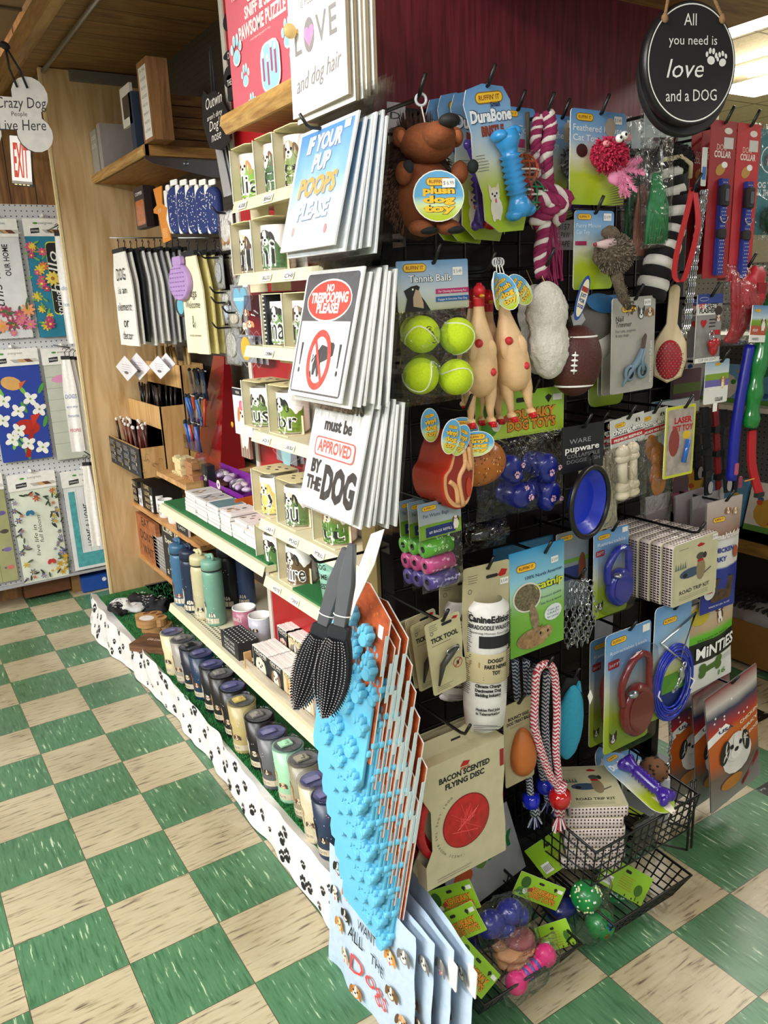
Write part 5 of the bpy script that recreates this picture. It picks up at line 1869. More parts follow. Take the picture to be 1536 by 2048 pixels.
def d_love(mb,w_,h,th,k):
 mb.box(-w_/2,0,-h,w_/2,th,0,M('#a8977a',.6))
 mb.box(-w_/2,-.0005,-h,w_/2,.001,0,M('#f6f4ef',.5))
 mb.k=12
 if k:
  return
 G=M('#8d8988',.6)
 mb.text('OUR HOME',0,-h*.25,.03,G,w=w_*.78)
 mb.text('IS FILLED WITH',0,-h*.36,.013,G,w=w_*.5)
 mb.text('L',-w_*.33,-h*.62,.042,G,bold=.01)
 mb.text('V',w_*.1,-h*.62,.042,G,bold=.01)
 mb.text('E',w_*.3,-h*.62,.042,G,bold=.01)
 mb.ell(-w_*.12,-h*.54,.019,.026,G)
 mb.heart(-w_*.12,-h*.54,.018,M('#e38fbc',.6))
 mb.text('and dog hair',0,-h*.84,.026,G,w=w_*.8,sh=.35,rot=.05)
Z=onX(592,245,.2)
yL,yR=-3.07,-3.262
wd,h=.2,.25
sign_stack(5,.2,(yL+yR)/2,Z.z+.25+.005,wd,h,R(1),d_love,['white wooden sign reading our home is filled with love and dog hair',' tan edged sign of the our home stack'],'love signs at the top corner',step=.0085,sleeve=False,thick=.006)
def d_pup(mb,w_,h,th,k):
 mb.box(-w_/2,0,-h,w_/2,th,0,M('#e9ebee',.4))
 g=grad_mat('blue_to_white_print',[(.0,'#4f8fd6'),(.35,'#8ebbe8'),(.62,'#c3dcf2'),(.85,'#f2f6fa')],h=.2,nz_=.5)
 mb.box(-w_*.46,-.0004,-h*.965,w_*.46,.001,-h*.03,g)
 mb.k=12
 if k:
  return
 for s,z,hh_,c,ww in(('IF YOUR',.2,.026,'#f7f7f5',.6),('PUP',.36,.026,'#f7f7f5',.3),('POOPS',.56,.03,'#e3a95c',.66),('PLEASE',.75,.026,'#fbfbfa',.55)):
  mb.text(s,0.002,-h*z-.001,hh_,M('#7f94b0',.5),w=w_*ww,bold=.06,sh=.15)
  mb.text(s,0,-h*z,hh_,M(c,.5),w=w_*ww,bold=.04,sh=.15)
 mb.ell(w_*.3,-h*.86,.005,.008,M('#d98a8a',.5))
 mb.ell(-w_*.3,-h*.84,.005,.008,M('#e0a2a2',.5))
 mb.rc(w_*.32,-h*.1,w_*.42,-h*.04,WHITE)
def d_tres(mb,w_,h,th,k):
 mb.box(-w_/2,0,-h,w_/2,th,0,M('#f4f3f0',.4))
 mb.k=12
 if k:
  return
 GR=M('#56575b',.5)
 RD=M('#d8493f',.45)
 mb.flat(rrect(0,-h/2,w_*.93,h*.94,.008),GR)
 mb.flat(rect(-w_*.44,-h*.955,w_*.44,-h*.40),WHITE)
 mb.ell(0,-h*.24,w_*.4,h*.165,WHITE,n=28)
 mb.ell(0,-h*.24,w_*.385,h*.152,RD,n=28)
 mb.text('NO',0,-h*.17,.012,WHITE,bold=.04)
 mb.text('TRESPOOPING',0,-h*.255,.017,WHITE,w=w_*.66,bold=.04)
 mb.text('PLEASE!',0,-h*.335,.016,WHITE,w=w_*.4,bold=.04)
 DG=M('#3c3d41',.5)
 mb.flat([(w_*a,-h*b)for a,b in((.16,.60),(.02,.58),(-.05,.64),(-.10,.74),(-.09,.82),(-.05,.82),(-.03,.76),(.0,.83),(.03,.83),(.04,.72),(.12,.70),(.17,.68))],DG)
 mb.flat([(w_*a,-h*b)for a,b in((.14,.56),(.14,.68),(.2,.67),(.24,.66),(.25,.58),(.22,.56))],DG)
 mb.tube([(-w_*.06,-.0012,-h*.66),(-w_*.12,-.0012,-h*.72),(-w_*.11,-.0012,-h*.66)],.0012,DG,4)
 mb.flat([(w_*a,-h*b)for a,b in((-.15,.84),(-.09,.84),(-.12,.78))],DG)
 mb.ring(0,-h*.70,w_*.215,h*.235,.012,RD,y=-.0018)
 mb.flat([(-w_*.11,-h*.5),(w_*.13,-h*.88),(w_*.10,-h*.90),(-w_*.14,-h*.52)],RD,y=-.0019)
 for q in(-.35,.35):
  mb.flat([(w_*q-.004,-h*.57),(w_*q+.004,-h*.57),(w_*q+.002,-h*.75),(w_*q-.002,-h*.75)],DG)
  mb.ell(w_*q,-h*.79,.004,.005,DG)
def d_guest(mb,w_,h,th,k):
 wp=wood('whitewashed_planks','#c9c8c6','#efeeec','Z',16,.5,1.2)
 mb.box(-w_/2,0,-h,w_/2,th,0,wp)
 mb.k=12
 for i in range(1,7):
  mb.rc(-w_/2+w_*i/7,-h,-w_/2+w_*i/7+.001,0,M('#c3c2c0',.6))
 if k:
  return
 K=M('#2c2c2e',.6,var=.2,sc=120)
 mb.text('ALL GUESTS',0,-h*.14,.026,K,w=w_*.8,bold=.035)
 mb.text('must be',0,-h*.31,.023,K,w=w_*.5,bold=.03)
 RD=M('#cf5a50',.6,var=.15,sc=100)
 mb.flat(rrect(0,-h*.46,w_*.74,h*.17,.01),RD)
 mb.flat(rrect(0,-h*.46,w_*.70,h*.145,.008),M('#e9e8e6',.5))
 mb.text('APPROVED',0,-h*.5,.021,RD,w=w_*.62,bold=.04)
 mb.text('BY',-w_*.28,-h*.69,.024,K,w=w_*.18,bold=.04)
 mb.text('THE',-w_*.28,-h*.84,.024,K,w=w_*.28,bold=.04)
 mb.text('DOG',w_*.18,-h*.88,.058,K,w=w_*.58,bold=.05)
lbp=['blue sleeved sign reading if your pup poops please',' blue and white sleeved sign of the if your pup stack']
sign_stack(6,.195,-3.195,1.822,.205,.205,R(16),d_pup,lbp,'sleeved blue signs on the corner',step=.0075)
lbp=['sleeved no trespooping please sign with barred dog in red ring',' white edged sleeved sign of the no trespooping stack']
sign_stack(7,.195,-3.19,1.592,.207,.225,R(15),d_tres,lbp,'sleeved trespooping signs on the corner',step=.007)
lbp=['sleeved all guests must be approved by the dog sign',' whitewashed sleeved sign of the all guests stack']
sign_stack(7,.195,-3.20,1.375,.205,.215,R(15),d_guest,lbp,'sleeved guest signs on the corner',step=.007)
for z,s in((1.818,'the blue pup signs'),(1.64,'the trespooping signs'),(1.42,'the all guests signs'),(2.087,'the love signs')):
 hookX(-3.17,z,.18,s,x0=.345)
p=onX(580,62,.185)
mb=MB()
mb.blob((0,0,0),(.012,.008,.012),M('#c9a86a',.5),12,8)
mb.tube([(0,0,0),(.16,.0,0)],.004,M('#c9a86a',.5),6)
tag(mb.build('sign_peg',None,(p.x,p.y,p.z)),'small turned wooden peg at the left edge of the our home sign','peg')
# ---- lint brushes in front of the moulds
for i,(pt,pb,X,lab)in enumerate((((697,1112),(664,1415),.115,'black bristle pet brush with grey handle, nearer of two'),((682,1118),(628,1388),.15,'black bristle pet brush hanging behind the nearer one'))):
 a,b=onX(pt[0],pt[1],X),onX(pb[0],pb[1],X-.03)
 L_=(a-b).length
 t=thing('bristle_brush',lab,'brush',a,group='bristle brushes on the corner')
 d=(b-a).normalized()
 ang=math.atan2(-(b.y-a.y),-(b.z-a.z))
 t.rotation_euler=(0,-ang,LEFT)
 t.rotation_euler=(R(-9),-ang,LEFT+.55)
 mb=MB()
 mb.prism([(-.006,.02),(.006,.02),(.015,-.05),(.012,-L_*.47),(-.012,-L_*.47),(-.015,-.05)],0,.016,M('#55575c',.3),bev=.003)
 mb.prism(rrect(0,-L_*.47,.04,.03,.01),-.002,.018,M('#1d2026',.4),bev=.003)
 mb.tube([(.016*math.cos(q),.008+.012*math.sin(q),-L_*.36)for q in[2*PI*j/14 for j in range(14)]],.0012,WHITE,4,closed=True)
 mb.build('handle',t)
 mb=MB()
 hw=.03
 P=[(hw*math.sin(PI*(.12+.88*j/16))**.6*(1 if s else-1),-L_*.48-(L_*.52)*j/16)for s in(1,)for j in range(17)]
 P=P+[(-x,z)for x,z in P[::-1]]
 mb.prism(P,0,.016,M('#23262d',.5))
 mb.build('head',t)
 mb=MB()
 BR,TIP=M('#15161a',.4),M('#8d898b',.5)
 nr=30
 for j in range(nr):
  z=-L_*.5-(L_*.49)*j/nr
  hh_=hw*math.sin(PI*(.12+.88*j/nr))**.6
  for q in range(9):
   x=(-1+2*q/8)*hh_*.92
   ln=.012+.004*math.cos(q-4)
   mb.tube([(x,0,z),(x*1.08,-ln,z-.002)],.0011,BR,3)
   mb.add([(x*1.08+u*.0013,-ln-.0004,z-.002+v*.0013)for u,v in((-.8,-.8),(.8,-.8),(.8,.8),(-.8,.8))],[(0,1,2,3)],TIP)
 for sgn in(-1,1):
  for j in range(nr):
   z=-L_*.5-(L_*.49)*j/nr
   hh_=hw*math.sin(PI*(.12+.88*j/nr))**.6
   mb.tube([(sgn*hh_,.006,z),(sgn*(hh_+.006),.003,z-.003)],.0011,BR,3)
 mb.build('bristles',t)
P=[onX(u,v,.16)for u,v in((768,1058),(748,1130),(712,1205),(700,1240),(692,1238),(712,1150),(742,1068))]
mb=MB()
mb.add([p-P[0]for p in P]+[p-P[0]+Vector((.0015,0,0))for p in P],[tuple(range(7)),tuple(range(13,6,-1))]+[(i,(i+1)%7,7+(i+1)%7,7+i)for i in range(7)],WHITE)
tag(mb.build('hang_card',None,P[0]),'white curved hang card beside the bristle brush handles','card')
# ---- silicone paw moulds on orange cards
SI=M('#66bbdc',.38,var=.04,coat=.2)
OCD=M('#b5542a',.5,var=.22,sc=90)
def mold(parent):
 w_,H=.20,.36
 mb=MB()
 mb.prism([(-w_/2,-H*.9),(w_/2,-H*.9),(w_/2,-.03),(w_*.1,.012),(-w_/2,0)],.006,.009,OCD,WHITE)
 mb.rc(w_*.34,-.075,w_*.42,-.05,WHITE,y=.0055)
 for i in range(26):
  mb.paw(random.uniform(-w_*.45,w_*.46),random.uniform(-.12,-.02),.0035,M('#d9803e',.6),random.random()*3,y=.0056)
 mb.prism([(w_*.5,-.06),(w_*.5,-.14),(w_*.5+.001,-.14),(w_*.5+.001,-.06)],.0,.008,M('#cfdfe2',.5))
 mb.build('orange_card',parent)
 mb=MB()
 mb.prism([(-w_/2,-H*1.03),(-w_*.45,-H*1.08),(w_*.40,-H*1.08),(w_*.47,-H*1.03),(w_*.47,-H*.58),(-w_/2,-H*.36)],-.004,.003,SI,bev=.001)
 for r_ in range(6):
  for c in range(3):
   x,z=-w_*.31+c*w_*.29+(.02 if r_%2 else-.004),-.045-r_*.058-c*.018
   if z<-H*1.06+.01:
    continue
   mb.T=Matrix.Translation((x,0,z))
   mb.prism(circ(0,.001,.014,.016,14),-.013,.004,SI,bev=.001)
   mb.paw(0,0,.0225,SI,0,depth=.016)
   mb.T=Matrix()
 mb.build('silicone_mould',parent)
lab_m='blue silicone paw mould, '
t0=thing('silicone_mould_tray',lab_m+'at the very top of the stack with orange card showing','mould',(.20,-3.215,1.015),LEFT,group='blue paw moulds on the corner')
t0.rotation_euler=(R(-9),R(4),LEFT)
mold(t0)
wn=['second','third','fourth','fifth','sixth','seventh','eighth','ninth']
rot=t0.rotation_euler.to_matrix()
for fy,fx,n0,n1,wl in((.0015,0,1,8,None),(.016,.006,0,7,' of the file behind, card edge showing'),(.030,.012,0,6,' of the rearmost file beside the tick tools')):
 for k in range(n0,n1):
  of=Vector((.0062*k+(.0 if wl is None else fy),-.0006*k-fx*.8,-.056*k-(.04 if wl else 0)))
  dup(t0,Vector(t0.location)+of,label=lab_m+(wn[k-1]+' from the top of the front file' if wl is None else NTH[k]+wl))
hookX(-3.08,1.03,.19,'the blue paw moulds',x0=.345)
# ---- bandanas lettered I JUST WANT ALL THE DOGS
BB=M('#bccfe3',.8,bump=.2,sc=70)
zt=.32
for k in range(4):
 t=thing('printed_bandana',['pale blue bandana lettered just want all the dogs, front one','pale blue dog print cloth hanging second from the aisle','pale blue dog print cloth hanging third from the aisle','pale blue dog print cloth nearest the black wire basket'][k],'bandana',(.2+.03*k,-3.185-.035*k,zt),LEFT,group='dog print bandanas on the corner')
 t.rotation_euler=(R(-4),0,LEFT-.05*k)
 w_,H=.35,.33
 mb=MB()
 def fn(a,b):
  return((a-.5)*w_,.006*math.sin(a*14+k*2)*b+.004*noise.noise(Vector((a*5,b*5,k))),-H*b)
 mb.grid(fn,24,14,BB)
 mb.k=80
 mb.W=lambda p:(p.x,fn(p.x/w_+.5,-p.z/H)[1]+p.y*1.2-.0005,p.z)
 rb=random.Random(9+k)
 if k==0:
  for s,x,z,hh_,c,ww in(('JUST',.01,-.085,.02,'#1c1c1e',.05),('WANT',.0,-.128,.026,'#1c1c1e',.07),('ALL',-.045,-.175,.032,'#1c1c1e',.06),('THE',.04,-.182,.026,'#1c1c1e',.055),('Dogs',.015,-.25,.045,'#d94a44',.15)):
   mb.text(s,x,z,hh_,M(c,.7),w=ww,sh=.1)
 spots=[(-.13,-.04,'#1d1d1f','#1d1d1f'),(-.085,-.075,'#d99a4a','#c27a34'),(-.09,-.135,'#19191b','#19191b'),(-.14,-.11,'#e9dccb','#26221f'),(-.12,-.18,'#d9a050','#b97a34'),(.1,-.10,'#d9a050','#c98a40'),(.11,-.18,'#8a6a44','#6b4c2e'),(-.08,-.23,'#e9dccb','#b9a07a'),(.12,-.27,'#19191b','#efeae0'),(-.03,-.29,'#c98a50','#a36a34'),(.15,-.06,'#8d8b88','#6d6b68'),(.15,-.22,'#c99a6a','#5a4634')]
 for a,b,c1,c2 in spots:
  mb.dog(a+rb.uniform(-.01,.01)*(k>0),b,.019,c1,c2,body=False,tongue=rb.random()<.4)
 mb.W=None
 mb.build('cloth',t)
 if k>1:
  mb=MB()
  mb.prism(rrect(.175,-.055,.032,.06,.004),-.002,0,M('#e4e2df',.5))
  mb.rc(.185,-.06,.1855,-.045,M('#8a8886',.5),y=-.0024)
  mb.build('swing_tag',t,label='blank white swing tag')
# ================================================================ THE GRID OF PET TOYS (faces the camera side)
YF=-3.265
def H(box,name,label,cat,group=None,Y=YF,rz=0.,ry=0.,hk=None,hx=0.,hz=-.008,wk=1.):
 """a thing hung on the grid: the empty sits at its top centre"""
 cx,zt,w_,h=fit(box,Y)
 t=thing(name,label,cat,(cx,Y,zt),rz,0,ry,group)
 if hk:
  hook(cx+hx,zt+hz,Y,hk)
 return t,w_*wk,h
def bag(t,x0,z0,x1,z1,d=.02,seed=1.,n=12):
 mb=MB()
 mb.pillow(x0,z0,x1,z1,d,FILM,n,.35,seed)
 return mb.build('plastic_bag',t)
def price(mb,x,z,s='$ 3.49',w_=.022):
 mb.rc(x-w_/2,z-.007,x+w_/2,z+.007,M('#eeeeec',.5))
 mb.text(s,x,z-.003,.006,M('#55555a',.6),w=w_*.8)
# --- hedgehog plush
t,w_,h=H((778,238,918,474),'hedgehog_plush','orange brown plush hedgehog with round plush dog toy tag','plush toy',rz=-.35,hk='the plush hedgehog',hz=.03,hx=-.01)
FUR=M('#7d4220',.9,bump=.6,sc=150,var=.12)
DKF=M('#3a2216',.95,bump=.8,sc=120,var=.3)
SPK=M('#7a5a48',.9,var=.3,sc=160)
mb=MB()
mb.blob((0,0,-h*.66),(w_*.36,.038,h*.34),FUR,26,18,.05,18)
mb.build('body',t)
mb=MB()
mb.blob((-w_*.08,.02,-h*.55),(w_*.47,.035,h*.45),DKF,30,20,.10,40)
rh=random.Random(2)
for i in range(900):
 a=rh.random()*2*PI
 rr=.55+.45*rh.random()
 x,z=-w_*.08+w_*.46*rr*math.cos(a),-h*.55+h*.44*rr*math.sin(a)
 y=.02-.034*math.sqrt(max(0,1-rr*rr))*.95
 if abs(x)<w_*.26 and z<-h*.3:
  continue
 d=Vector((math.cos(a)*.5,-.6,math.sin(a)*.4-.5)).normalized()
 mb.tube([(x,y,z),Vector((x,y,z))+d*.011],.0012,SPK if z<-h*.4 else DKF,3,rr=[.0013,.0002])
mb.build('spiny_back',t)
mb=MB()
mb.blob((0,-.018,-h*.22),(w_*.32,.045,h*.17),FUR,24,16,.04,20)
mb.blob((w_*.06,-.048,-h*.19),(w_*.2,.04,h*.12),FUR,20,14,.02,20)
for s in(-1,1):
 mb.blob((s*w_*.33+w_*.03,-.01,-h*.16),(w_*.09,.012,h*.085),FUR,14,10)
 mb.blob((s*w_*.33+w_*.03,-.02,-h*.165),(w_*.055,.008,h*.055),M('#a8613a',.9),10,8)
hd=mb.build('head',t)
mb=MB()
mb.blob((w_*.13,-.083,-h*.10),(w_*.12,.016,h*.058),M('#0c0c0d',.7,bump=.3,sc=200),18,12)
mb.build('nose',hd)
mb=MB()
for i in range(120):
 a,b=rh.uniform(-w_*.25,w_*.12),rh.uniform(-.01,.03)
 mb.tube([(a,b,-h*.08),(a*1.15,b-.006,-h*.08+rh.uniform(.01,.03))],.0014,DKF,3,rr=[.0016,.0003])
mb.build('hair_tuft',hd)
for i,(x,z,r)in enumerate(((-w_*.30,-h*.47,0),(w_*.36,-h*.47,0))):
 mb=MB()
 mb.blob((x,-.028,z),(w_*.1,.016,h*.1),FUR,16,12)
 mb.blob((x+(.005 if i==0 else.02),-.038,z+.008),(w_*.065,.01,h*.06),M('#1c2022',.9),14,10)
 mb.build('arm',t)
for x in(-w_*.12,w_*.2):
 mb=MB()
 mb.blob((x,-.03,-h*.93),(w_*.15,.02,h*.07),FUR,16,12)
 mb.blob((x+.01,-.04,-h*.96),(w_*.12,.014,h*.035),M('#121314',.9),14,10)
 mb.build('foot',t)
def oval_tag(t,x,y,z,rx,rz,l1,l2,l3,rot=0.,ry=0.):
 mb=MB()
 k='tag_print'
 g=grad_mat(k,[(.0,'#5ea6d4'),(.2,'#b9dcc9'),(.36,'#d7e39a'),(.7,'#b4c81e')],h=.045,nz_=.12,sc=20)
 mb.prism(circ(0,0,rx,rz,26),0,.0015,WHITE)
 mb.prism(circ(0,0,rx*.96,rz*.96,26),-.0003,0,g)
 mb.k=8
 ruff(mb,0,rz*.55,rx*1.0)
 for s,zz,hh_ in((l1,.1,.26),(l2,-.25,.26),(l3,-.6,.26)):
  mb.text(s,.001,rz*zz,rz*hh_,M('#3a2a10',.6),w=rx*1.25,bold=.08)
  mb.text(s,0,rz*zz,rz*hh_,M('#f0c12c',.6),w=rx*1.25,bold=.05)
 o=mb.build('swing_tag',t,(x,y,z),ry=rot,rz=ry)
 return o
oval_tag(t,w_*.05,-.055,-h*.68,w_*.3,h*.215,'plush','dog','toy')
mb=MB()
price(mb,0,0,'$ 6.99',.022)
mb.build('price_sticker',t,(w_*.16,-.0585,-h*.575))
mb=MB()
mb.tube([(.0,-.01,-.01),(-.005,-.005,.02)],.0015,WHITE,5)
mb.tube([(-.005+.009*math.cos(a),-.005,.028+.009*math.sin(a))for a in[i*PI/8 for i in range(16)]],.0025,M('#cfd2d8',.3),6,closed=True)
mb.build('hang_ring',t)
# --- white handwritten cards behind
for b,s,lab,Y in(((776,205,812,300),('DI','ush A','oden'),'white handwritten card behind the plush hedgehog',-3.12),((1086,437,1146,500),('GW8157','MAGIC PAW','CAT TAPE'),'white handwritten card right of the magenta rope knot',-3.14)):
 t,w_,h=H(b,'handwritten_card',lab,'card',Y=Y)
 mb=MB()
 mb.prism(rect(-w_/2,-h,w_/2,0),0,.001,M('#b9b4bb',.6))
 for i,q in enumerate(s):
  mb.text(q,0,-h*(.35+.27*i),.012,M('#2c2c33',.7),w=w_*.75,sh=.1)
 mb.build('paper',t)
# --- bone chew cards
def tread(mb,L,r,mat,ends=True):
 """moulded rubber bone along Z, from 0 down to -L"""
 mb.lathe([(0,-L*.02),(r*.8,-L*.03),(r*1.05,-L*.12),(r*.75,-L*.22),(r*.6,-L*.28)]+[(r*(.62 if i%2 else.92),-L*(.3+.4*i/12))for i in range(13)]+[(r*.6,-L*.72),(r*.75,-L*.78),(r*1.05,-L*.88),(r*.8,-L*.97),(0,-L*.98)],mat,22)
 if ends:
  for z in(-L*.07,-L*.93):
   for s in(-1,1):
    mb.blob((s*r*.72,0,z),(r*.62,r*.8,L*.07),mat,14,10)
def durabone(box,c,label,Y,rz=0.,ry=0.,front=True,hk=None,nm=None):
 t,w_,h=H(box,'chew_bone_card',label,'chew toy','bone chew cards on the top row',Y=Y,rz=rz,ry=ry,hk=hk,wk=1.05)
 mb=MB()
 hh_=h
 P=[(-w_*.5,-hh_*.12),(-w_*.42,-hh_*.03),(-w_*.1,0),(w_*.3,-hh_*.03),(w_*.42,-hh_*.12),(w_*.40,-hh_*.3),(w_*.46,-hh_*.5),(w_*.40,-hh_*.78),(w_*.5,-hh_*.9),(w_*.4,-hh_),(-w_*.1,-hh_*.98),(-w_*.36,-hh_*.88),(-w_*.34,-hh_*.7),(-w_*.46,-hh_*.5),(-w_*.42,-hh_*.3)]
 skycard(mb,.001,round(h,2),.0005,.0006,0)
 mb.prism(P,0,.002,_M[('skycard',round(round(h,2),3))],WHITE)
 mb.k=8
 ruff(mb,0,-h*.09,w_*.55)
 for cc,dx,bo in(('#3a4a6a',.001,.09),('#f2f4f6',0,.045)):
  mb.text('DuraBone',dx,-h*.24,h*.075,M(cc,.5),w=w_*.82,bold=bo)
 mb.text('Small',w_*.1,-h*.15,h*.03,M('#23355a',.5),bold=.03)
 mb.text('BRISTLE',0,-h*.33,h*.06,M('#8c3a20',.5),w=w_*.45,bold=.06)
 mb.dog(-w_*.12,-h*.72,w_*.13,'#efe3d0','#e6d6bd',tongue=True,ear='up')
 mb.lines(-w_*.4,-h*.45,w_*.25,6,h*.02,M('#44484e',.6),t=.0008)
 mb.build('backing_card',t)
 mb=MB()
 mb.T=Matrix.Translation((w_*.1,-w_*.17,-h*.3))@Matrix.Rotation(R(-6),4,'Y')
 tread(mb,h*.62,w_*.2,M(c,.3,coat=.3))
 mb.build('rubber_bone',t)
 return t
durabone((858,196,938,486),'#4a2fa0','chew bone card with purple bone, farthest left of the four',-3.16,ry=.02)
durabone((880,186,965,488),'#5a3fa8','chew bone card second from the hedgehog',-3.185,ry=0)
durabone((905,182,1000,484),'#b3141c','chew bone card holding the red bone with raised ring',-3.21,ry=-.03)
durabone((926,166,1022,472),'#2f8fd0','chew bone card holding the bright blue bone, in front',-3.27,ry=-.16,hk='the blue chew bone card')
# --- furry cat toy card, lattice balls bag
t,w_,h=H((998,214,1070,330),'cat_toy_card','blue card reading cat toy with a long haired grey toy, behind the blue bone','cat toy',Y=-3.2,hk='the cat toy card and lattice balls')
mb=MB()
skycard(mb,w_,.16)
mb.k=8
ruff(mb,-w_*.18,-.012,w_*.4)
mb.text('Cat Toy',0,-.045,.014,M('#dfe6ee',.5),w=w_*.75)
mb.rc(-w_*.42,-.07,w_*.2,-.055,M('#a83a6a',.5))
mb.build('backing_card',t)
mb=MB()
mb.blob((w_*.15,-.012,-.105),(.026,.012,.022),M('#6e6248',.9,var=.4,sc=140),16,12,.5,60)
mb.tube([(w_*.2,-.012,-.08),(w_*.15,-.015,-.04),(w_*.18,-.01,-.01)],.004,M('#5a4f3c',.9),6)
mb.build('furry_toy',t)
t,w_,h=H((1008,298,1084,422),'lattice_ball_pack','clear bag of orange, red and green lattice balls','cat toy',Y=-3.245)
for x,z,c in((.0,-.35,'#c4552c'),(-.14,-.68,'#b3263a'),(.2,-.75,'#1f8a58')):
 mb=MB()
 r=w_*.3
 cm=M(c,.35)
 for j in range(5):
  ph=PI*j/5
  mb.tube([(r*math.cos(a)*math.cos(ph),r*math.cos(a)*math.sin(ph),r*math.sin(a))for a in[2*PI*q/18 for q in range(18)]],.0016,cm,4,closed=True)
 for q in(-.5,0,.5):
  rr_=r*math.cos(q)
  mb.tube([(rr_*math.cos(a),rr_*math.sin(a),r*math.sin(q))for a in[2*PI*j/18 for j in range(18)]],.0016,cm if q else WHITE,4,closed=True)
 mb.build('lattice_ball',t,(w_*x,-.0,h*z))
bag(t,-w_*.52,-h,w_*.52,0,.024,3)
# --- magenta rope
t,w_,h=H((1050,220,1128,572),'rope_tug_toy','magenta and white twisted rope toy with a big knot','rope toy',Y=-3.25,hk='the magenta rope toy')
MG,WR=M('#8a1f50',.85,bump=.4,sc=120),M('#dcd3cf',.85,bump=.4,sc=120)
def twist(mb,path,r,m1,m2,turns=5,n=70):
 pts=[]
 for i in range(n+1):
  f=i/n*(len(path)-1)
  k=min(int(f),len(path)-2)
  pts.append(Vector(path[k]).lerp(Vector(path[k+1]),f-k))
 for s in range(3):
  q=[]
  for i,p in enumerate(pts):
   tdir=(pts[min(i+1,n)]-pts[max(i-1,0)]).normalized()
   a=tdir.cross(Vector((0,1,0)))
   a=a.normalized()if a.length>1e-4 else Vector((1,0,0))
   b=tdir.cross(a)
   an=2*PI*(turns*i/n+s/3)
   q.append(p+a*r*.55*math.cos(an)+b*r*.55*math.sin(an))
  mb.tube(q,r*.58,m2 if s==0 else m1,7)
mb=MB()
twist(mb,[(.005,0,-.005),(.012,-.002,-h*.1),(.0,0,-h*.25),(.008,0,-h*.42)],.012,MG,WR,5)
twist(mb,[(-.006,.012,-.008),(-.012,.014,-h*.15),(-.004,.012,-h*.42)],.01,MG,WR,5)
twist(mb,[(-.0,0,-h*.62),(-.012,0,-h*.8),(-.006,0,-h*.94)],.012,MG,WR,4)
mb.build('rope',t)
mb=MB()
for i,(a,b,c)in enumerate((((.03,0,-.02),(.05,-.01,.01),(-.02,.0,.035)),((-.03,-.01,.01),(.02,-.025,.0),(.03,-.005,-.03)),((-.02,.01,-.035),(0,-.022,-.01),(.04,0,.012)))):
 twist(mb,[Vector(q)+Vector((.0,0,-h*.52))for q in(a,b,c,a)],.013,MG,WR,3,40)
mb.blob((.0,0,-h*.52),(.028,.02,.03),MG,16,12)
mb.build('knot',t)
mb=MB()
for i in range(26):
 x=-.004+.044*i/26
 mb.tube([(x*.6+.004,random.uniform(-.006,.006),-h*.62),(x+.002,random.uniform(-.01,.01),-h*.8),(x*1.25+.002,random.uniform(-.012,.012),-h*random.uniform(.95,1.0))],.0018,MG,4)
mb.build('frayed_end',t)
# --- feathered cat toys
def strands(mb,c,r,n,L,mat,rad=.0016,seed=1,down=.3,face=-1):
 rg=random.Random(seed)
 for i in range(n):
  a,b=rg.uniform(0,2*PI),rg.uniform(-1,1)
  s=math.sqrt(1-b*b)
  d=Vector((s*math.cos(a),-abs(s*math.sin(a))if face<0 else s*math.sin(a),b))
  p=Vector(c)+Vector((d.x*r[0],d.y*r[1],d.z*r[2]))
  l=L*rg.uniform(.6,1.2)
  e=p+(d+Vector((rg.uniform(-.5,.5),0,-down+rg.uniform(-.4,.4)))).normalized()*l
  m_=(p+e)/2+Vector((rg.uniform(-1,1),rg.uniform(-1,0),rg.uniform(-1,1)))*l*.15
  mb.tube([p,m_,e],rad,mat if not isinstance(mat,list)else mat[i%len(mat)],4)
def feathers(mb,base,dirs,L,mats,n=34,seed=4):
 rg=random.Random(seed)
 for k,d in enumerate(dirs):
  d=Vector(d).normalized()
  a=d.cross(Vector((0,1,0))).normalized()
  b=Vector(base)
  mb.tube([b,b+d*L],.0007,mats[0],3)
  for i in range(n):
   f=i/n
   for s in(-1,1):
    p=b+d*L*f
    l=L*.22*(math.sin(PI*min(1,f*.9+.1))**.6)*rg.uniform(.6,1.2)
    e=p+(a*s+d*.9+Vector((rg.uniform(-.3,.3),rg.uniform(-.5,.2),rg.uniform(-.3,.3)))).normalized()*l
    mb.tube([p,(p+e)/2+Vector((0,0,-.001)),e],.0009,mats[(i+k)%len(mats)],3,rr=[.0012,.0009,.0002])
def cat_card(box,lab,l1,l2,Y,hk,mouse,ry=0.):
 t,w_,h=H(box,'feathered_toy_card',lab,'cat toy',Y=Y,ry=ry,hk=hk,hx=.003)
 mb=MB()
 skycard(mb,w_,round(h,2))
 mb.k=8
 ruff(mb,-w_*.26,-.014,w_*.3)
 mb.text(l1,-w_*.46,-h*.22,h*.065,M('#e9eef4',.5),w=w_*.88,al='l',bold=.01)
 mb.text(l2,-w_*.46,-h*.32,h*.065,M('#e9eef4',.5),w=w_*.44,al='l',bold=.01)
 price(mb,w_*.34,-.014)
 mb.ell(w_*.2,-h*.16,w_*.1,h*.1,M('#a89a8c',.7))
 mb.ell(-w_*.3,-h*.42,w_*.1,h*.07,M('#3a1512',.6))
 for i in range(9):
  mb.flat([(w_*.5,-h*(.72+.03*i)),(w_*(.2-.01*i),-h*(.8+.025*i)),(w_*.5,-h*(.735+.03*i))],M('#5a4038',.7))
 mb.build('backing_card',t)
 return t,w_,h
t,w_,h=cat_card((1088,230,1150,440),'feathered cat toy card with grey and purple toy, beside the rope','Feathered','Cat Toy',-3.2,'the purple feathered cat toy',0,ry=.03)
mb=MB()
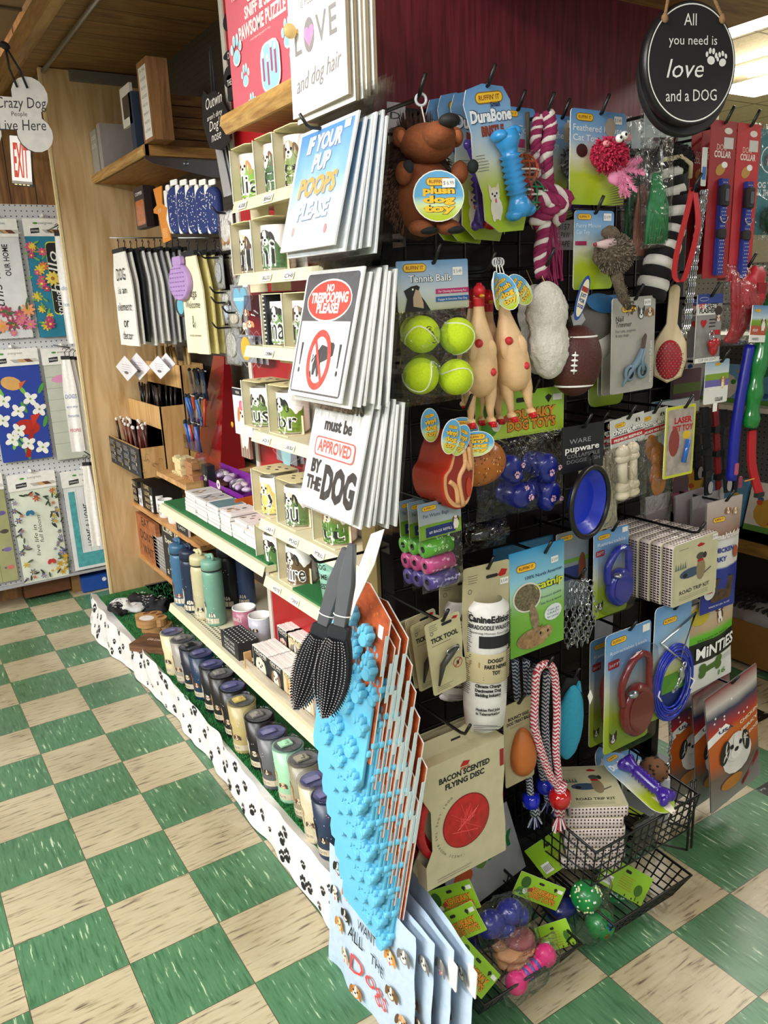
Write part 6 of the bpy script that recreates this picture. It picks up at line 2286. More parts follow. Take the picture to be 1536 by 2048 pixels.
mb.blob((w_*.25,-.018,-h*.46),(w_*.34,.02,h*.15),M('#6a6870',.8),14,10)
strands(mb,(w_*.25,-.018,-h*.46),(w_*.34,.02,h*.15),170,.012,[M('#9a989e',.7),M('#57555c',.7)],seed=3)
mb.build('shaggy_toy',t)
mb=MB()
feathers(mb,(w_*.2,-.015,-h*.6),[(.1,-.05,-1),(.5,-.1,-1),(-.2,-.1,-1)],h*.32,[M('#3c1f86',.8),M('#5230a0',.8)])
mb.build('feather_tail',t)
t,w_,h=cat_card((1140,221,1250,414),'feathered mouse cat toy card with pink shaggy mouse','Feathered Mouse','Cat Toy',-3.265,'the pink feathered mouse card',1)
PKS=[M('#c2224c',.7),M('#a3183c',.7),M('#d8335c',.7)]
mb=MB()
mb.blob((w_*.02,-.02,-h*.48),(w_*.27,.024,h*.16),PKS[1],16,12)
strands(mb,(w_*.02,-.02,-h*.48),(w_*.27,.026,h*.16),420,.009,PKS,.0017,seed=5)
mb.build('shaggy_mouse',t)
mb=MB()
for x,z in((.04,-.325),(.13,-.29)):
 mb.blob((w_*x,-.046,h*z),(.008,.007,.008),WHITE,12,10)
 mb.blob((w_*x-.002,-.052,h*z+.001),(.003,.002,.003),INK,8,6)
mb.blob((-w_*.14,-.04,-h*.38),(.010,.004,.006),M('#e59aa0',.6),10,8)
mb.blob((w_*.24,-.04,-h*.30),(.011,.004,.007),M('#e59aa0',.6),10,8)
mb.build('face',t)
mb=MB()
PF=[M('#e58fb4',.8),M('#f0a8c6',.8),M('#d977a2',.8)]
feathers(mb,(w_*.15,-.035,-h*.6),[(.75,-.2,-.15),(.9,-.1,.25),(.3,-.2,-1),(.1,-.2,-1),(.5,-.25,-.7),(-.15,-.2,-.9)],h*.34,PF,40,6)
mb.blob((w_*.12,-.03,-h*.66),(.018,.01,.024),PF[0],12,10,.4,90)
mb.build('feather_tail',t)
# --- long clear packs with coloured feathers
for i,(b,c,lab,Y)in enumerate((((1236,232,1290,502),'#2f8a55','clear feather pack with dull green feathers, farthest back',-3.17),((1252,238,1305,520),'#c9897a','clear feather pack with pale pink feathers, in the middle',-3.21),((1276,216,1340,496),'#1f8a4c','clear feather pack with bright green feathers, in front',-3.265))):
 t,w_,h=H(b,'feather_wand_pack',lab,'cat toy','clear feather packs beside the round sign',Y=Y,ry=-.06,hk='the clear feather packs' if i==2 else None)
 mb=MB()
 mb.prism(rect(-w_*.4,-h*.2,w_*.4,-.005),-.001,.0,M('#b9c3c8',.4))
 mb.ell(-.005,-h*.1,.01,.012,M('#2b5f86',.5))
 mb.text('Cat Toy',0,-h*.18,.008,M('#2b3f56',.5),w=w_*.6)
 mb.build('header_card',t)
 mb=MB()
 cm=[M(c,.6),M(c,.5,var=.3,sc=90)]
 for j in range(9):
  x=-w_*.3+w_*.6*j/8
  mb.tube([(x*.3,0,-h*.45),(x*.9,-.004,-h*.7),(x*1.1,0,-h*.97)],.0045,cm[j%2],5,rr=[.002,.006,.003])
 mb.build('feathers',t)
 mb=MB()
 mb.tube([(w_*.05,-.006,-h*.25),(w_*.08,-.006,-h*.46)],.003,STEEL,6)
 mb.blob((w_*.05,-.006,-h*.24),(.006,.004,.006),INK,8,6)
 mb.build('swivel_clip',t)
 bag(t,-w_*.5,-h,w_*.5,0,.018,i+4)
# --- furry mouse
t,w_,h=H((1148,421,1226,580),'furry_mouse_card','furry mouse cat toy card with grey brown fur mouse and long tail','cat toy',Y=YF,hk='the furry mouse card')
mb=MB()
skycard(mb,w_,round(h,2))
mb.k=8
ruff(mb,-w_*.26,-.012,w_*.34)
mb.text('Furry Mouse',-w_*.46,-h*.21,h*.05,M('#dfe6ee',.5),w=w_*.62,al='l')
mb.text('Cat Toy',-w_*.46,-h*.29,h*.05,M('#dfe6ee',.5),w=w_*.34,al='l')
mb.rc(-w_*.48,-h*.43,-w_*.2,-h*.38,M('#a3235a',.5))
price(mb,w_*.32,-.012,'$ 4.99')
mb.build('backing_card',t)
GF=M('#5f5344',.95,bump=.5,sc=150,var=.35)
mb=MB()
mb.blob((w_*.2,-.03,-h*.56),(w_*.42,.028,h*.24),GF,22,16,.15,60)
strands(mb,(w_*.2,-.03,-h*.56),(w_*.42,.028,h*.24),700,.007,[M('#75685a',.9),M('#4c4236',.9),M('#8d8070',.9)],.0008,seed=8)
mb.blob((w_*.12,-.03,-h*.3),(w_*.16,.018,h*.1),GF,14,10,.2,70)
mb.build('fur_body',t)
mb=MB()
mb.lathe([(0,0),(.005,.006),(.01,.03),(.014,.045),(0,.05)],M('#c9aeb0',.6),14,(-w_*.36,-.04,-h*.44),'X')
mb.blob((-w_*.36,-.04,-h*.44),(.004,.004,.004),M('#8a2438',.5),8,6)
mb.build('snout',t)
mb=MB()
tp=[(w_*.2,-.035,-h*.75),(w_*.28,-.04,-h*.95),(w_*.4,-.04,-h*1.12),(w_*.62,-.035,-h*1.25)]
mb.tube(tp,.01,GF,8,rr=[.013,.011,.010,.007])
for q in range(5):
 f=q/4*2.99
 p=Vector(tp[int(f)]).lerp(Vector(tp[int(f)+1]),f-int(f))
 strands(mb,p,(.009,.009,.012),60,.005,[M('#75685a',.9),M('#4c4236',.9)],.0007,seed=q)
mb.build('tail',t)
# --- striped plush hanging
t,w_,h=H((1284,285,1366,602),'striped_plush','long black and white striped plush with a fluffy black head','plush toy',Y=-3.235,hk='the striped plush',hx=.01)
BF,WF=M('#101011',.95,bump=.6,sc=140),M('#d9d6cf',.95,bump=.6,sc=140)
mb=MB()
mb.blob((w_*.1,-.005,-h*.1),(w_*.4,.035,h*.1),BF,22,16,.12,60)
strands(mb,(w_*.1,-.005,-h*.1),(w_*.4,.035,h*.1),400,.004,[BF],.0008,seed=11)
mb.tube([(-w_*.3,-.02,-h*.12),(w_*.0,-.038,-h*.1),(w_*.25,-.038,-h*.14),(w_*.32,-.03,-h*.22)],.005,M('#cdbf98',.9),6)
mb.build('head',t)
path=[(.0,0,-h*.16),(w_*.08,-.006,-h*.32),(w_*.1,-.01,-h*.5),(w_*.0,-.01,-h*.64),(-w_*.18,-.01,-h*.8),(-w_*.3,-.005,-h*.98)]
mb=MB()
n=14
for i in range(n):
 f0,f1=i/n*(len(path)-1),(i+1.08)/n*(len(path)-1)
 q=[]
 for j in range(4):
  f=min(f0+(f1-f0)*j/3,len(path)-1.001)
  k=int(f)
  q.append(Vector(path[k]).lerp(Vector(path[k+1]),f-k))
 rr_=w_*.25
 mb.tube(q,rr_,(WF,BF)[i%2],14,rr=[rr_*.96,rr_*1.04,rr_*1.04,rr_*.94])
mb.build('striped_tail',t)
# --- tennis ball packs
TB=M('#b9d420',.95,bump=.5,sc=300,var=.08)
def tennis(box,Y,lab,hk,side):
 t,w_,h=H(box,'tennis_ball_pack',lab,'ball pack','tennis ball packs',Y=Y,hk=hk,ry=-.02)
 mb=MB()
 hh_=h*.34
 g=grad_mat('tennis_header',[(0,'#6f9fce'),(.45,'#c3ccd2'),(.75,'#b5b98a'),(1.,'#8d9a3a')],h=.12)
 mb.prism(rrect(0,-hh_/2,w_,hh_,.003),0,.002,g,WHITE)
 mb.k=8
 ruff(mb,-w_*.26,-hh_*.14,w_*.32)
 for cc,dx,bo in(('#4a5a6c',.0008,.05),('#f2f4f6',0,.01)):
  mb.text('Tennis Balls',-w_*.05+dx,-hh_*.42,hh_*.14,M(cc,.5),w=w_*.6,bold=bo)
 price(mb,w_*.34,-hh_*.24)
 mb.rc(w_*.02,-hh_*.68,w_*.5,-hh_*.58,M('#b3256a',.5))
 mb.text('For Chewing & Retrieving Fun',w_*.26,-hh_*.655,hh_*.045,WHITE,w=w_*.4)
 mb.rc(w_*.02,-hh_*.84,w_*.5,-hh_*.74,M('#1f5fa0',.5))
 mb.text('Engages & Stimulates Your Dog',w_*.26,-hh_*.815,hh_*.045,WHITE,w=w_*.42)
 mb.flat([(w_*a,-hh_*b)for a,b in((-.42,1.),(-.38,.75),(-.42,.58),(-.32,.5),(-.24,.48),(-.2,.52),(-.23,.62),(-.14,.8),(-.06,1.))],INK)
 mb.flat([(w_*a,-hh_*b)for a,b in((-.3,.9),(-.3,.72),(-.26,.56),(-.21,.6),(-.16,.84),(-.16,.95))],M('#b9a184',.6))
 mb.ell(-w_*.3,-hh_*.56,.002,.002,WHITE,n=6)
 mb.build('header_card',t)
 if side:
  spots=((-.22,-.5),(.2,-.53),(-.26,-.79),(.16,-.82))
 else:
  spots=((-.1,-.5),(-.1,-.8))
 r=.0325
 for i,(x,z)in enumerate(spots):
  mb=MB()
  mb.T=Matrix.Rotation(i*1.3,4,'Y')@Matrix.Rotation(i*.8,4,'Z')
  mb.blob((0,0,0),r,TB,28,18)
  mb.tube([(r*1.003*math.cos(a)*math.cos(.5*math.sin(2*a)),r*1.003*math.sin(a)*math.cos(.5*math.sin(2*a)),r*1.003*math.sin(.5*math.sin(2*a)))for a in[2*PI*j/40 for j in range(40)]],.0016,M('#dfe3c0',.9),5,closed=True)
  if i==0 and side:
   mb.T=Matrix.Rotation(R(60),4,'Y')
   mb.W=lambda p:((r+.0004)*math.sin(p.x/r)*math.cos(p.z/r),-(r+.0004-p.y)*math.cos(p.x/r)*math.cos(p.z/r),(r+.0004)*math.sin(p.z/r))
   mb.flat(rrect(0,0,.034,.012,.006,5),INK)
   mb.flat(rrect(0,0,.031,.0095,.005,5),M('#b9d420',.9))
   mb.text("RUFFIN' IT",0,-.002,.005,INK,w=.024,bold=.03)
   mb.W=None
  mb.build('tennis_ball',t,(w_*x,-.005-.018*(i%2),h*z))
 bag(t,-w_*.5,-h,w_*.46,-hh_*.97,.038,7+side)
 return t
tennis((779,532,900,790),-3.17,'pair pack of tennis balls hanging behind the front one',None,0)
tennis((797,520,937,806),-3.265,'clear pack of four yellow green tennis balls with header card','the tennis ball packs',1)
# --- rubber chickens
CK=M('#dfb98a',.45,bump=.3,sc=90,var=.05)
CR=M('#c01a26',.4)
def chicken(x,z,Y,L,ry,lab,rz=0.):
 t=thing('rubber_chicken',lab,'dog toy',(x,Y,z),rz,0,ry,'rubber chickens')
 mb=MB()
 mb.lathe([(0,-.02*L),(.030*L,-.06*L),(.040*L,-.1*L),(.038*L,-.16*L),(.045*L,-.22*L),(.07*L,-.3*L),(.105*L,-.4*L),(.125*L,-.52*L),(.13*L,-.62*L),(.12*L,-.7*L),(.08*L,-.76*L),(.03*L,-.78*L),(0,-.785*L)],CK,26)
 for s in(-1,1):
  mb.tube([(s*.065*L,0,-.68*L),(s*.075*L,-.004,-.78*L),(s*.07*L,-.006,-.87*L),(s*.075*L,-.008,-.93*L)],.03*L,CK,12,rr=[.06*L,.045*L,.028*L,.022*L])
  mb.blob((s*.075*L,-.008,-.945*L),(.032*L,.02,.03*L),CK,14,10)
 for s in(-1,1):
  mb.blob((s*.062*L,-.085*L,-.46*L),(.04*L,.006,.08*L),CK,14,10)
 mb.build('body',t)
 mb=MB()
 mb.blob((0,-.004,-.055*L),(.042*L,.018,.05*L),CR,16,12)
 mb.lathe([(.0395*L,-.09*L),(.0412*L,-.12*L),(.0395*L,-.155*L)],CR,20)
 for q in range(3):
  mb.blob((0,-.012+.01*q,-.015*L),(.008*L,.007,.018*L),CR,8,6)
 mb.blob((0,-.02,-.085*L),(.016*L,.014,.012*L),M('#d8a02c',.4),8,6)
 mb.build('head',t)
 mb=MB()
 for s in(-1,1):
  mb.blob((s*.075*L,-.014,-.96*L),(.028*L,.018,.026*L),CR,12,10)
  for q in(-1,0,1):
   mb.blob((s*.075*L+q*.014*L,-.024,-.975*L),(.009*L,.01,.014*L),CR,8,6)
 mb.build('foot',t,label='red webbed feet')
 mb=MB()
 rs_=.125*L
 for(a,b)in((-.03,-.40),(.065,-.60)):
  mb.blob((a*L,-.098*L if b>-.5 else-.098*L,b*L),(.030*L,.008,.030*L),M('#c72c34',.45,var=.2,sc=100),14,10)
 mb.build('red_patch',t)
 return t
for(u,v0,v1,Y,ry,lab)in((945,578,820,-3.18,.02,'rubber chicken hanging furthest left, behind the others'),(975,580,850,-3.215,0,'rubber chicken tucked behind the two front ones'),(957,566,856,-3.262,.0,'rubber chicken in front with two red spots, nearest the tennis balls'),(1000,566,846,-3.258,-.16,'rubber chicken in front leaning towards the fleece toy')):
 a,b=onY(u,v0,Y),onY(u,v1,Y)
 chicken(a.x,a.z,Y,a.z-b.z,ry,lab,-.4)
a=onY(975,560,-3.25)
hook(a.x,a.z+.015,-3.25,'the rubber chickens')
t=thing('chicken_tags','cluster of oval swing tags above the rubber chickens','tag',(a.x,-3.27,a.z))
for x,z,rot,ry_ in((-.02,-.02,-.4,.6),(.0,-.022,-.5,-.5),(.035,-.02,-.9,0)):
 oval_tag(t,x,-.03,z,.022,.036,'plush','dog','toy',rot,ry_)
mb=MB()
for k in range(3):
 mb.tube([(-.01+.012*k,-.02,-.01),(-.004+.006*k,-.01,.025)],.0012,WHITE,4)
 mb.tube([(-.004+.006*k+.007*math.cos(q),-.008,.03+.007*math.sin(q))for q in[j*PI/6 for j in range(12)]],.002,M('#cfd2d8',.3),5,closed=True)
mb.build('hang_rings',t)
# --- white fleece toys
FL=M('#d9d6cc',.95,bump=1.,sc=260,var=.12)
def fleece(box,Y,lab,hk,ry):
 t,w_,h=H(box,'fleece_toy',lab,'plush toy','white fleece toys',Y=Y,ry=ry,hk=hk,hz=.03)
 mb=MB()
 def sh(p,d):
  k=1-.22*math.exp(-((p.z/(h*.5))/.3)**2)
  k*=1+.10*noise.noise(p*110)+.05*noise.noise(p*45)
  return Vector((p.x*k,p.y*k,p.z))
 mb.blob((0,0,-h/2),(w_*.5,.036,h*.52),FL,60,60,shape=sh)
 mb.build('fleece_body',t)
 mb=MB()
 mb.tube([(-.0,0,-.005),(-.012,.01,.04)],.001,M('#c9b060',.6),4)
 mb.build('hang_loop',t)
 return t,w_,h
fleece((1034,572,1100,748),-3.19,'white fleece toy almost hidden behind the front one',None,-.1)
t,w_,h=fleece((1050,566,1130,756),-3.262,'white curly fleece toy with blue surfboard shaped tag','the fleece toys',-.08)
mb=MB()
mb.prism(circ(0,0,.014,.045,22),0,.0015,M('#1f4a9a',.4))
mb.k=8
mb.flat(circ(0,0,.011,.038,20),M('#e9e2c0',.5))
mb.rc(-.009,.012,.009,.022,M('#a3301c',.5))
for i,s in enumerate(('JUST','FOR','DOGS')):
 mb.text(s,0,.002-.011*i,.007,M('#2a4a9a',.5),w=.016,bold=.05)
mb.build('swing_tag',t,(w_*.62,-.03,-h*.2),ry=R(26))
mb=MB()
mb.prism([(-.02,0),(0,.022),(.022,0),(0,-.03)],0,.001,M('#b9b9bd',.6))
mb.build('paper_tag',t,(w_*.78,.0,-h*.42),ry=.3)
# --- squeaky toys header with bag of blue boots
t,w_,h=H((952,782,1126,1026),'squeaky_boot_pack','clear bag of blue rubber boots with paws under a green squeaky card','dog toy',Y=-3.22,hk='the blue squeaky boots',hx=.03)
LG=grad_mat('lime_card_print',[(0,'#8fbf2c'),(.5,'#a3c93a'),(1.,'#c3d84a')],h=.12,nz_=.3)
def squeaky(mb,w_,hh_,flip=False):
 mb.prism(rrect(0,-hh_/2,w_,hh_,.002),0,.0015,LG,WHITE)
 mb.k=8
 for s,z in(("SQUEAKY",-.62),("DOG TOY'S",-.86)):
  mb.text(s,w_*.12,hh_*z,hh_*.2,M('#6a3a10',.5),w=w_*.56,bold=.09)
  mb.text(s,w_*.12,hh_*z,hh_*.2,M('#e8902c',.5),w=w_*.55,bold=.04)
 mb.prism(rrect(0,-hh_*.2,w_*.12,hh_*.1,.003),-.0012,-.001,INK)
 mb.ell(-w_*.32,-hh_*.35,w_*.1,hh_*.25,M('#2f5a1c',.6))
 mb.ell(-w_*.36,-hh_*.75,w_*.09,hh_*.18,M('#4a8a24',.6))
 mb.ell(-w_*.28,-hh_*.7,w_*.05,hh_*.12,M('#d9dccb',.6))
 for q in(-.16,-.2):
  mb.ell(w_*q,-hh_*(.4-q),w_*.03,hh_*.09,M('#a3402c',.6))
 mb.flat([(w_*.27,-hh_*.2),(w_*.31,-hh_*.34),(w_*.35,-hh_*.2),(w_*.31,-hh_*.14)],INK)
 mb.rc(w_*.36,-hh_*.3,w_*.47,-hh_*.16,M('#e9e9e6',.5))
mb=MB()
squeaky(mb,w_*1.0,h*.36)
mb.build('header_card',t)
DB=M('#16227e',.3,coat=.3)
for x,z,r,q in((-.22,-.58,.5,0),(.2,-.62,.45,.5),(-.1,-.82,.42,-1.2),(.24,-.85,.5,1.)):
 mb=MB()
 mb.T=Matrix.Rotation(q,4,'Y')
 mb.lathe([(0,-.03),(.018,-.03),(.027,-.02),(.027,.01),(.023,.03),(.026,.034),(.02,.034),(.018,0),(0,-.01)],DB,22,ax='Y')
 mb.blob((.01,-.008,-.018),(.024,.026,.017),DB,16,12)
 mb.k=4
 mb.paw(.002,-.012,.008,M('#e0b0c4',.5),y=-.0355)
 mb.paw(.018,.006,.006,M('#e0b0c4',.5),y=-.0355)
 mb.build('rubber_boot',t,(w_*x,-.01,h*z))
bag(t,-w_*.5,-h,w_*.5,-h*.34,.034,12,14)
# --- football and grey ball with small card behind
t,w_,h=H((1118,650,1194,792),'toy_football','brown rubber football toy with white laces','dog toy',Y=YF,ry=.08,rz=-.3,hk='the toy football',hz=.03)
FB=M('#4a1f18',.5,bump=.8,sc=260)
mb=MB()
mb.blob((0,0,-h/2),(w_*.5,.042,h*.5),FB,28,22)
bl=mb.build('ball',t)
mb=MB()
for z,r in((-.16,.70),(-.84,.72)):
 mb.tube([(w_*.5*r*math.cos(a)*1.01,.042*r*math.sin(a)*1.02,h*z+.003*math.cos(a))for a in[2*PI*j/32 for j in range(32)]],.0022,WHITE,6,closed=True)
for i in range(4):
 mb.blob((-w_*.22,-.039,-h*(.41+.07*i)),(.008,.003,.0026),WHITE,10,8)
mb.tube([(-w_*.22,-.0385,-h*.36),(-w_*.22,-.040,-h*.67)],.0012,WHITE,5)
mb.build('laces',bl)
t,w_,h=H((1140,600,1215,740),'rope_ball','grey and white round ball behind the toy football','dog toy',Y=-3.2)
mb=MB()
mb.blob((0,.0,-h*.35),(w_*.45,.04,h*.35),M('#6f6a64',.8,bump=.6,sc=120),24,16)
mb.blob((w_*.12,.0,-h*.62),(w_*.36,.036,h*.3),M('#cfcbc2',.8),20,14)
mb.build('ball',t)
mb=MB()
mb.ell(0,0,w_*.42,h*.13,M('#2a6aa3',.5),n=20)
mb.build('swing_tag',t,(0,-.035,-h*.05),ry=.2)
t,w_,h=H((1180,590,1250,808),'chew_bone_card','chew bone card half hidden behind the nail trimmers','chew toy',Y=-3.15)
mb=MB()
skycard(mb,w_,round(h,2),r=.02)
mb.k=8
ruff(mb,0,-.03,w_*.6)
mb.text('DuraBone',0,-h*.2,.02,M('#e9eef2',.5),w=w_*.8,bold=.05)
mb.build('backing_card',t)
# --- nail trimmers
def trimmer(box,Y,lab,hk):
 t,w_,h=H(box,'nail_trimmer_card',lab,'nail trimmer','nail trimmer cards',Y=Y,hk=hk,ry=-.02)
 mb=MB()
 mb.prism(rrect(0,-h/2,w_,h,.006),0,.002,M('#aaa79f',.4),WHITE)
 mb.k=4
 ruff(mb,-w_*.12,-h*.12,w_*.34)
 mb.text('Nail',-w_*.42,-h*.24,h*.055,INK,w=w_*.17,al='l')
 mb.text('Trimmer',-w_*.42,-h*.30,h*.055,INK,w=w_*.36,al='l')
 mb.text('For cats, puppies',-w_*.42,-h*.355,h*.03,M('#5a5a5c',.6),w=w_*.46,al='l')
 mb.text('& toy dogs',-w_*.42,-h*.4,h*.03,M('#5a5a5c',.6),w=w_*.3,al='l')
 mb.text('sure grip comfort handle',w_*.4,-h*.7,.008,M('#eceae4',.5),w=h*.45,rot=-PI/2)
 price(mb,w_*.3,-.013,'$4.99')
 mb.dog(w_*.16,-h*.18,w_*.1,'#4a5560','#2c333a',body=False,ear='up')
 mb.dog(w_*.36,-h*.17,w_*.09,'#a87a4a','#8a5a34',body=False)
 mb.build('backing_card',t)
 if hk:
  mb=MB()
  BG=M('#6f8798',.4)
  mb.tube([(w_*.14,-.008,-h*.55),(w_*.04,-.008,-h*.68),(-w_*.14,-.008,-h*.78),(-w_*.3,-.008,-h*.92)],.004,BG,8,rr=[.004,.0075,.006,.002])
  mb.tube([(w_*.2,-.008,-h*.55),(w_*.12,-.008,-h*.66),(w_*.17,-.008,-h*.78)],.004,BG,8,rr=[.004,.0075,.006])
  for x,z in((-.14,-.79),(.16,-.78)):
   mb.tube([(w_*x+.012*math.cos(a),-.008,h*z+.014*math.sin(a))for a in[2*PI*j/22 for j in range(22)]],.0042,BG,8,closed=True)
   mb.tube([(w_*x+.009*math.cos(a),-.01,h*z+.011*math.sin(a))for a in[2*PI*j/22 for j in range(22)]],.002,INK,6,closed=True)
  mb.build('handles',t)
  mb=MB()
  mb.prism([(w_*.13,-h*.56),(w_*.16,-h*.44),(w_*.22,-h*.39),(w_*.24,-h*.42),(w_*.2,-h*.56)],-.009,-.005,M('#6b5a55',.3,.6))
  mb.build('blades',t)
 return t
trimmer((1196,602,1280,785),-3.2,'nail trimmer card at the back, only its left edge showing',None)
trimmer((1204,600,1290,785),-3.225,'middle nail trimmer card behind the front one',None)
trimmer((1222,594,1307,783),YF,'front nail trimmer card with blue grey scissors handles','the nail trimmer cards')
# --- wooden pin brush
t,w_,h=H((1322,566,1368,766),'pin_brush','pale wooden pet brush with red pad and metal pins','brush',Y=-3.26,ry=.03,rz=-.85,hk='the wooden pin brush',hx=-.02)
WB=wood('pale_beech','#c4ad86','#dccaa6','Z',12,.35)
mb=MB()
P=[(.012*math.cos(a),.012*math.sin(a)-.015)for a in[PI*j/8 for j in range(9)]]
P+=[(-.012,-h*.4),(-.034,-h*.58),(-.038,-h*.75),(-.030,-h*.93),(0,-h),(.030,-h*.93),(.038,-h*.75),(.034,-h*.58),(.012,-h*.4)]
mb.prism(P,0,.018,WB,bev=.004)
mb.build('handle',t)
mb=MB()
mb.blob((0,0,-h*.76),(.028,.012,h*.2),M('#a81824',.5),22,14)
cu=mb.build('cushion',t,label='red rubber cushion')
mb=MB()
for i in range(15):
 for j in range(8):
  x,z=-.024+.0068*j+.003*(i%2),-h*.76+h*.185*(i-7)/7.5
  if(x/.027)**2+((z+h*.76)/(h*.195))**2<1:
   mb.tube([(x,-.008,z),(x*1.15,-.03,z)],.0006,STEEL,3)
   mb.blob((x*1.15,-.031,z),.0013,STEEL,5,4)
mb.build('metal_pins',cu)
# --- red leash loop and chain
t,w_,h=H((1345,374,1400,562),'red_leash','red nylon leash hanging in a loop left of the chain','leash',Y=-3.3,hk='the red leash and the chain',hx=.01)
RN=M('#b8141f',.6,bump=.5,sc=200)
mb=MB()
def strap(mb,pts,wd,mat,th=.002,ax=Vector((1,0,0))):
 pts=[Vector(p)for p in pts]
 v,f=[],[]
 for p in pts:
  for s in(-1,1):
   for q in(0,1):
    v.append(p+ax*wd/2*s+Vector((0,th*q,0)))
 for i in range(len(pts)-1):
  a,b=i*4,i*4+4
  f+=[(a,a+2,b+2,b),(a+1,b+1,b+3,a+3),(a,b,b+1,a+1),(a+2,a+3,b+3,b+2)]
 mb.add(v,f,mat)
def smooth(pts,n=8):
 out=[]
 P=[Vector(p)for p in pts]
 for i in range(len(P)-1):
  p0,p1,p2,p3=P[max(i-1,0)],P[i],P[i+1],P[min(i+2,len(P)-1)]
  for j in range(n):
   t_=j/n
   out.append(.5*((2*p1)+(p2-p0)*t_+(2*p0-5*p1+4*p2-p3)*t_*t_+(3*p1-p0-3*p2+p3)*t_**3))
 out.append(P[-1])
 return out
strap(mb,smooth([(.012,0,.0),(.0,0,-h*.25),(-w_*.3,0,-h*.7),(-w_*.32,0,-h*.95),(-w_*.1,-.004,-h),(w_*.1,-.006,-h*.8),(w_*.3,-.008,-h*.4),(w_*.25,0,-.01)]),.016,RN)
mb.build('webbing',t)
mb=MB()
mb.prism(rrect(0,-.02,.016,.075,.002),-.004,-.003,M('#cfd6d0',.5))
mb.rc(-.006,-.045,.006,-.02,M('#3a6ab0',.5),y=-.0045)
mb.build('swing_tag',t,(w_*.42,-.002,.06))
t,w_,h=H((1366,380,1408,690),'chain_leash','silver chain hanging between red leash and red collar cards','chain',Y=-3.262)
def chain(mb,pts,link=.011,r=.0014,mat=STEEL,wdt=.45):
 pts=[Vector(p)for p in pts]
 L_=0
 seg=[]
 for i in range(len(pts)-1):
  seg.append((pts[i+1]-pts[i]).length)
 tot=sum(seg)
 n=int(tot/(link*.78))
 for k in range(n):
  d=tot*(k+.5)/n
  i=0
  while i<len(seg)-1 and d>seg[i]:
   d-=seg[i]
   i+=1
  p=pts[i].lerp(pts[i+1],d/seg[i])
  tdir=(pts[i+1]-pts[i]).normalized()
  a=tdir.cross(Vector((0,1,0)))
  a=a.normalized()if a.length>1e-3 else Vector((1,0,0))
  b=tdir.cross(a)
  s=a if k%2 else b
  s=(a*math.cos(k*1.57+.5)+b*math.sin(k*1.57+.5))
  mb.tube([p+tdir*link*.5*math.cos(q)+s*link*wdt*.7*math.sin(q)for q in[2*PI*j/8 for j in range(8)]],r,mat,4,closed=True)
mb=MB()
for dx in(-.007,.0,.007,.013):
 chain(mb,[(w_*.25+dx*.5,-.003*dx*100,0),(w_*.05+dx,.004,-h*.4),(-w_*.25+dx,0,-h*.9)],.011,.0015)
mb.build('links',t)
mb=MB()
mb.tube([(-w_*.3+.006*math.cos(a),-.002,-h*.95+.016*math.sin(a))for a in[2*PI*j/14 for j in range(11)]],.0018,STEEL,5)
mb.build('snap_hook',t)
# --- collar cards
CRD=M('#9e1f24',.45)
def collar(box,Y,c,lab,hk=None,spots=True,cc=CRD,ttl=('DOG','COLLAR')):
 t,w_,h=H(box,'collar_card',lab,'collar','collar cards at the right end',Y=Y,hk=hk,ry=.0)
 mb=MB()
 mb.prism(rect(-w_/2,-h,w_/2,0),0,.002,cc,cc)
 mb.ell(w_*.18,-h*.06,w_*.16,h*.02,M('#e3dcd2',.5))
 mb.text(ttl[0],-w_*.05,-h*.18,.012,M('#e6c9bc',.5),w=w_*.38)
 mb.text(ttl[1],0,-h*.225,.013,M('#efe6dc',.5),w=w_*.66,bold=.03)
 mb.rc(w_*.02,-h*.17,w_*.4,-h*.1,M('#d0cfcb',.5))
 mb.ell(-w_*.05,-h*.3,w_*.2,h*.035,M('#b98a3a',.6),.4)
 mb.ell(w_*.1,-h*.27,w_*.12,h*.02,WHITE)
 mb.build('backing_card',t)
 mb=MB()
 cm=M(c,.55,bump=.3,sc=200)
 z0=-h*.36
 mb.box(-.011,-.012,-h*.98,.011,-.002,z0,cm)
 if spots:
  for i in range(26):
   for q in(-.006,0,.006):
    mb.ell(q+(.003 if i%2 else 0),z0-.008-i*(h*.6)/26,.0012,.0012,WHITE,n=6,y=-.0125)
 mb.build('collar_strap',t)
 mb=MB()
 mb.prism(rrect(0,z0-.035,.024,.045,.004),-.018,-.002,INK,bev=.002)
 mb.prism(rrect(0,z0-.035,.012,.026,.003),-.0195,-.018,M('#55585e',.4))
 mb.build('buckle',t)
 mb=MB()
 mb.prism(rrect(0,z0-.115,.024,.022,.004),-.016,-.002,INK,bev=.002)
 mb.build('slider',t)
 mb=MB()
 mb.tube([(.013*math.cos(a),-.014,z0-.078+.014*math.sin(a))for a in[PI+PI*j/10 for j in range(11)]],.0016,STEEL,6)
 mb.build('ring',t)
 return t
collar((1378,262,1412,540),-3.14,'#2a2b55','red collar card partly hidden behind the round sign',spots=False)
collar((1398,250,1438,548),-3.19,'#3a1420','second red collar card, left of the polka dot collars',spots=False)
collar((1414,240,1464,556),-3.262,'#1a2f8a','red card with blue white-dotted collar, in front','the left polka dot collar')
collar((1446,244,1486,560),-3.19,'#8a1f1c','red collar card between the two dotted collars',spots=False)
collar((1466,246,1512,562),-3.262,'#1a2f8a','right red card with blue dotted collar, washed out header','the right polka dot collar',cc=M('#c2343a',.35))
t,w_,h=H((1500,258,1572,470),'treat_ball_card','teal dog treat ball card in plastic at the right edge','dog toy',Y=-3.24,hk='the teal treat ball card')
mb=MB()
mb.prism(rrect(0,-h/2,w_,h,.004),0,.002,M('#3f7f88',.3),WHITE)
mb.k=4
mb.ring(0,-h*.28,w_*.26,h*.13,.003,WHITE)
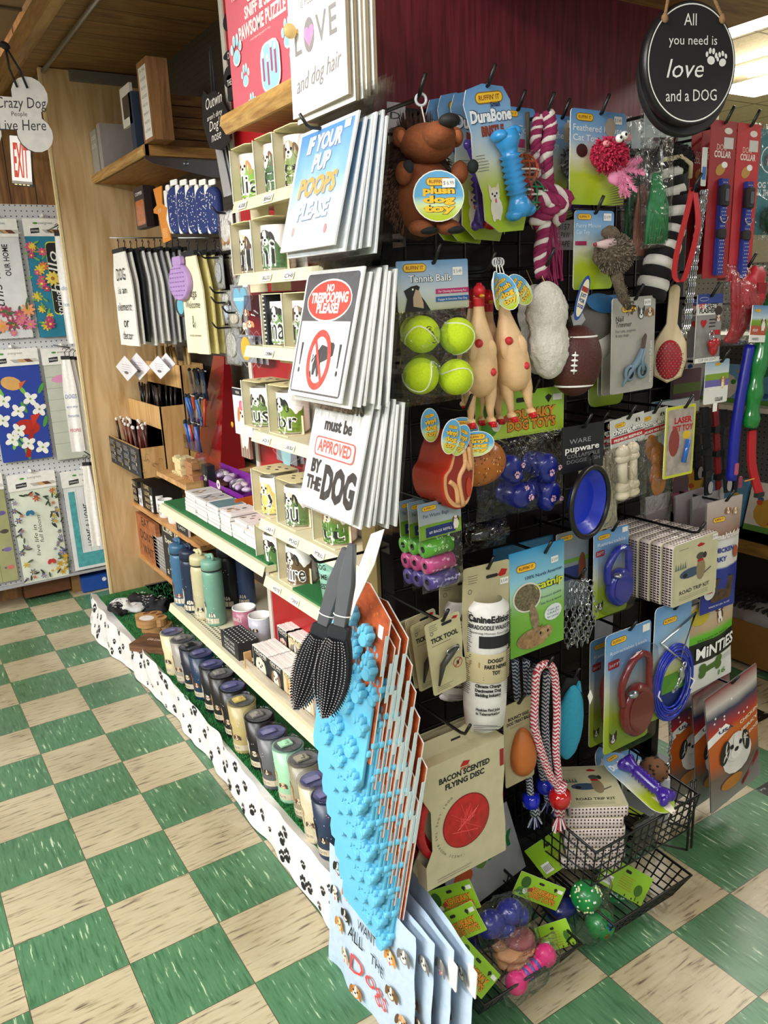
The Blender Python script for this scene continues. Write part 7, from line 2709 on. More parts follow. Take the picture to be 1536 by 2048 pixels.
mb.dog(0,-h*.28,w_*.14,'#b9b4aa','#4a4440',body=False)
mb.text('DOG TREAT',0,-h*.55,.013,WHITE,w=w_*.8,bold=.03)
mb.text('BALL THROWER',0,-h*.62,.013,WHITE,w=w_*.85,bold=.03)
mb.build('backing_card',t)
mb=MB()
mb.blob((w_*.1,-.02,-h*.85),(w_*.34,.03,h*.16),M('#123f22',.4),18,14)
mb.build('green_ball',t)
bag(t,-w_*.52,-h*1.05,w_*.52,.01,.03,5)
# --- safety flasher cards
for i,(b,Y)in enumerate((((1376,592,1420,722),-3.17),((1392,588,1442,724),-3.262))):
 t,w_,h=H(b,'flasher_card',['safety flasher card hanging behind the front flasher','pet safety flasher card with red heart light, in front'][i],'pet light',Y=Y,hk='the safety flashers' if i else None)
 mb=MB()
 mb.prism(rrect(0,-h/2,w_,h,.003),0,.002,M('#8e8c8a',.5,var=.15,sc=50),WHITE)
 mb.k=4
 mb.rc(-w_*.5,-h*.14,w_*.5,0,M('#27408a',.5))
 mb.rc(-w_*.5,-h*.3,w_*.25,-h*.14,M('#e4e2dd',.5))
 mb.ring(-w_*.25,-h*.07,w_*.18,h*.03,.001,M('#b9c0d0',.5))
 mb.text('PET',-w_*.32,-h*.2,.010,RED,w=w_*.24,bold=.04)
 mb.text('SAFETY',w_*.08,-h*.2,.010,INK,w=w_*.48,bold=.04)
 mb.text('FLASHER',-w_*.08,-h*.27,.010,INK,w=w_*.66,bold=.04)
 mb.heart(-w_*.22,-h*.42,.011,RED)
 for j in range(3):
  mb.rc(0,-h*(.38+.05*j),w_*.25,-h*(.365+.05*j),INK)
 mb.ell(w_*.34,-h*.25,w_*.15,h*.07,M('#3a2620',.6))
 mb.dog(w_*.36,-h*.36,w_*.1,'#d9d4cc','#8a4a3a',body=False)
 mb.rc(w_*.1,-h*.6,w_*.45,-h*.53,RED)
 mb.rc(-w_*.5,-h,w_*.5,-h*.93,WHITE)
 mb.text('CLIP ON LIGHT',0,-h*.98,.006,INK,w=w_*.7)
 mb.build('backing_card',t)
 mb=MB()
 hb=M('#a80f1c',.15,coat=.6)
 mb.blob((w_*.1-.007,-.01,-h*.72),(.012,.008,.012),hb,14,10)
 mb.blob((w_*.1+.007,-.01,-h*.72),(.012,.008,.012),hb,14,10)
 mb.blob((w_*.1,-.01,-h*.78),(.013,.008,.02),hb,14,10)
 mb.build('heart_light',t)
 mb=MB()
 mb.tube([(-.004+.008*math.cos(a),-.012,-h*.6+.01*math.sin(a))for a in[2*PI*j/14 for j in range(14)]],.002,STEEL,6,closed=True)
 mb.build('clip_ring',t)
# --- harness pack
t,w_,h=H((1446,530,1528,690),'harness_pack','clear pack with red dog harness and sunny field card','harness',Y=-3.262,ry=.03,hk='the red harness pack')
mb=MB()
for i in range(7):
 mb.tube(smooth([(-w_*.3+.012*i,.0,-h*.1),(-w_*.35+.014*i,-.01,-h*.4),(-w_*.2+.008*i,0,-h*.75),(-w_*.35+.006*i,0,-h*.95)],5),.007,M('#a81826',.5),6)
mb.blob((w_*.12,-.01,-h*.3),(w_*.3,.018,h*.26),M('#b3202e',.5),18,12,.5,40)
mb.box(w_*.05,-.03,-h*.35,w_*.25,-.02,-h*.22,M('#8a141e',.3))
mb.build('harness',t)
mb=MB()
g=grad_mat('sunny_field_print',[(0,'#4f7fb0'),(.35,'#b9cbd6'),(.42,'#7fa32c'),(.55,'#6b8f28'),(.56,'#b3543a'),(.8,'#b3543a'),(.81,'#e6e4df')],h=.085,nz_=.06)
mb.prism(rect(-.033,-.085,.033,0),0,.002,g,WHITE)
mb.k=4
ruff(mb,-.012,-.012,.022)
mb.dog(.014,-.035,.008,'#e9e4da','#6b3a20')
mb.text('MEDIUM',-.016,-.06,.006,WHITE,w=.02)
mb.text('HARNESS',-.012,-.08,.006,INK,w=.026)
mb.build('front_card',t,(w_*.12,-.035,-h*.5),ry=.03)
bag(t,-w_*.5,-h,w_*.5,0,.03,9)
t,w_,h=H((1404,720,1462,806),'collar_tag_card','white and purple small collar card hanging below the flasher','collar',Y=-3.262,hk='the small collar card',hx=.01)
mb=MB()
g=grad_mat('small_collar_print',[(0,'#8db0cc'),(.4,'#cfd8d8'),(.41,'#7f9f2c'),(.58,'#7f9f2c'),(.59,'#6a62a8'),(.78,'#6a62a8'),(.79,'#e6e4df')],h=.08,nz_=.04)
mb.prism(rrect(0,-h/2,w_*.8,h,.004),0,.002,g,WHITE)
mb.k=4
ruff(mb,0,-.01,.022)
mb.dog(w_*.2,-h*.45,.008,'#c98f3c','#a8702c')
mb.text('SMALL',-w_*.18,-h*.72,.007,WHITE,w=.02)
mb.text('COLLAR',w_*.1,-h*.95,.009,INK,w=.03,bold=.02)
mb.prism(rect(-.006,-h-.02,.008,-h),0,.002,WHITE)
mb.build('backing_card',t)
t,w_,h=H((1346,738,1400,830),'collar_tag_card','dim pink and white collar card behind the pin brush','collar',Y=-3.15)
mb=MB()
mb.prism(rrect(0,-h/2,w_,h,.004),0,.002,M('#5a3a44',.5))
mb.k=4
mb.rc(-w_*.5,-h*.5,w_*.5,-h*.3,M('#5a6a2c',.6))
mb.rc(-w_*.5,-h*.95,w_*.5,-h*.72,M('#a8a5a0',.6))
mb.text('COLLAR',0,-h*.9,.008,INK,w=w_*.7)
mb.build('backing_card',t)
# --- leashes at the right edge
for i,(pts,c,wd,Y,lab)in enumerate((([(1500,690),(1482,790),(1470,870),(1462,960)],'#141c8c',.026,-3.27,'royal blue padded leash hanging left of the green one'),([(1432,810),(1436,900),(1440,1000)],'#8a1218',.02,-3.2,'dark red leash behind the black ones'),([(1412,815),(1416,900),(1418,990)],'#111114',.024,-3.22,'black leash with round tag, left of the blue leash'),([(1450,820),(1452,900),(1456,985)],'#15151a',.02,-3.24,'black leash with buckles between red and blue ones'),([(1506,862),(1506,930),(1520,985)],'#b3141c',.03,-3.275,'red leash end under the green handle'),([(1392,830),(1396,900),(1398,960)],'#0f0f12',.022,-3.18,'black strap furthest left of the hanging leashes'),([(1478,870),(1476,930),(1470,985)],'#0e0f1c',.016,-3.23,'thin navy strap beside the red leash end'))):
 P=[onY(u,v,Y)for u,v in pts]
 o=P[0]
 t=thing('hanging_leash',lab,'leash',o,group='leashes at the right end of the grid')
 mb=MB()
 cm=M(c,.35 if i in(0,)else.6)
 q=smooth([p-o for p in P],6)
 if i==0:
  mb.tube(q,.013,cm,12)
 else:
  strap(mb,q,wd,cm,.006)
 mb.build('strap',t)
 mb=MB()
 e=P[-1]-o
 if i==4:
  mb.tube([(x,-.001,.75*e.z)for x in(-.02,.02)],.0022,M('#c98a3a',.6),5)
  mb.build('rubber_band',t)
  mb=MB()
  mb.box(e.x-.014,-.004,e.z-.012,e.x+.014,.008,e.z,INK)
 elif i in(1,2,3,5):
  mb.prism(circ(e.x,e.z+.02,.009,.016,16),-.004,-.002,M('#a8a2a2',.5))
  for k in range(3):
   mb.build('round_tag' if k==0 else'buckle',t)
   mb=MB()
   mb.prism(rrect(e.x*(k+1)/4,e.z*(k+1)/4,wd*1.15,.018,.004),-.003,.009,M('#1c1c20',.3))
 else:
  mb.prism(rrect(e.x,e.z+.03,.014,.03,.004),-.014,-.012,M('#b0506a',.5))
 mb.build('buckle',t)
P=[onY(u,v,-3.285)for u,v in((1560,560),(1535,640),(1512,760),(1500,855))]
o=P[0]
t=thing('ball_launcher','glossy green plastic handle hanging at the right edge','handle',o)
mb=MB()
q=smooth([p-o for p in P],8)
mb.tube(q,.02,M('#12752c',.2,coat=.5),14,rr=[.019+.003*math.sin(i*1.5)*(i>10)for i in range(len(q))])
mb.build('grip',t)
hook(P[1].x,P[1].z+.04,-3.28,'the green handle and the leashes')
# --- round sign
cx,zt,w_,h=fit((1296,2,1470,246),-3.42)
cz=1.921
r=.101
t=thing('round_sign','round black sign reading all you need is love and a dog','sign',(.818,-3.42,cz))
t.rotation_euler=(0,R(-3),R(-12))
mb=MB()
SGB=M('#1b1b1d',.55,var=.05)
mb.prism(circ(0,0,r,r,64),0,.02,SGB,M('#121214',.4),bev=.003)
mb.k=6
mb.ring(0,0,r*.945,r*.945,.0022,WHITE,64)
W2=M('#efeeea',.6)
mb.text('All',-.005,r*.6,r*.19,W2,w=r*.27)
mb.text('you need is',.002,r*.30,r*.15,W2,w=r*1.05)
mb.text('love',-.016,-r*.22,r*.30,W2,w=r*.78,sh=.3)
mb.text('and a DOG',.0,-r*.60,r*.19,W2,w=r*1.12)
mb.paw(r*.42,r*.10,r*.14,W2,-.1)
mb.paw(r*.66,r*.06,r*.13,W2,.25)
mb.build('disc',t)
mb=MB()
mb.prism(circ(.012,-.014,r,r,64),.024,.042,SGB,bev=.003)
mb.build('second_disc',t,label='second identical disc just behind')
for s in(-1,1):
 mb=MB()
 JT=M('#8a6a48',.9,bump=.5,sc=200)
 twist(mb,[(s*r*.62,-.004,r*.72),(s*r*.4,.008,r*1.25),(s*r*.12,.012,2.168-cz)],.003,JT,JT,12,50)
 mb.blob((s*r*.62,-.004,r*.70),(.006,.006,.008),JT,8,6,.4,200)
 mb.build('jute_cord',t)
# --- vinyl steak and burger with oval tags
def vtag(t,x,z,rx,rz,rot,y=-.05):
 return oval_tag(t,x,y,z,rx,rz,'vinyl','dog','toy',rot)
t,w_,h=H((850,858,914,1010),'vinyl_steak','red vinyl steak dog toy with marbled face and two oval tags','dog toy',Y=-3.25,hk='the vinyl steak toy',hz=.06)
RV=M('#b5301c',.35,bump=.3,sc=60)
P=smooth([(w_*a,0,-h*b)for a,b in((-.1,.2),(.15,.03),(.4,.08),(.52,.35),(.5,.68),(.34,.93),(.1,1.0),(-.2,.96),(-.42,.8),(-.45,.55),(-.25,.42),(-.1,.2))],4)[:-1]
P=[(p.x,p.z)for p in P][::-1]
cx_,cz_=w_*.08,-h*.55
sc_=lambda k:[(cx_+(x-cx_)*k,cz_+(z-cz_)*k)for x,z in P]
mb=MB()
n=len(P)
lay=[(-.05,.93),(-.046,1.0)]+[(-.04+.0075*i,1.0 if i%2 else.955)for i in range(13)]+[(.058,.8),(.06,.0)]
v=[(x,y,z)for y,k in lay for x,z in sc_(k)]
mb.add(v,[(a*n+i,a*n+(i+1)%n,(a+1)*n+(i+1)%n,(a+1)*n+i)for a in range(len(lay)-1)for i in range(n)],RV,True)
mb.build('body',t)
mb=MB()
mb.prism(sc_(.93),-.052,-.048,M('#d9a574',.4))
mb.prism(sc_(.8),-.0535,-.052,M('#8f2a1c',.35))
for q in([(.1,.12),(.2,.4),(.0,.6),(.12,.95)],[(.18,.35),(.36,.5),(.3,.2)],[(-.3,.6),(-.1,.7),(-.05,.9)]):
 mb.tube(smooth([(w_*a,-.054,-h*b)for a,b in q],4),.005,M('#d9a574',.4),6)
mb.ell(w_*.3,-h*.72,w_*.09,h*.13,M('#b3391f',.4),y=-.055)
mb.build('marbled_face',t)
vtag(t,-.022,-.004,.021,.032,.25,-.062)
vtag(t,.002,-.014,.02,.03,.5,-.058)
vtag(t,-.03,.012,.021,.032,-.1,-.01)
t,w_,h=H((892,872,1000,972),'vinyl_burger','round vinyl burger dog toy with seeded bun and oval tag','dog toy',rz=-.3,Y=-3.255,hk='the vinyl burger toy',hz=.05,hx=-.02)
mb=MB()
BN=M('#a8601f',.3,coat=.2)
mb.blob((.002,-.014,-h*.5),(w_*.44,.03,h*.48),BN,28,20)
rb=random.Random(4)
for i in range(60):
 a,r=rb.random()*6.28,.85*math.sqrt(rb.random())
 x,z=w_*.44*r*math.cos(a),h*.48*r*math.sin(a)
 mb.blob((.002+x,-.014-.03*math.sqrt(1-r*r)-.0005,-h*.5+z),(.0013,.001,.002),M('#6b3a14',.5)if i%3 else M('#e0b070',.5),5,4)
mb.build('bun',t)
mb=MB()
mb.blob((-.004,.006,-h*.5),(w_*.5,.012,h*.5),M('#6b2a14',.4),24,14)
mb.blob((-.006,.018,-h*.5),(w_*.47,.018,h*.47),BN,24,14)
mb.build('patty',t)
vtag(t,-w_*.12,-h*.05,.036,.024,.0,-.055)
vtag(t,-w_*.2,h*.14,.034,.026,.1,-.01)
# --- waste bag packs
for i,(b,Y)in enumerate((((800,996,862,1168),-3.17),((818,998,888,1172),-3.215),((838,1000,922,1178),YF))):
 t,w_,h=H(b,'waste_bag_pack',['pet waste bag pack furthest left, mostly hidden','middle pet waste bag pack behind the front one','front pet waste bag pack with green, pink and purple rolls'][i],'waste bags','pet waste bag packs',Y=Y,ry=-.03,hk='the pet waste bags' if i==2 else None)
 mb=MB()
 g=grad_mat('waste_header',[(0,'#7f9ab4'),(.6,'#a9b2b6'),(.62,'#6f9a2c'),(.8,'#7fa83a')],h=.07,nz_=.06)
 mb.prism(rect(-w_/2,-h*.4,w_/2,0),0,.0015,g,WHITE)
 mb.k=5
 ruff(mb,-w_*.25,-h*.06,w_*.34)
 mb.text('Pet Waste Bags',-w_*.1,-h*.16,.007,M('#3c4a58',.5),w=w_*.6)
 mb.rc(-w_*.35,-h*.38,w_*.35,-h*.27,M('#1f2f6b',.5))
 mb.text('60 BAGS REFILL',0,-h*.345,.005,WHITE,w=w_*.55)
 mb.dog(w_*.36,-h*.24,.007,'#e9e2d6','#6b3a20')
 mb.build('header_card',t)
 for k,(c,q)in enumerate((('#4f9a2c','#a6d48a'),('#b83f7c','#e8a6c6'),('#4a3f86','#b3aadc'))):
  mb=MB()
  zz,r=-h*(.5+.19*k),.0165
  x0=-w_*.44+.003*k
  mb.lathe([(.006,x0-.0005),(r,x0),(r,x0+.062),(.006,x0+.0625)],M(c,.3,coat=.3),22,(0,0,zz),'X')
  mb.lathe([(0,x0+.004),(.0065,x0+.004),(.0065,x0-.001)],INK,12,(0,0,zz),'X')
  mb.W=lambda p:(p.x,-(r+.0006)*math.cos(p.z/r),zz+(r+.0006)*math.sin(p.z/r))
  for j in range(7):
   a,z_=x0+.008+.009*j,random.uniform(-.012,.012)
   (mb.paw if k==0 else mb.heart if k==1 else mb.bone)(a,z_,(.004,.0035,.010)[k],M(q,.4))
  mb.W=None
  mb.build('bag_roll',t)
 bag(t,-w_*.5,-h,w_*.5,-h*.38,.022,i+2,10)
t,w_,h=H((926,1034,1012,1098),'black_bag_dispenser','glossy black wrapped dispenser right of the waste bags','dispenser',Y=-3.2,hk='the black dispenser',hz=.01)
mb=MB()
mb.lathe([(0,-w_*.46),(h*.3,-w_*.44),(h*.36,0),(h*.3,w_*.44),(0,w_*.46)],M('#0b0b0d',.12,coat=.6),20,(0,0,-h*.5),'X')
mb.blob((0,-.02,-h*.5),(.012,.012,.012),M('#0b0b0d',.2),10,8)
mb.build('body',t)
bag(t,-w_*.5,-h,w_*.5,0,.03,6,10)
# --- collapsible bowl
t,w_,h=H((1117,850,1210,1062),'collapsible_bowl','blue collapsible dog dish with black rim and black card','bowl',Y=YF,hk='the collapsible bowl',hx=.0)
mb=MB()
mb.prism(rect(-w_*.42,-h*.42,w_*.46,-.0),.002,.004,M('#17181b',.5))
mb.k=4
mb.text('WARE',-w_*.05,-h*.16,.010,M('#9a9ca0',.5),w=w_*.45,y=.0015)
mb.text('pupware',0,-h*.235,.013,WHITE,w=w_*.72,bold=.02,y=.0015)
mb.text('COLLAPSIBLE',.004,-h*.29,.008,M('#8d9096',.5),w=w_*.7,y=.0015)
mb.text('DOGGIE DISH',.004,-h*.34,.008,M('#8d9096',.5),w=w_*.7,y=.0015)
mb.build('header_card',t)
mb=MB()
BB_=M('#1733c4',.35,coat=.2)
rx=.075
mb.lathe([(rx*.99,-.012),(rx*.88,-.010),(rx*.84,.0),(rx*.80,.0),(rx*.78,.006),(rx*.72,.006),(rx*.70,.012),(rx*.66,.012),(0,.014)],BB_,48,(0,0,0),'Y')
mb.build('dish',t,(0.0,-.012,-h*.70),rz=.22)
mb=MB()
mb.tube([(rx*math.cos(a),0,rx*math.sin(a))for a in[2*PI*j/48 for j in range(48)]],.0062,M('#101012',.35),10,closed=True)
mb.tube([(-.006,0,rx),(-.01,.0,rx+.02),(.002,0,rx+.03),(.008,0,rx)],.003,INK,6)
mb.build('rim',t,(0.0,-.024,-h*.70),rz=.22)
# --- rawhide chews
def chomp(box,Y,lab,sub,kind,hk=None):
 t,w_,h=H(box,'rawhide_pack',lab,'dog chew','rawhide chew packs',Y=Y,ry=-.1,hk=hk)
 hh_=.062
 mb=MB()
 mb.prism(rect(-w_/2,-hh_,w_/2,0),0,.002,M('#c9c8c2',.4,var=.1),WHITE)
 mb.k=4
 ruff(mb,-w_*.22,-hh_*.24,w_*.3)
 mb.text("chomp'ems",.001,-hh_*.56,.012,M('#3a3a3c',.5),w=w_*.9,bold=.09)
 mb.text("chomp'ems",0,-hh_*.55,.012,WHITE,w=w_*.9,bold=.03)
 mb.rc(-w_*.5,-hh_*.84,w_*.5,-hh_*.63,M('#a81a20',.5))
 mb.text(sub,0,-hh_*.8,.006,WHITE,w=w_*.84,bold=.02)
 mb.dog(w_*.3,-hh_*.22,.006,'#4a3a30','#2a201a',body=False)
 mb.build('header_card',t)
 if kind=='bone':
  for x in(-.02,.012):
   mb=MB()
   BO=M('#d8cbb0',.45)
   mb.blob((x,0,-hh_-.014),(.018,.014,.016),BO,16,12)
   mb.blob((x,0,-hh_-.03),(.019,.014,.012),BO,16,12)
   mb.tube([(x,0,-hh_-.03),(x-.002,0,-h*.82)],.011,BO,12)
   mb.blob((x-.004,0,-h*.84),(.02,.015,.014),BO,16,12)
   mb.blob((x-.006,0,-h*.93),(.021,.016,.012),BO,16,12)
   mb.build('knotted_bone',t)
 elif kind=='roll':
  mb=MB()
  for i in range(9):
   mb.tube([(-w_*.4+w_*.1*i,.004*(i%2),-hh_-.02),(-w_*.36+w_*.1*i,0,-h)],.005,M('#d2c7ab',.5),8)
  mb.build('rolls',t)
 else:
  for i in range(5):
   mb=MB()
   mb.blob((random.uniform(-.008,.01),-.004*i,-hh_-.024-.021*i),(.026,.006,.03),M('#9a5a1c',.25,coat=.5,var=.25),18,12,.25,40,i)
   mb.build('chew_chip',t)
 bag(t,-w_*.5,-h-.004,w_*.52,-hh_*.9,.022,len(lab),10)
chomp((1150,856,1200,1040),-3.17,'rawhide pack of white rolls, furthest back','PREMIUM','roll')
chomp((1172,845,1222,1060),-3.2,'rawhide pack of long white rolls behind the blue dish','PREMIUM BEEFHIDE','roll','the rawhide rolls')
chomp((1205,838,1258,990),-3.2,'rawhide pack with white bone behind the front bone pack','PREMIUM BEEFHIDE','bone')
chomp((1218,833,1284,998),YF,'rawhide pack of two white knotted bones with red striped card, in front','PREMIUM BEEFHIDE','bone','the knotted bones')
chomp((1272,822,1330,1024),-3.235,'rawhide pack of shiny amber chips','PORKHIDE MINI CHIPS','chip','the amber chips')
t,w_,h=H((1330,812,1388,952),'laser_toy_card','yellow edged laser pet toy blister card with blue laser','pet toy',Y=YF,hk='the laser toy card',hx=.01)
mb=MB()
mb.prism(rrect(0,-h/2,w_,h,.004),0,.002,M('#c9cc3a',.4),WHITE)
mb.k=4
mb.flat(rrect(0,-h/2,w_*.88,h*.92,.004),M('#a89c94',.5,var=.2,sc=50))
mb.text('LASER',w_*.08,-h*.24,.013,RED,w=w_*.6,bold=.05)
mb.text('PET TOY',w_*.08,-h*.35,.013,RED,w=w_*.7,bold=.05)
mb.ell(w_*.22,-h*.42,w_*.14,h*.06,M('#d9b82c',.5))
mb.ell(-w_*.2,-h*.5,w_*.18,h*.2,M('#8a3a30',.6))
mb.build('backing_card',t)
mb=MB()
mb.tube([(w_*.2,-.008,-h*.48),(w_*.08,-.008,-h*.8)],.0055,M('#1f63b8',.2,coat=.4),10)
mb.build('laser_pointer',t)
for i in range(3):
 t,w_,h=H((1300+8*i,800,1368+8*i,945),'toy_blister_card',['pale blister card edge, lowest behind the laser toy','blue blister card edge behind the laser toy','grey blister card just behind the laser toy'][i],'pet toy',Y=-3.13-.035*i)
 mb=MB()
 mb.prism(rrect(0,-h/2,w_,h,.004),0,.002,M(['#9ab0c0','#2f6fa8','#b9bcc0'][i],.4),M('#8fae2c',.4))
 mb.build('backing_card',t)
t,w_,h=H((1345,945,1376,1030),'round_end_tag','long rounded grey tag with pink band reading cat','tag',Y=-3.13)
mb=MB()
mb.prism(rrect(0,-h/2,w_,h,w_*.45,5),0,.001,M('#5a4048',.5))
mb.k=4
mb.rc(-w_*.5,-h*.75,w_*.5,-h*.45,M('#9a3a5a',.5))
mb.text('CAT',0,-h*.65,.008,M('#e3b9c4',.5),w=w_*.6)
mb.build('paper',t)
# --- catnip bag, silver chain, leash packs
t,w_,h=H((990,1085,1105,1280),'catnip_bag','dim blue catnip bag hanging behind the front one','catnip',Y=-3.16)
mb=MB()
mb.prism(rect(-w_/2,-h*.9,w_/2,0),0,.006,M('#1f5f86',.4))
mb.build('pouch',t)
t,w_,h=H((1018,1094,1126,1300),'catnip_bag','light blue and green catnip bag with tabby cat, in front','catnip',Y=YF,ry=-.02,hk='the catnip bags',hx=.02,hz=-.02)
mb=MB()
g=grad_mat('catnip_print',[(0,'#2f8fc4'),(.35,'#8cc4da'),(.55,'#a9cfa8'),(.75,'#7fb84a'),(1.,'#6fae3c')],h=.19,nz_=.1)
def cb(a,b):
 return((a-.5)*w_,-.007*math.sin(PI*a)*math.sin(PI*b),-h*b)
mb.grid(cb,10,10,g)
mb.grid(lambda a,b:(cb(a,b)[0],.002,cb(a,b)[2]),2,2,g)
mb.W=lambda p:(p.x,p.y-.0008-.007*math.sin(PI*min(1,max(0,p.x/w_+.5)))*math.sin(PI*min(1,max(0,-p.z/h))),p.z)
ruff(mb,-w_*.22,-h*.16,w_*.34)
price(mb,w_*.3,-h*.16)
mb.text('100% North American',w_*.1,-h*.27,.007,M('#12305a',.5),w=w_*.7,bold=.01)
mb.text('catnip',w_*.2,-h*.39,.016,M('#1c3c1c',.5),w=w_*.56,bold=.09)
mb.text('catnip',w_*.2,-h*.388,.016,M('#d8dc3c',.5),w=w_*.56,bold=.03)
mb.ell(-w_*.22,-h*.44,w_*.24,h*.14,M('#d9d6c8',.5),n=24)
mb.ell(-w_*.22,-h*.44,w_*.215,h*.125,M('#6a6048',.9,var=.5,sc=200),n=24)
for i,s in enumerate(('Premium Quality','Safe, Pure & Natural')):
 mb.text(s,w_*.22,-h*(.49+.06*i),.005,M('#12305a',.5),w=w_*.42)
mb.ell(w_*.26,-h*.66,w_*.18,h*.08,M('#e4ecf0',.5))
for i,s in enumerate(('Cats go','CRAZY','for catnip!')):
 mb.text(s,w_*.26,-h*(.64+.035*i),.005,M('#2a4a7a',.5),w=w_*.24)
mb.ell(-w_*.1,-h*.66,w_*.07,h*.16,M('#8a765c',.8,var=.4,sc=120),.25)
mb.ell(-w_*.1,-h*.86,w_*.3,h*.1,M('#9a7a56',.8,var=.4,sc=100))
mb.ell(w_*.12,-h*.84,w_*.13,h*.07,M('#a88a64',.8,var=.4,sc=100))
for q in(.02,.16):
 mb.ell(w_*q,-h*.83,.003,.004,INK)
mb.flat([(w_*.0,-h*.78),(w_*.04,-h*.74),(w_*.08,-h*.78)],M('#8a6a48',.8))
mb.W=None
mb.build('pouch',t)
t,w_,h=H((1128,1160,1180,1294),'tie_out_chain','heap of silver welded chain hanging right of the catnip bag','chain',Y=-3.22,hk='the silver chain',hz=.0)
mb=MB()
rc_=random.Random(6)
for i in range(9):
 x=-w_*.42+w_*.84*i/8
 chain(mb,smooth([(x*.5,-.01*(i%3),0),(x*1.0,-.012*(i%3),-h*.5),(x*.9+rc_.uniform(-.006,.006),-.01*(i%2),-h*rc_.uniform(.85,1.))],4),.017,.0013,STEEL,.5)
mb.build('links',t)
t,w_,h=H((1112,1062,1176,1215),'waste_bag_card','pet waste bag card hanging behind the silver chain','waste bags',Y=-3.17,hk='the waste bag card',hx=.02)
mb=MB()
mb.prism(rrect(0,-h/2,w_,h,.004),0,.002,M('#7d8890',.4),WHITE)
mb.k=4
ruff(mb,-w_*.2,-.014,w_*.4)
mb.rc(-w_*.5,-h*.4,w_*.5,-h*.35,M('#5f8f2c',.5))
mb.rc(-w_*.5,-h*.62,w_*.2,-h*.45,M('#1f2f6b',.5))
mb.ell(w_*.3,-h*.5,w_*.12,h*.2,M('#6b3a24',.6))
mb.build('backing_card',t)
def leashcard(box,Y,c,lab,ttl,hk=None,mirror=1,n='retractable_leash_card'):
 t,w_,h=H(box,n,lab,'leash',Y=Y,hk=hk,ry=-.02)
 mb=MB()
 skycard(mb,w_,round(h,2),r=.01)
 mb.k=8
 ruff(mb,-w_*.22,-h*.07,w_*.34)
 mb.text(ttl,0,-h*.17,.009,M('#e9eef2',.5),w=w_*.8)
 mb.flat(rrect(-w_*.32,-h*.25,w_*.24,h*.07,.003),RED)
 mb.text('26FT',-w_*.32,-h*.265,.007,WHITE,w=w_*.2)
 mb.rc(w_*.3,-h*.08,w_*.46,-h*.02,WHITE)
 mb.dog(-w_*.3,-h*.88,w_*.1,'#4a3a30','#2a201a',ear='up',body=False)
 mb.build('backing_card',t)
 cm=M(c,.25,coat=.4)
 mb=MB()
 mb.prism(circ(w_*.12,-h*.68,w_*.34,h*.22,30),-.028,-.002,cm,bev=.006)
 mb.prism(circ(w_*.12,-h*.68,w_*.26,h*.165,30),-.031,-.028,cm,bev=.002)
 mb.tube(smooth([(-w_*.2,-.014,-h*.6),(-w_*.22,-.014,-h*.42),(w_*.05,-.014,-h*.24),(w_*.34,-.014,-h*.26),(w_*.38,-.014,-h*.45),(w_*.4,-.014,-h*.65)],6),.009,cm,10)
 mb.build('leash_case',t)
 mb=MB()
 mb.blob((-w_*.08,-.03,-h*.5),(w_*.1,.01,h*.03),STEEL,12,8)
 mb.build('clip',t)
 mb=MB()
 mb.prism(rrect(0,-h*.55,w_*.9,h*.8,.02),-.038,-.001,CLEAR,bev=.008)
 mb.build('blister',t)
leashcard((1186,1058,1254,1226),-3.2,'#16259a','card with royal blue retractable leash left of the tin stack','Retractable','the blue leash card')
leashcard((1178,1272,1246,1482),-3.17,'#8a1a22','retractable leash card behind the red leash card','Retractable')
leashcard((1208,1258,1296,1492),-3.25,'#7c0b14','card with big dark red retractable leash','Retractable Leash','the red leash cards')
t,w_,h=H((1190,1236,1225,1290),'white_price_card','blank white card standing behind the red leash card','card',Y=-3.1)
mb=MB()
mb.prism(rect(-w_/2,-h,w_/2,0),0,.001,M('#b9bac0',.6))
mb.build('paper',t)
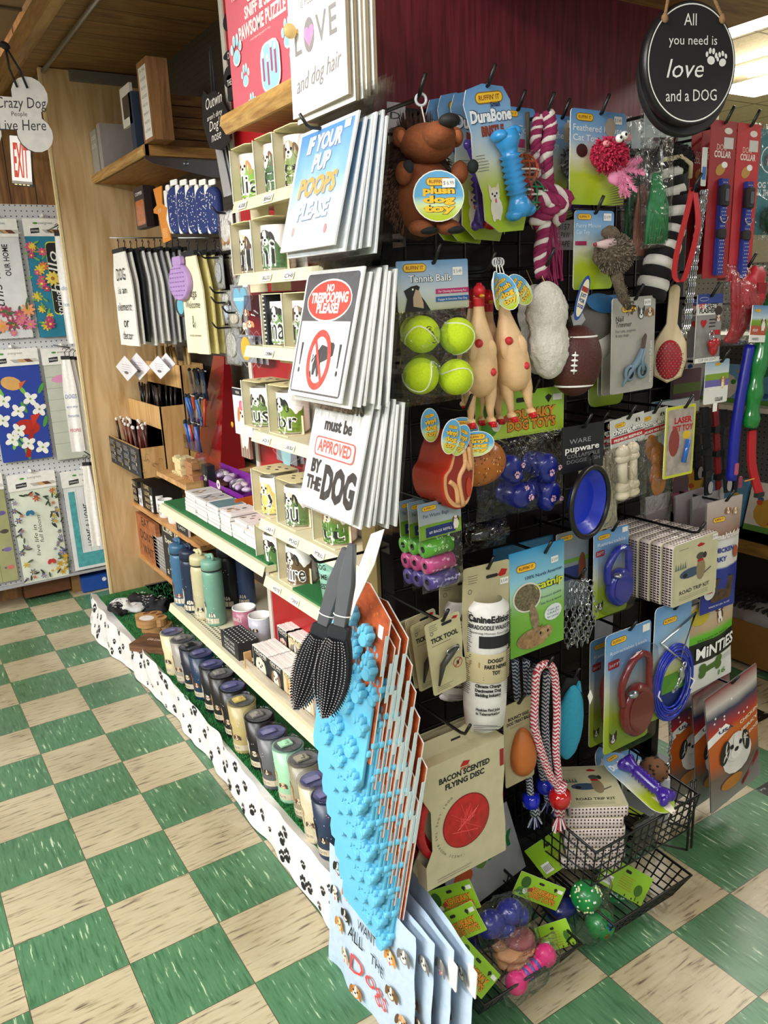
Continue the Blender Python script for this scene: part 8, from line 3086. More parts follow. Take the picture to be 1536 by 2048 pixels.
# --- road trip tins
TC=M('#cfcbaa',.35,.2,var=.04)
SIDE=grad_mat('tin_pattern',[(0,'#d8c9c4'),(1,'#d8c9c4')],h=1)
def tin(w_,h,d,lid=True):
 """body + lid, printed front looking to -Y, top edge at z=0"""
 out=rrect(0,-h/2,w_,h,.012,4)
 mb=MB()
 mb.prism(out,-d,0,TC,SIDE,bev=.0015)
 for yy,c in((-d*.85,'#2a1d22'),(-d*.52,'#2a1d22'),(-d*.15,'#2a1d22')):
  for q in range(22):
   z=-h*.06-h*.88*q/21
   mb.box(-w_/2-.0006,yy-.0032,z-.0024,-w_/2,yy+.0032,z+.0012,M(c,.5))
   mb.box(w_/2,yy-.002,z-.0022,w_/2+.0006,yy+.0022,z+.0012,M(c,.5))
  for q in range(16):
   x=-w_*.44+w_*.88*q/15
   mb.box(x-.002,yy-.002,-h-.0006,x+.0012,yy+.002,-h,M(c,.5))
   mb.box(x-.002,yy-.002,0,x+.0012,yy+.002,.0006,M(c,.5))
 mb.box(-w_/2-.0007,-d*.38,-h*.95,-w_/2,-d*.34,-h*.05,M('#5a1a26',.5))
 if lid:
  mb.T=Matrix.Translation((0,-d,0))
  mb.k=2
  mb.flat(rrect(0,-h/2,w_*.9,h*.92,.01,4),M('#c6c09c',.4))
  mb.text('ROAD TRIP KIT',0,-h*.83,.0095,INK,w=w_*.66,bold=.03)
  mb.text('KIKKERLAND',-w_*.26,-h*.12,.003,INK,w=w_*.2)
  for i in range(3):
   mb.rc(-w_*.33,-h*(.875+.025*i),w_*.3,-h*(.87+.025*i),M('#5a584c',.6))
  mb.flat([(w_*.02,-h*.12),(w_*.1,-h*.09),(w_*.2,-h*.13),(w_*.16,-h*.15),(w_*.06,-h*.15)],RED)
  for i in range(5):
   x=-w_*.42+w_*.05*i
   mb.flat([(x-.004,-h*.42),(x+.004,-h*.42),(x,-h*(.3+.02*(i%2)))],M('#6a7468',.6))
  mb.ell(-w_*.1,-h*.52,w_*.24,h*.08,M('#39506a',.5))
  mb.ell(-w_*.22,-h*.54,w_*.05,h*.035,INK)
  mb.ell(w_*.12,-h*.52,w_*.10,h*.17,M('#8c7a5a',.6))
  mb.ell(w_*.1,-h*.30,w_*.085,h*.055,M('#4a4640',.6))
  mb.ell(w_*.2,-h*.31,w_*.04,h*.05,M('#2a2826',.6))
  mb.rc(w_*.04,-h*.39,w_*.17,-h*.35,RED)
  mb.tube([(w_*.2,-.001,-h*.6),(w_*.34,-.001,-h*.54)],.002,M('#4a4640',.6),4)
 return mb
cx,zt,w_,h=fit((1343,1078,1432,1200),-3.285)
tl=['road trip kit tin in front of the hanging stack, dog and car picture']+['hanging striped tin '+q+' behind the front road trip tin' for q in('right','second','third','fourth','fifth')]+['hanging striped tin at the back near the blue leash card']
p0=None
for k in range(7):
 d=.028
 yy=-3.257+.030*k
 x_=cx-.022*k if k else cx
 t=thing('gift_tin',tl[k],'tin',(cx-.006*k,yy,zt+.001*k),0,0,R(-2),'road trip kit tins on the hook')
 o=tin(w_,h,d,k==0).build('tin_box',t)
 if k==0:
  mb=MB()
  price(mb,w_*.42,-.012,'$9.99',.02)
  mb.build('price_sticker',t,(0,-d-.001,0))
hook(cx,zt+.012,-3.285,'the road trip kit tins')
# --- jerky and treat bags
def treat(box,Y,lab,kind,hk=None,ry=0.,rz=0.):
 t,w_,h=H(box,'treat_bag',lab,'treat bag',Y=Y,ry=ry,rz=rz,hk=hk)
 mb=MB()
 def fb(a,b):
  e=math.sin(PI*min(1,max(0,a)))*math.sin(PI*min(1,max(0,b)))
  return((a-.5)*w_*(1-.05*math.sin(PI*b)),-.014*e-.002*noise.noise(Vector((a*5,b*5,w_*99))),-h*b)
 base={'jerky':[(0,'#b9aea8'),(.3,'#8f6a5a'),(.36,'#dcdad6'),(.58,'#dcdad6'),(.6,'#20308f'),(1,'#20308f')],'mint':[(0,'#cdbfa8'),(.3,'#b59a7c'),(.36,'#5fae2c'),(.42,'#5fae2c'),(.43,'#101512'),(.66,'#101512'),(.67,'#e4e4e2'),(1,'#dfe0de')],'orange':[(0,'#7a1f24'),(.12,'#c9c0bc'),(.2,'#27304f'),(.32,'#b02a2a'),(.36,'#c25f1e'),(.62,'#b8551c'),(.75,'#6a5a50'),(1,'#8f8c8a')],'plain':[(0,'#a8a2a6'),(.5,'#7a6a6c'),(1,'#c9c6c4')]}[kind]
 g=grad_mat('treat_'+kind,base,h=h,nz_=.03,rough=.28)
 mb.grid(fb,10,14,g)
 mb.grid(lambda a,b:(fb(a,b)[0],.004,fb(a,b)[2]),3,3,M('#a9a6a4',.3))
 mb.W=lambda p:(p.x,p.y-.0012-.014*math.sin(PI*min(1,max(0,p.x/w_+.5)))*math.sin(PI*min(1,max(0,-p.z/h))),p.z)
 if kind=='jerky':
  ruff(mb,-w_*.2,-h*.16,w_*.3)
  mb.dog(w_*.05,-h*.1,.011,'#b98a5c','#8a5a38',body=False)
  mb.dog(w_*.27,-h*.12,.011,'#cfae84','#a8845a',body=False)
  mb.text('Healthfuls',0,-h*.33,.014,M('#ece6e0',.5),w=w_*.84,sh=.3,bold=.03)
  mb.text('CHICKEN',-w_*.1,-h*.45,.012,M('#20308f',.5),w=w_*.6,bold=.04)
  mb.text('JERKY',-w_*.2,-h*.53,.012,M('#20308f',.5),w=w_*.4,bold=.04)
  mb.ell(w_*.3,-h*.48,w_*.1,h*.06,M('#a8533c',.5),.5)
  mb.flat(rrect(w_*.02,-h*.8,w_*.6,h*.22,.01),M('#4a3428',.35,var=.4,sc=70))
  mb.ell(-w_*.33,-h*.8,w_*.13,h*.07,M('#d9d6d6',.5))
  mb.text('USA',-w_*.33,-h*.81,.006,RED,w=w_*.15,bold=.05)
  mb.text('MADE IN USA, 16 OZ',0,-h*.955,.005,WHITE,w=w_*.6)
 elif kind=='mint':
  mb.ell(-w_*.25,-h*.13,w_*.2,h*.1,M('#b9a82c',.5))
  mb.dog(w_*.15,-h*.12,.014,'#5a3020','#4a2418')
  mb.text('MiNTiES',w_*.08,-h*.61,.032,M('#f2f2f0',.5),w=w_*.8,bold=.03)
  mb.text('MAXIMUM MINT',0,-h*.41,.006,M('#12300c',.5),w=w_*.6)
  mb.bone(-w_*.02,-h*.76,w_*.42,M('#4a6a24',.5),.1)
  mb.text('16',w_*.26,-h*.93,.016,M('#4a8a2c',.5),w=w_*.16,bold=.02)
  mb.lines(w_*.2,-h*.7,w_*.25,3,.005,M('#55565a',.6),t=.0008)
 elif kind=='orange':
  for i in range(9):
   mb.star(random.uniform(-w_*.4,w_*.3),-h*random.uniform(.12,.3),.005,WHITE)
  mb.flat([(-w_*.5,-h*.35),(-w_*.2,-h*.28),(-w_*.1,-h*.33),(-w_*.5,-h*.42)],WHITE)
  mb.text('USA',-w_*.2,-h*.34,.010,M('#3a3f5a',.5),w=w_*.25,bold=.04)
  for i,s in enumerate(('CHICKEN','JERKY','FOR DOGS')):
   mb.text(s,w_*.25,-h*(.36+.07*i),.010,M('#f0d9c4',.5),w=w_*.42,bold=.03)
  mb.ell(-.002,-h*.62,w_*.28,h*.14,M('#dcd8d4',.6))
  mb.dog(-w_*.05,-h*.52,w_*.24,'#d9d5d0','#1c1a1b',muz='#e6e2de',body=False)
  mb.ell(-w_*.12,-h*.82,w_*.2,h*.06,M('#b9772c',.5))
  mb.flat([(w_*.1,-h*.95),(w_*.45,-h*.78),(w_*.45,-h*.73),(w_*.1,-h*.9)],M('#8a1a24',.5))
 mb.W=None
 mb.build('pouch',t)
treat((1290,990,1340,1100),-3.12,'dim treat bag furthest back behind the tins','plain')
treat((1345,985,1400,1190),-3.17,'grey topped treat bag second behind the chicken jerky bag','plain',ry=-.05)
treat((1378,988,1440,1200),-3.2,'grey topped treat bag right behind the chicken jerky bag','plain',ry=-.04)
treat((1408,1000,1476,1216),YF,'white and blue chicken jerky bag right of the tin stack','jerky','the chicken jerky bags')
treat((1366,1200,1460,1370),-3.25,'white, black and green mint treat bag with a green bone','mint','the mint treat bag',ry=-.06)
treat((1330,1370,1410,1590),-3.14,'dark orange jerky bag furthest left of the three','orange',ry=-.12)
treat((1378,1372,1448,1598),-3.2,'orange chicken jerky bag in the middle of the three','orange',ry=-.14)
treat((1402,1368,1500,1604),YF,'orange chicken jerky bag with spotted great dane, in front','orange','the orange jerky bags',ry=-.18)
# --- tie-out cable
t,w_,h=H((1302,1208,1380,1430),'tie_out_cable','coiled blue tie out cable with steel triangle stake handle','cable',Y=-3.255,hk='the blue tie out cable',hz=-.02)
mb=MB()
skycard(mb,w_*.9,round(h*.98,2),r=.012)
mb.k=8
ruff(mb,-w_*.08,-h*.14,w_*.34)
mb.rc(-w_*.2,-h*.85,w_*.45,-h*.62,M('#5c9a2c',.5))
mb.rc(-w_*.2,-h*.95,w_*.45,-h*.78,M('#1f2f6b',.5))
mb.build('backing_card',t)
mb=MB()
BC=M('#1a2fb0',.25,coat=.4)
for k in range(7):
 rr=w_*(.50-.028*k)
 mb.tube([(rr*math.cos(a),-.01-.003*(k%3),-h*.68+rr*1.35*math.sin(a))for a in[2*PI*j/36 for j in range(36)]],.003,BC,7,closed=True)
mb.build('blue_coil',t)
mb=MB()
mb.tube([(w_*a,-.016,-h*b)for a,b in((-.4,.28),(.42,.12),(.1,.48),(-.4,.28))],.0035,STEEL,8)
chain(mb,smooth([(w_*.2,-.02,-h*.52),(w_*.05,-.024,-h*.66),(-w_*.1,-.022,-h*.74)],5),.013,.002)
mb.blob((w_*.1,-.022,-h*.6),(.01,.008,.018),STEEL,10,8,.4,80)
for a in(-.35,.38):
 mb.tube([(w_*a,-.02,-h*.78),(w_*a*1.25,-.02,-h*.72),(w_*a,-.014,-h*.68)],.0022,WHITE,5)
mb.build('steel_fittings',t)
t,w_,h=H((1322,1424,1352,1534),'wavy_chain','thin silver wavy chain collar hanging above the wire basket','chain',Y=-3.2,hk='the wavy silver chain')
mb=MB()
chain(mb,smooth([(0,0,0),(.002,0,-h*.3),(.014,0,-h*.5),(.004,0,-h*.72),(.014,0,-h*.85),(.0,0,-h)],6),.009,.0017)
mb.build('links',t)
# --- newspaper toys, tick tools, egg
def news(box,Y,lab,hk,front):
 t,w_,h=H(box,'newspaper_toy',lab,'dog toy','rolled newspaper toys',Y=Y,hk=hk,ry=.03,hx=-.0,hz=-.012)
 mb=MB()
 mb.prism(rrect(0,-h*.26,w_*.95,h*.52,.008),0,.002,KRAFT)
 mb.k=4
 mb.prism(rrect(w_*.1,-h*.075,w_*.24,.007,.003),-.0012,-.001,INK)
 mb.flat([(w_*.22,-h*.08),(w_*.3,-h*.045),(w_*.42,-h*.055),(w_*.38,-h*.085),(w_*.28,-h*.09)],RED)
 mb.lines(-w_*.38,-h*.05,w_*.22,4,.005,M('#4a4638',.6),t=.0008)
 mb.ring(-w_*.34,-h*.14,.005,.005,.001,INK,14)
 price(mb,w_*.36,-h*.12)
 mb.build('backing_card',t)
 mb=MB()
 NP=M('#dcdbd6',.8,bump=.3,sc=60)
 L_=h*.8
 r=w_*.36
 z0=-h*.22
 mb.lathe([(r*.7,z0+.008),(r*1.0,z0-.004),(r*1.03,z0-L_*.25),(r*.96,z0-L_*.4),(r*1.0,z0-L_*.6),(r*.98,z0-L_*.78),(r*.9,z0-L_*.93),(r*.3,z0-L_),(0,z0-L_)],NP,30)
 mb.blob((-r*.3,0,z0-L_*.97),(r*.8,.008,.012),NP,12,8)
 mb.k=4
 mb.W=lambda p:(cyl(r*1.04)(p)[0],cyl(r*1.04)(p)[1],p.z)
 mb.text('CanineEdition',0,z0-.028,.014,INK,w=r*2.1,bold=.04)
 mb.text('LABRADOODLE WALKS ON',0,z0-.043,.009,INK,w=r*2.3,bold=.03)
 mb.text('Spawning Human Sized Spin',0,z0-.053,.005,INK,w=r*1.9)
 for q in range(8):
  mb.rc(-r*.5+q*r*.22,z0-.083,-r*.5+(q+1)*r*.23,z0-.057,INK)
 for i,s in enumerate(('Climate Change','Decimates Dog','Sledding Industry')):
  mb.text(s,-.002,z0-L_*.58-.010*i,.0065,INK,w=r*1.2,bold=.05)
 for i,s in enumerate(('Huskies Find Jobs','in Telemarketing')):
  mb.text(s,-.002,z0-L_*.76-.009*i,.006,INK,w=r*1.1,bold=.04)
 for cx_ in(-r*1.35,r*.75):
  mb.lines(cx_,z0-.01,r*.55,40,.0045,INK,t=.0014)
 mb.lines(-r*.65,z0-L_*.87,r*1.3,4,.0045,INK,t=.001)
 mb.W=None
 nr=mb.build('newspaper_roll',t,rz=-.5)
 mb=MB()
 mb.lathe([(r*1.05,z0-L_*.33),(r*1.07,z0-L_*.34),(r*1.07,z0-L_*.54),(r*1.05,z0-L_*.55)],M('#c2b68f',.6),30)
 mb.W=cyl(r*1.075)
 for i,(s,z)in enumerate((('DOGGY',.39),('FAKE NEWS',.435),('TOY',.48))):
  mb.text(s,r*.3,z0-L_*z,.008,INK,w=r*(.8,1.1,.4)[i],bold=.05)
 mb.rc(-r*1.0,z0-L_*.43,-r*.45,z0-L_*.39,M('#a8925f',.6))
 mb.lines(-r*.3,z0-L_*.5,r*1.2,2,.005,M('#4a4638',.6),t=.0008)
 mb.W=None
 mb.build('paper_band',nr)
news((880,1148,956,1392),-3.17,'rolled newspaper toy hanging behind the front one',None,0)
news((926,1128,1022,1452),YF,'rolled newspaper dog toy reading doggy fake news toy, in front','the newspaper toys',1)
for i,(b,Y)in enumerate((((794,1236,850,1352),-3.13),((812,1228,872,1372),-3.17),((822,1240,880,1378),-3.2),((850,1236,920,1384),YF))):
 t,w_,h=H(b,'tick_tool_card',['tick tool card furthest back beside the moulds','tick tool card third from the front','tick tool card directly behind the front one','front tick tool card with carabiner and barred tick mark'][i],'tick tool','tick tool cards',Y=Y,ry=-.12,hk='the tick tool cards' if i==3 else None)
 mb=MB()
 mb.prism(rrect(0,-h/2,w_,h,.006),0,.002,M('#c9c298',.55))
 mb.k=4
 mb.prism(rrect(w_*.1,-h*.08,w_*.3,.006,.003),-.0012,-.001,INK)
 mb.flat([(w_*.25,-h*.06),(w_*.32,-h*.03),(w_*.44,-h*.045),(w_*.38,-h*.075)],RED)
 mb.lines(-w_*.4,-h*.04,w_*.25,4,.004,M('#4a4638',.6),t=.0007)
 mb.ring(-w_*.34,-h*.15,.004,.004,.001,INK,12)
 mb.text('TICK TOOL',0,-h*.28,.010,INK,w=w_*.78,bold=.04)
 mb.lines(-w_*.38,-h*.32,w_*.6,1,.004,M('#4a4638',.6),t=.0008)
 mb.ring(w_*.28,-h*.68,w_*.13,w_*.13,.0012,RED,20)
 mb.ell(w_*.28,-h*.68,.003,.0045,INK)
 mb.flat([(w_*.19,-h*.72),(w_*.2,-h*.73),(w_*.37,-h*.64),(w_*.36,-h*.63)],RED)
 mb.lines(-w_*.4,-h*.9,w_*.5,3,.004,M('#4a4638',.6),t=.0007)
 mb.build('backing_card',t)
 mb=MB()
 mb.tube([(-w_*.38,-.008,-h*.85),(-w_*.2,-.008,-h*.6),(w_*.05,-.01,-h*.48),(w_*.3,-.008,-h*.42)],.004,M('#3c3d3a',.4),8,rr=[.0022,.006,.007,.003])
 mb.tube([(w_*.1+.016*math.cos(a),-.012,-h*.44+.007*math.sin(a))for a in[2*PI*j/18 for j in range(18)]],.0016,STEEL,6,closed=True)
 mb.build('tweezer_tool',t)
t,w_,h=H((1006,1402,1064,1566),'egg_ball_card','card reading bouncy egg dog treat ball with brown egg','dog toy',Y=-3.25,ry=-.04,hk='the bouncy egg card')
mb=MB()
mb.prism(rrect(0,-h/2,w_,h,.005),0,.002,M('#b7ae88',.55))
mb.k=4
mb.text('BOUNCY EGG',0,-h*.2,.0075,INK,w=w_*.7,bold=.04)
mb.text('DOG TREAT BALL',0,-h*.255,.0075,INK,w=w_*.8,bold=.04)
mb.lines(-w_*.3,-h*.28,w_*.5,2,.003,M('#4a4638',.6),t=.0006)
mb.rc(w_*.38,-h*.4,w_*.48,-h*.2,M('#9a1f24',.5))
mb.build('backing_card',t)
mb=MB()
mb.blob((.004,-.008,-h*.61),(w_*.38,.026,h*.29),M('#b5652a',.5),28,20,shape=lambda p,d:Vector((p.x*(1-.22*d.z),p.y*(1-.22*d.z),p.z)))
mb.build('brown_egg',t)
# --- rope leashes
ZG={}
def zig(c1,c2):
 if(c1,c2)in ZG:
  return ZG[(c1,c2)]
 m,nt,bs=newmat('zigzag_rope')
 N=NT(nt)
 tc=N.n('TexCoord')
 sp=N.n('SeparateXYZ')
 N.l(tc.outputs['Object'],sp.inputs[0])
 zz=N.m('ABSOLUTE',N.m('SUBTRACT',N.m('FRACT',N.m('MULTIPLY',sp.outputs[0],110)),.5))
 f=N.m('FRACT',N.m('ADD',N.m('MULTIPLY',sp.outputs[2],105),N.m('MULTIPLY',zz,1.3)))
 N.l(N.mix(N.m('GREATER_THAN',f,.5),c1,c2),bs.inputs['Base Color'])
 bs.inputs['Roughness'].default_value=.8
 ZG[(c1,c2)]=m
 return m
for i,(pts,c,bead,Y,lab)in enumerate((([(1030,1320),(1036,1400),(1050,1480)],('#22324a','#c9ccd2'),None,-3.17,'navy zigzag rope leash at the far left of the bundle'),([(1052,1318),(1056,1400),(1062,1500)],('#22324a','#c9ccd2'),None,-3.19,'navy zigzag rope leash second in the bundle'),([(1072,1330),(1070,1430),(1082,1530),(1090,1570)],('#1f3050','#c9ccd2'),'#1626b0',-3.225,'navy zigzag rope leash with blue bead'),([(1094,1344),(1090,1440),(1098,1540),(1108,1580)],('#2a3350','#d5d3d6'),'#1626b0',-3.235,'navy zigzag rope leash just left of the red one'),([(1066,1338),(1054,1480),(1062,1600)],('#26304a','#cfd2d6'),'#1a2ad0',-3.21,'navy zigzag rope leash ending in a tassel beside the egg card'))):
 P=[onY(u,v,Y)for u,v in pts]
 o=P[0]
 t=thing('rope_leash',lab,'leash',o,group='zigzag rope leashes')
 z=zig(*c)
 mb=MB()
 mb.tube(smooth([p-o for p in P],8),.009,z,10)
 mb.build('rope',t)
 e=P[-1]-o
 if bead:
  mb=MB()
  mb.lathe([(.01,-.018),(.02,-.014),(.022,0),(.02,.014),(.01,.018)],M(bead,.12,coat=.6),18,e)
  mb.build('bead',t)
  mb=MB()
  mb.tube([e,e+Vector((.012,-.004,-.04))],.011,z,10,rr=[.009,.014])
  for k in range(22):
   a=random.random()*6.28
   mb.tube([e+Vector((.012,0,-.04)),e+Vector((.014+.022*math.cos(a),.012*math.sin(a),-.07-.01*random.random()))],.0014,M('#c9cbd6' if k%3 else'#24347a',.8),4)
  mb.build('tassel',t)
Y=-3.28
P=[onY(u,v,Y)for u,v in((1068,1450),(1070,1400),(1074,1345),(1092,1328),(1108,1345),(1114,1420),(1112,1500),(1118,1560))]
P2_=[onY(u,v,Y)for u,v in((1068,1450),(1082,1500),(1100,1550),(1118,1575))]
o=P[3]
t=thing('rope_leash','red and white zigzag rope leash looped in front with red bead','leash',o,group='zigzag rope leashes')
z=zig('#b0263c','#dcd6d8')
mb=MB()
mb.tube(smooth([p-o for p in P],8),.009,z,10)
mb.tube(smooth([p-o for p in P2_],8),.009,z,10)
mb.build('rope',t)
e=onY(1120,1596,Y)-o
mb=MB()
mb.lathe([(.01,-.02),(.024,-.015),(.026,0),(.024,.015),(.01,.02)],M('#b31418',.1,coat=.7),20,e)
mb.build('bead',t,label='translucent red bead')
mb=MB()
mb.tube([e+Vector((0,0,.04)),e,e+Vector((.0,-.0,-.045))],.011,z,10,rr=[.016,.01,.014])
for k in range(34):
 a=random.random()*6.28
 mb.tube([e+Vector((0,0,-.04)),e+Vector((.018*math.cos(a),.014*math.sin(a),-.075-.012*random.random()))],.0015,M('#e0d2d6' if k%3 else'#b0263c',.8),4)
mb.build('tassel',t)
hook(o.x,o.z-.008,Y,'the rope leashes')
t,w_,h=H((1118,1372,1166,1512),'blue_plush','turquoise fuzzy mitt on black backing right of the rope leashes','plush toy',Y=-3.235,ry=.08,hk='the turquoise mitt',hz=.02)
mb=MB()
mb.blob((0,-.004,-h*.5),(w_*.5,.02,h*.5),M('#2f97b8',.9,bump=.6,sc=120),26,22,.06,50)
mb.prism([(w_*.1,-h*.02),(w_*.2,h*.06),(w_*.3,-h*.1)],-.01,-.004,M('#2f97b8',.9))
mb.build('fuzzy_front',t)
mb=MB()
mb.blob((w_*.14,.016,-h*.48),(w_*.6,.022,h*.58),M('#0e0f12',.8),22,16)
mb.build('black_back',t)
mb=MB()
mb.prism([(-.008,-.01),(0,.004),(.010,-.016),(.002,-.034)],-.028,-.027,WHITE)
mb.build('care_label',t,(w_*.42,0,-h*.06))
# --- flying disc boxes
def disc(box,Y,lab,hk):
 cx,zt,w_,h=fit(box,Y)
 t=thing('flying_disc_box',lab,'dog toy',(cx,Y,zt),0,0,R(-1),'flying disc boxes')
 if hk:
  hook(cx+.0,zt+.042,Y,hk)
 d=.034
 mb=MB()
 BX=M('#c6be9c',.55)
 for x0,x1 in((-w_/2,w_/2),):
  mb.add([(x,y,z)for y in(0,d)for x,z in((-w_/2,0),(w_/2,0),(w_/2,-h*.28),(w_*.47,-h*.5),(w_/2,-h*.74),(w_/2,-h),(-w_/2,-h),(-w_/2,-h*.8),(-w_*.42,-h*.68),(-w_*.42,-h*.36),(-w_/2,-h*.25))],[tuple(range(11)),tuple(range(21,10,-1)),(0,11,12,1),(5,16,17,6),(0,10,21,11),(6,17,18,7)],BX)
 mb.prism(rect(-w_*.46,0,w_*.46,.04),d*.85,d*.9,BX)
 mb.box(-.012,d*.8,.018,.012,d*.84,.022,INK)
 mb.k=6
 mb.text('BACON SCENTED',.0,-h*.17,.0125,INK,w=w_*.62,bold=.04)
 mb.text('FLYING DISC',.0,-h*.235,.0125,INK,w=w_*.48,bold=.04)
 mb.flat([(-.012,-h*.1),(-.003,-h*.06),(.014,-h*.075),(.008,-h*.105)],RED)
 mb.text('KIKKERLAND',.001,-h*.125,.004,RED,w=.024,bold=.03)
 mb.rc(w_*.44,-h*.24,w_*.49,-h*.1,M('#9a1f24',.5))
 for i,ch in enumerate('DOGS LOVE THE BACON SCENT!'):
  a=R(118)+R(145)*i/25
  mb.text(ch,-w_*.0+w_*.385*math.cos(a),-h*.56+w_*.385*math.sin(a)-.002,.0055,INK,rot=a-R(90)+PI)
 mb.lines(-w_*.38,-h*.94,w_*.5,2,.006,M('#5a5646',.6),t=.001)
 mb.build('carton',t)
 mb=MB()
 mb.prism(circ(.0,-h*.56,w_*.29,w_*.29,44),-.0012,-.0006,M('#7a0f14',.3))
 RR=M('#b81e22',.35,bump=.9,sc=50,var=.2)
 mb.lathe([(w_*.28,-.0014),(w_*.22,-.004),(0,-.0045)],RR,40,(0,0,-h*.56),'Y')
 for i in range(16):
  a,b=random.random()*6.28,random.random()*6.28
  r1,r2=w_*.26*random.random(),w_*.26*random.random()
  mb.tube([(r1*math.cos(a),-.0045,-h*.56+r1*math.sin(a)),(r2*math.cos(b),-.0045,-h*.56+r2*math.sin(b))],.0008,M('#d8484a',.4),4)
 mb.lathe([(w_*.47,.004),(w_*.53,.008),(w_*.54,d*.5),(w_*.53,d*.8),(w_*.4,d*.85)],RR,48,(-.004,0,-h*.52),'Y')
 mb.build('red_disc',t)
disc((800,1500,975,1735),-3.16,'flying disc box at the back, only its top flap and edge showing',None)
disc((818,1502,988,1742),-3.205,'middle bacon scented flying disc box',None)
disc((846,1506,1008,1745),-3.285,'front bacon scented flying disc box with round window','the flying disc boxes')
# ================================================================ WIRE BASKETS
def basket(x0,x1,y0,y1,z0,z1,lab,slope=.05):
 t=thing('wire_basket',lab,'basket',((x0+x1)/2,y1,z0))
 cx,cy=(x0+x1)/2,y1
 for nm,r,zz in(('rim_wire',.004,(z1-z0,)),('side_wires',.0022,[(z1-z0)*k/4 for k in range(4)])):
  mb=MB()
  for z in zz:
   k=1-z/(z1-z0)
   a0,a1,b0=x0-cx+slope*.5*k,x1-cx-slope*.5*k,y0-cy+slope*k
   zf=z*.78 if z>.01 else z
   mb.tube([(a0,0,z),(a0,b0,zf),(a1,b0,zf),(a1,0,z)],r,HOOK,5)
  if nm=='side_wires':
   n=int((x1-x0)/.026)
   for i in range(n+1):
    f=i/n
    mb.tube([(x0-cx+(x1-x0)*f,y0-cy,(z1-z0)*.78),(x0-cx+slope*.5+(x1-x0-slope)*f,y0-cy+slope,0),(x0-cx+slope*.5+(x1-x0-slope)*f,0,0)],r,HOOK,4)
   n=int((y1-y0)/.026)
   for i in range(n+1):
    f=i/n
    for s,b in((x0-cx,slope*.5),(x1-cx,-slope*.5)):
     mb.tube([(s,(y0-cy)*(1-f),(z1-z0)*(.78+.22*f)),(s+b,(y0-cy+slope)*(1-f),0)],r,HOOK,4)
  mb.build(nm,t)
 return t
basket(.69,1.06,-3.375,-3.07,.19,.33,'upper black wire basket holding the tins and purple bone',.02)
basket(.73,1.015,-3.40,-3.125,.02,.12,'lower right black wire basket holding green spiky balls',.04)
basket(.34,.625,-3.40,-3.125,.02,.125,'lower left black wire basket of squeaky dog toys',.05)
mb=MB()
for x in(1.083,1.1):
 mb.tube([(x,-3.335,.1),(x,-3.335,.305)],.0035,HOOK,6)
mb.tube([(1.083,-3.335,.305),(1.1,-3.335,.305)],.0035,HOOK,6)
for z in(.1,.17,.24):
 mb.tube([(1.0,-3.2,z),(1.083,-3.335,z)],.003,HOOK,5)
tag(mb.build('wire_bracket'),'tall black wire bracket at the right side of the upper basket','bracket')
p=onY(1186,1560,-3.27)
tz=.196
for k in range(6):
 t=thing('gift_tin',['road trip kit tin lying at the bottom of the basket stack','road trip kit tin lying second from bottom in basket','road trip kit tin lying third from bottom in basket','road trip kit tin lying in the middle of the basket stack','road trip kit tin lying just under the top one','road trip kit tin lying face up on top of the basket stack'][k],'tin',(p.x+.004*((k*3)%4),-3.37,tz+.029*(k+1)),group='road trip kit tins lying in the basket')
 t.rotation_euler=(-PI/2,0,0)
 mb=tin(.145,.175,.028,k==5)
 mb.v=[Vector((v.x,v.y+.028,v.z))for v in mb.v]
 o=mb.build('tin_box',t,(0,0,0))
 t.rotation_euler=(-PI/2,0,R(-36)+.05*(k%2))
 t.location=(.858+.004*(k%3),-3.163,tz+.008+.0285*k)
t=thing('chew_bone_card','chew bone card with purple bone lying in the upper basket','chew toy',onZ(1215,1508,.38))
t.rotation_euler=(R(-70),0,R(6))
mb=MB()
skycard(mb,.001,.2,.0005,.0006,0)
mb.prism(rrect(0,-.1,.085,.2,.04,6),0,.002,_M[('skycard',.2)],WHITE)
mb.k=8
ruff(mb,0,-.016,.04)
mb.text('DuraBone',0,-.045,.016,M('#e9eef2',.5),w=.07,bold=.06)
mb.dog(0,-.165,.014,'#efe3d0','#e6d6bd',ear='up')
mb.build('backing_card',t)
mb=MB()
mb.T=Matrix.Translation((0,-.022,-.04))
tread(mb,.15,.021,M('#3a1c8c',.25,coat=.4))
mb.build('rubber_bone',t)
mb=MB()
mb.blob((0,0,0),(.036,.036,.032),M('#6b4426',.8),20,14)
for i in range(46):
 d=Vector((random.uniform(-1,1),random.uniform(-1,1),random.uniform(-.6,1))).normalized()
 mb.blob((d.x*.035,d.y*.035,d.z*.031),(.004,.004,.0035),M('#1c120c',.8),6,4)
q=onZ(1308,1540,.33)
tag(mb.build('leopard_ball',None,(q.x,q.y,.33)),'leopard spotted ball behind the purple bone in the basket','ball')
for i,(u,v,rz,lab)in enumerate(((1195,1500,.5,'chew bone card standing at the back left of the basket'),(1255,1500,-.2,'blue topped chew bone card behind the purple bone'))):
 q=onY(u,v,-3.13)
 t=thing('chew_bone_card',lab,'chew toy',(q.x,-3.13,q.z),rz,R(-20))
 mb=MB()
 skycard(mb,.001,.2,.0005,.0006,0)
 mb.prism(rrect(0,-.09,.08,.18,.03,5),0,.002,_M[('skycard',.2)],WHITE)
 mb.k=8
 mb.text('DuraBone',0,-.045,.016,M('#e9eef2',.5),w=.07,bold=.06)
 mb.text('BRISTLE',0,-.066,.011,M('#a82018',.5),w=.04,bold=.06)
 mb.build('backing_card',t)
mb=MB()
mb.box(0,0,0,.012,.13,.13,M('#b9bcc2',.4))
mb.box(.03,.02,-.02,.036,.12,.10,M('#c9cbd0',.4))
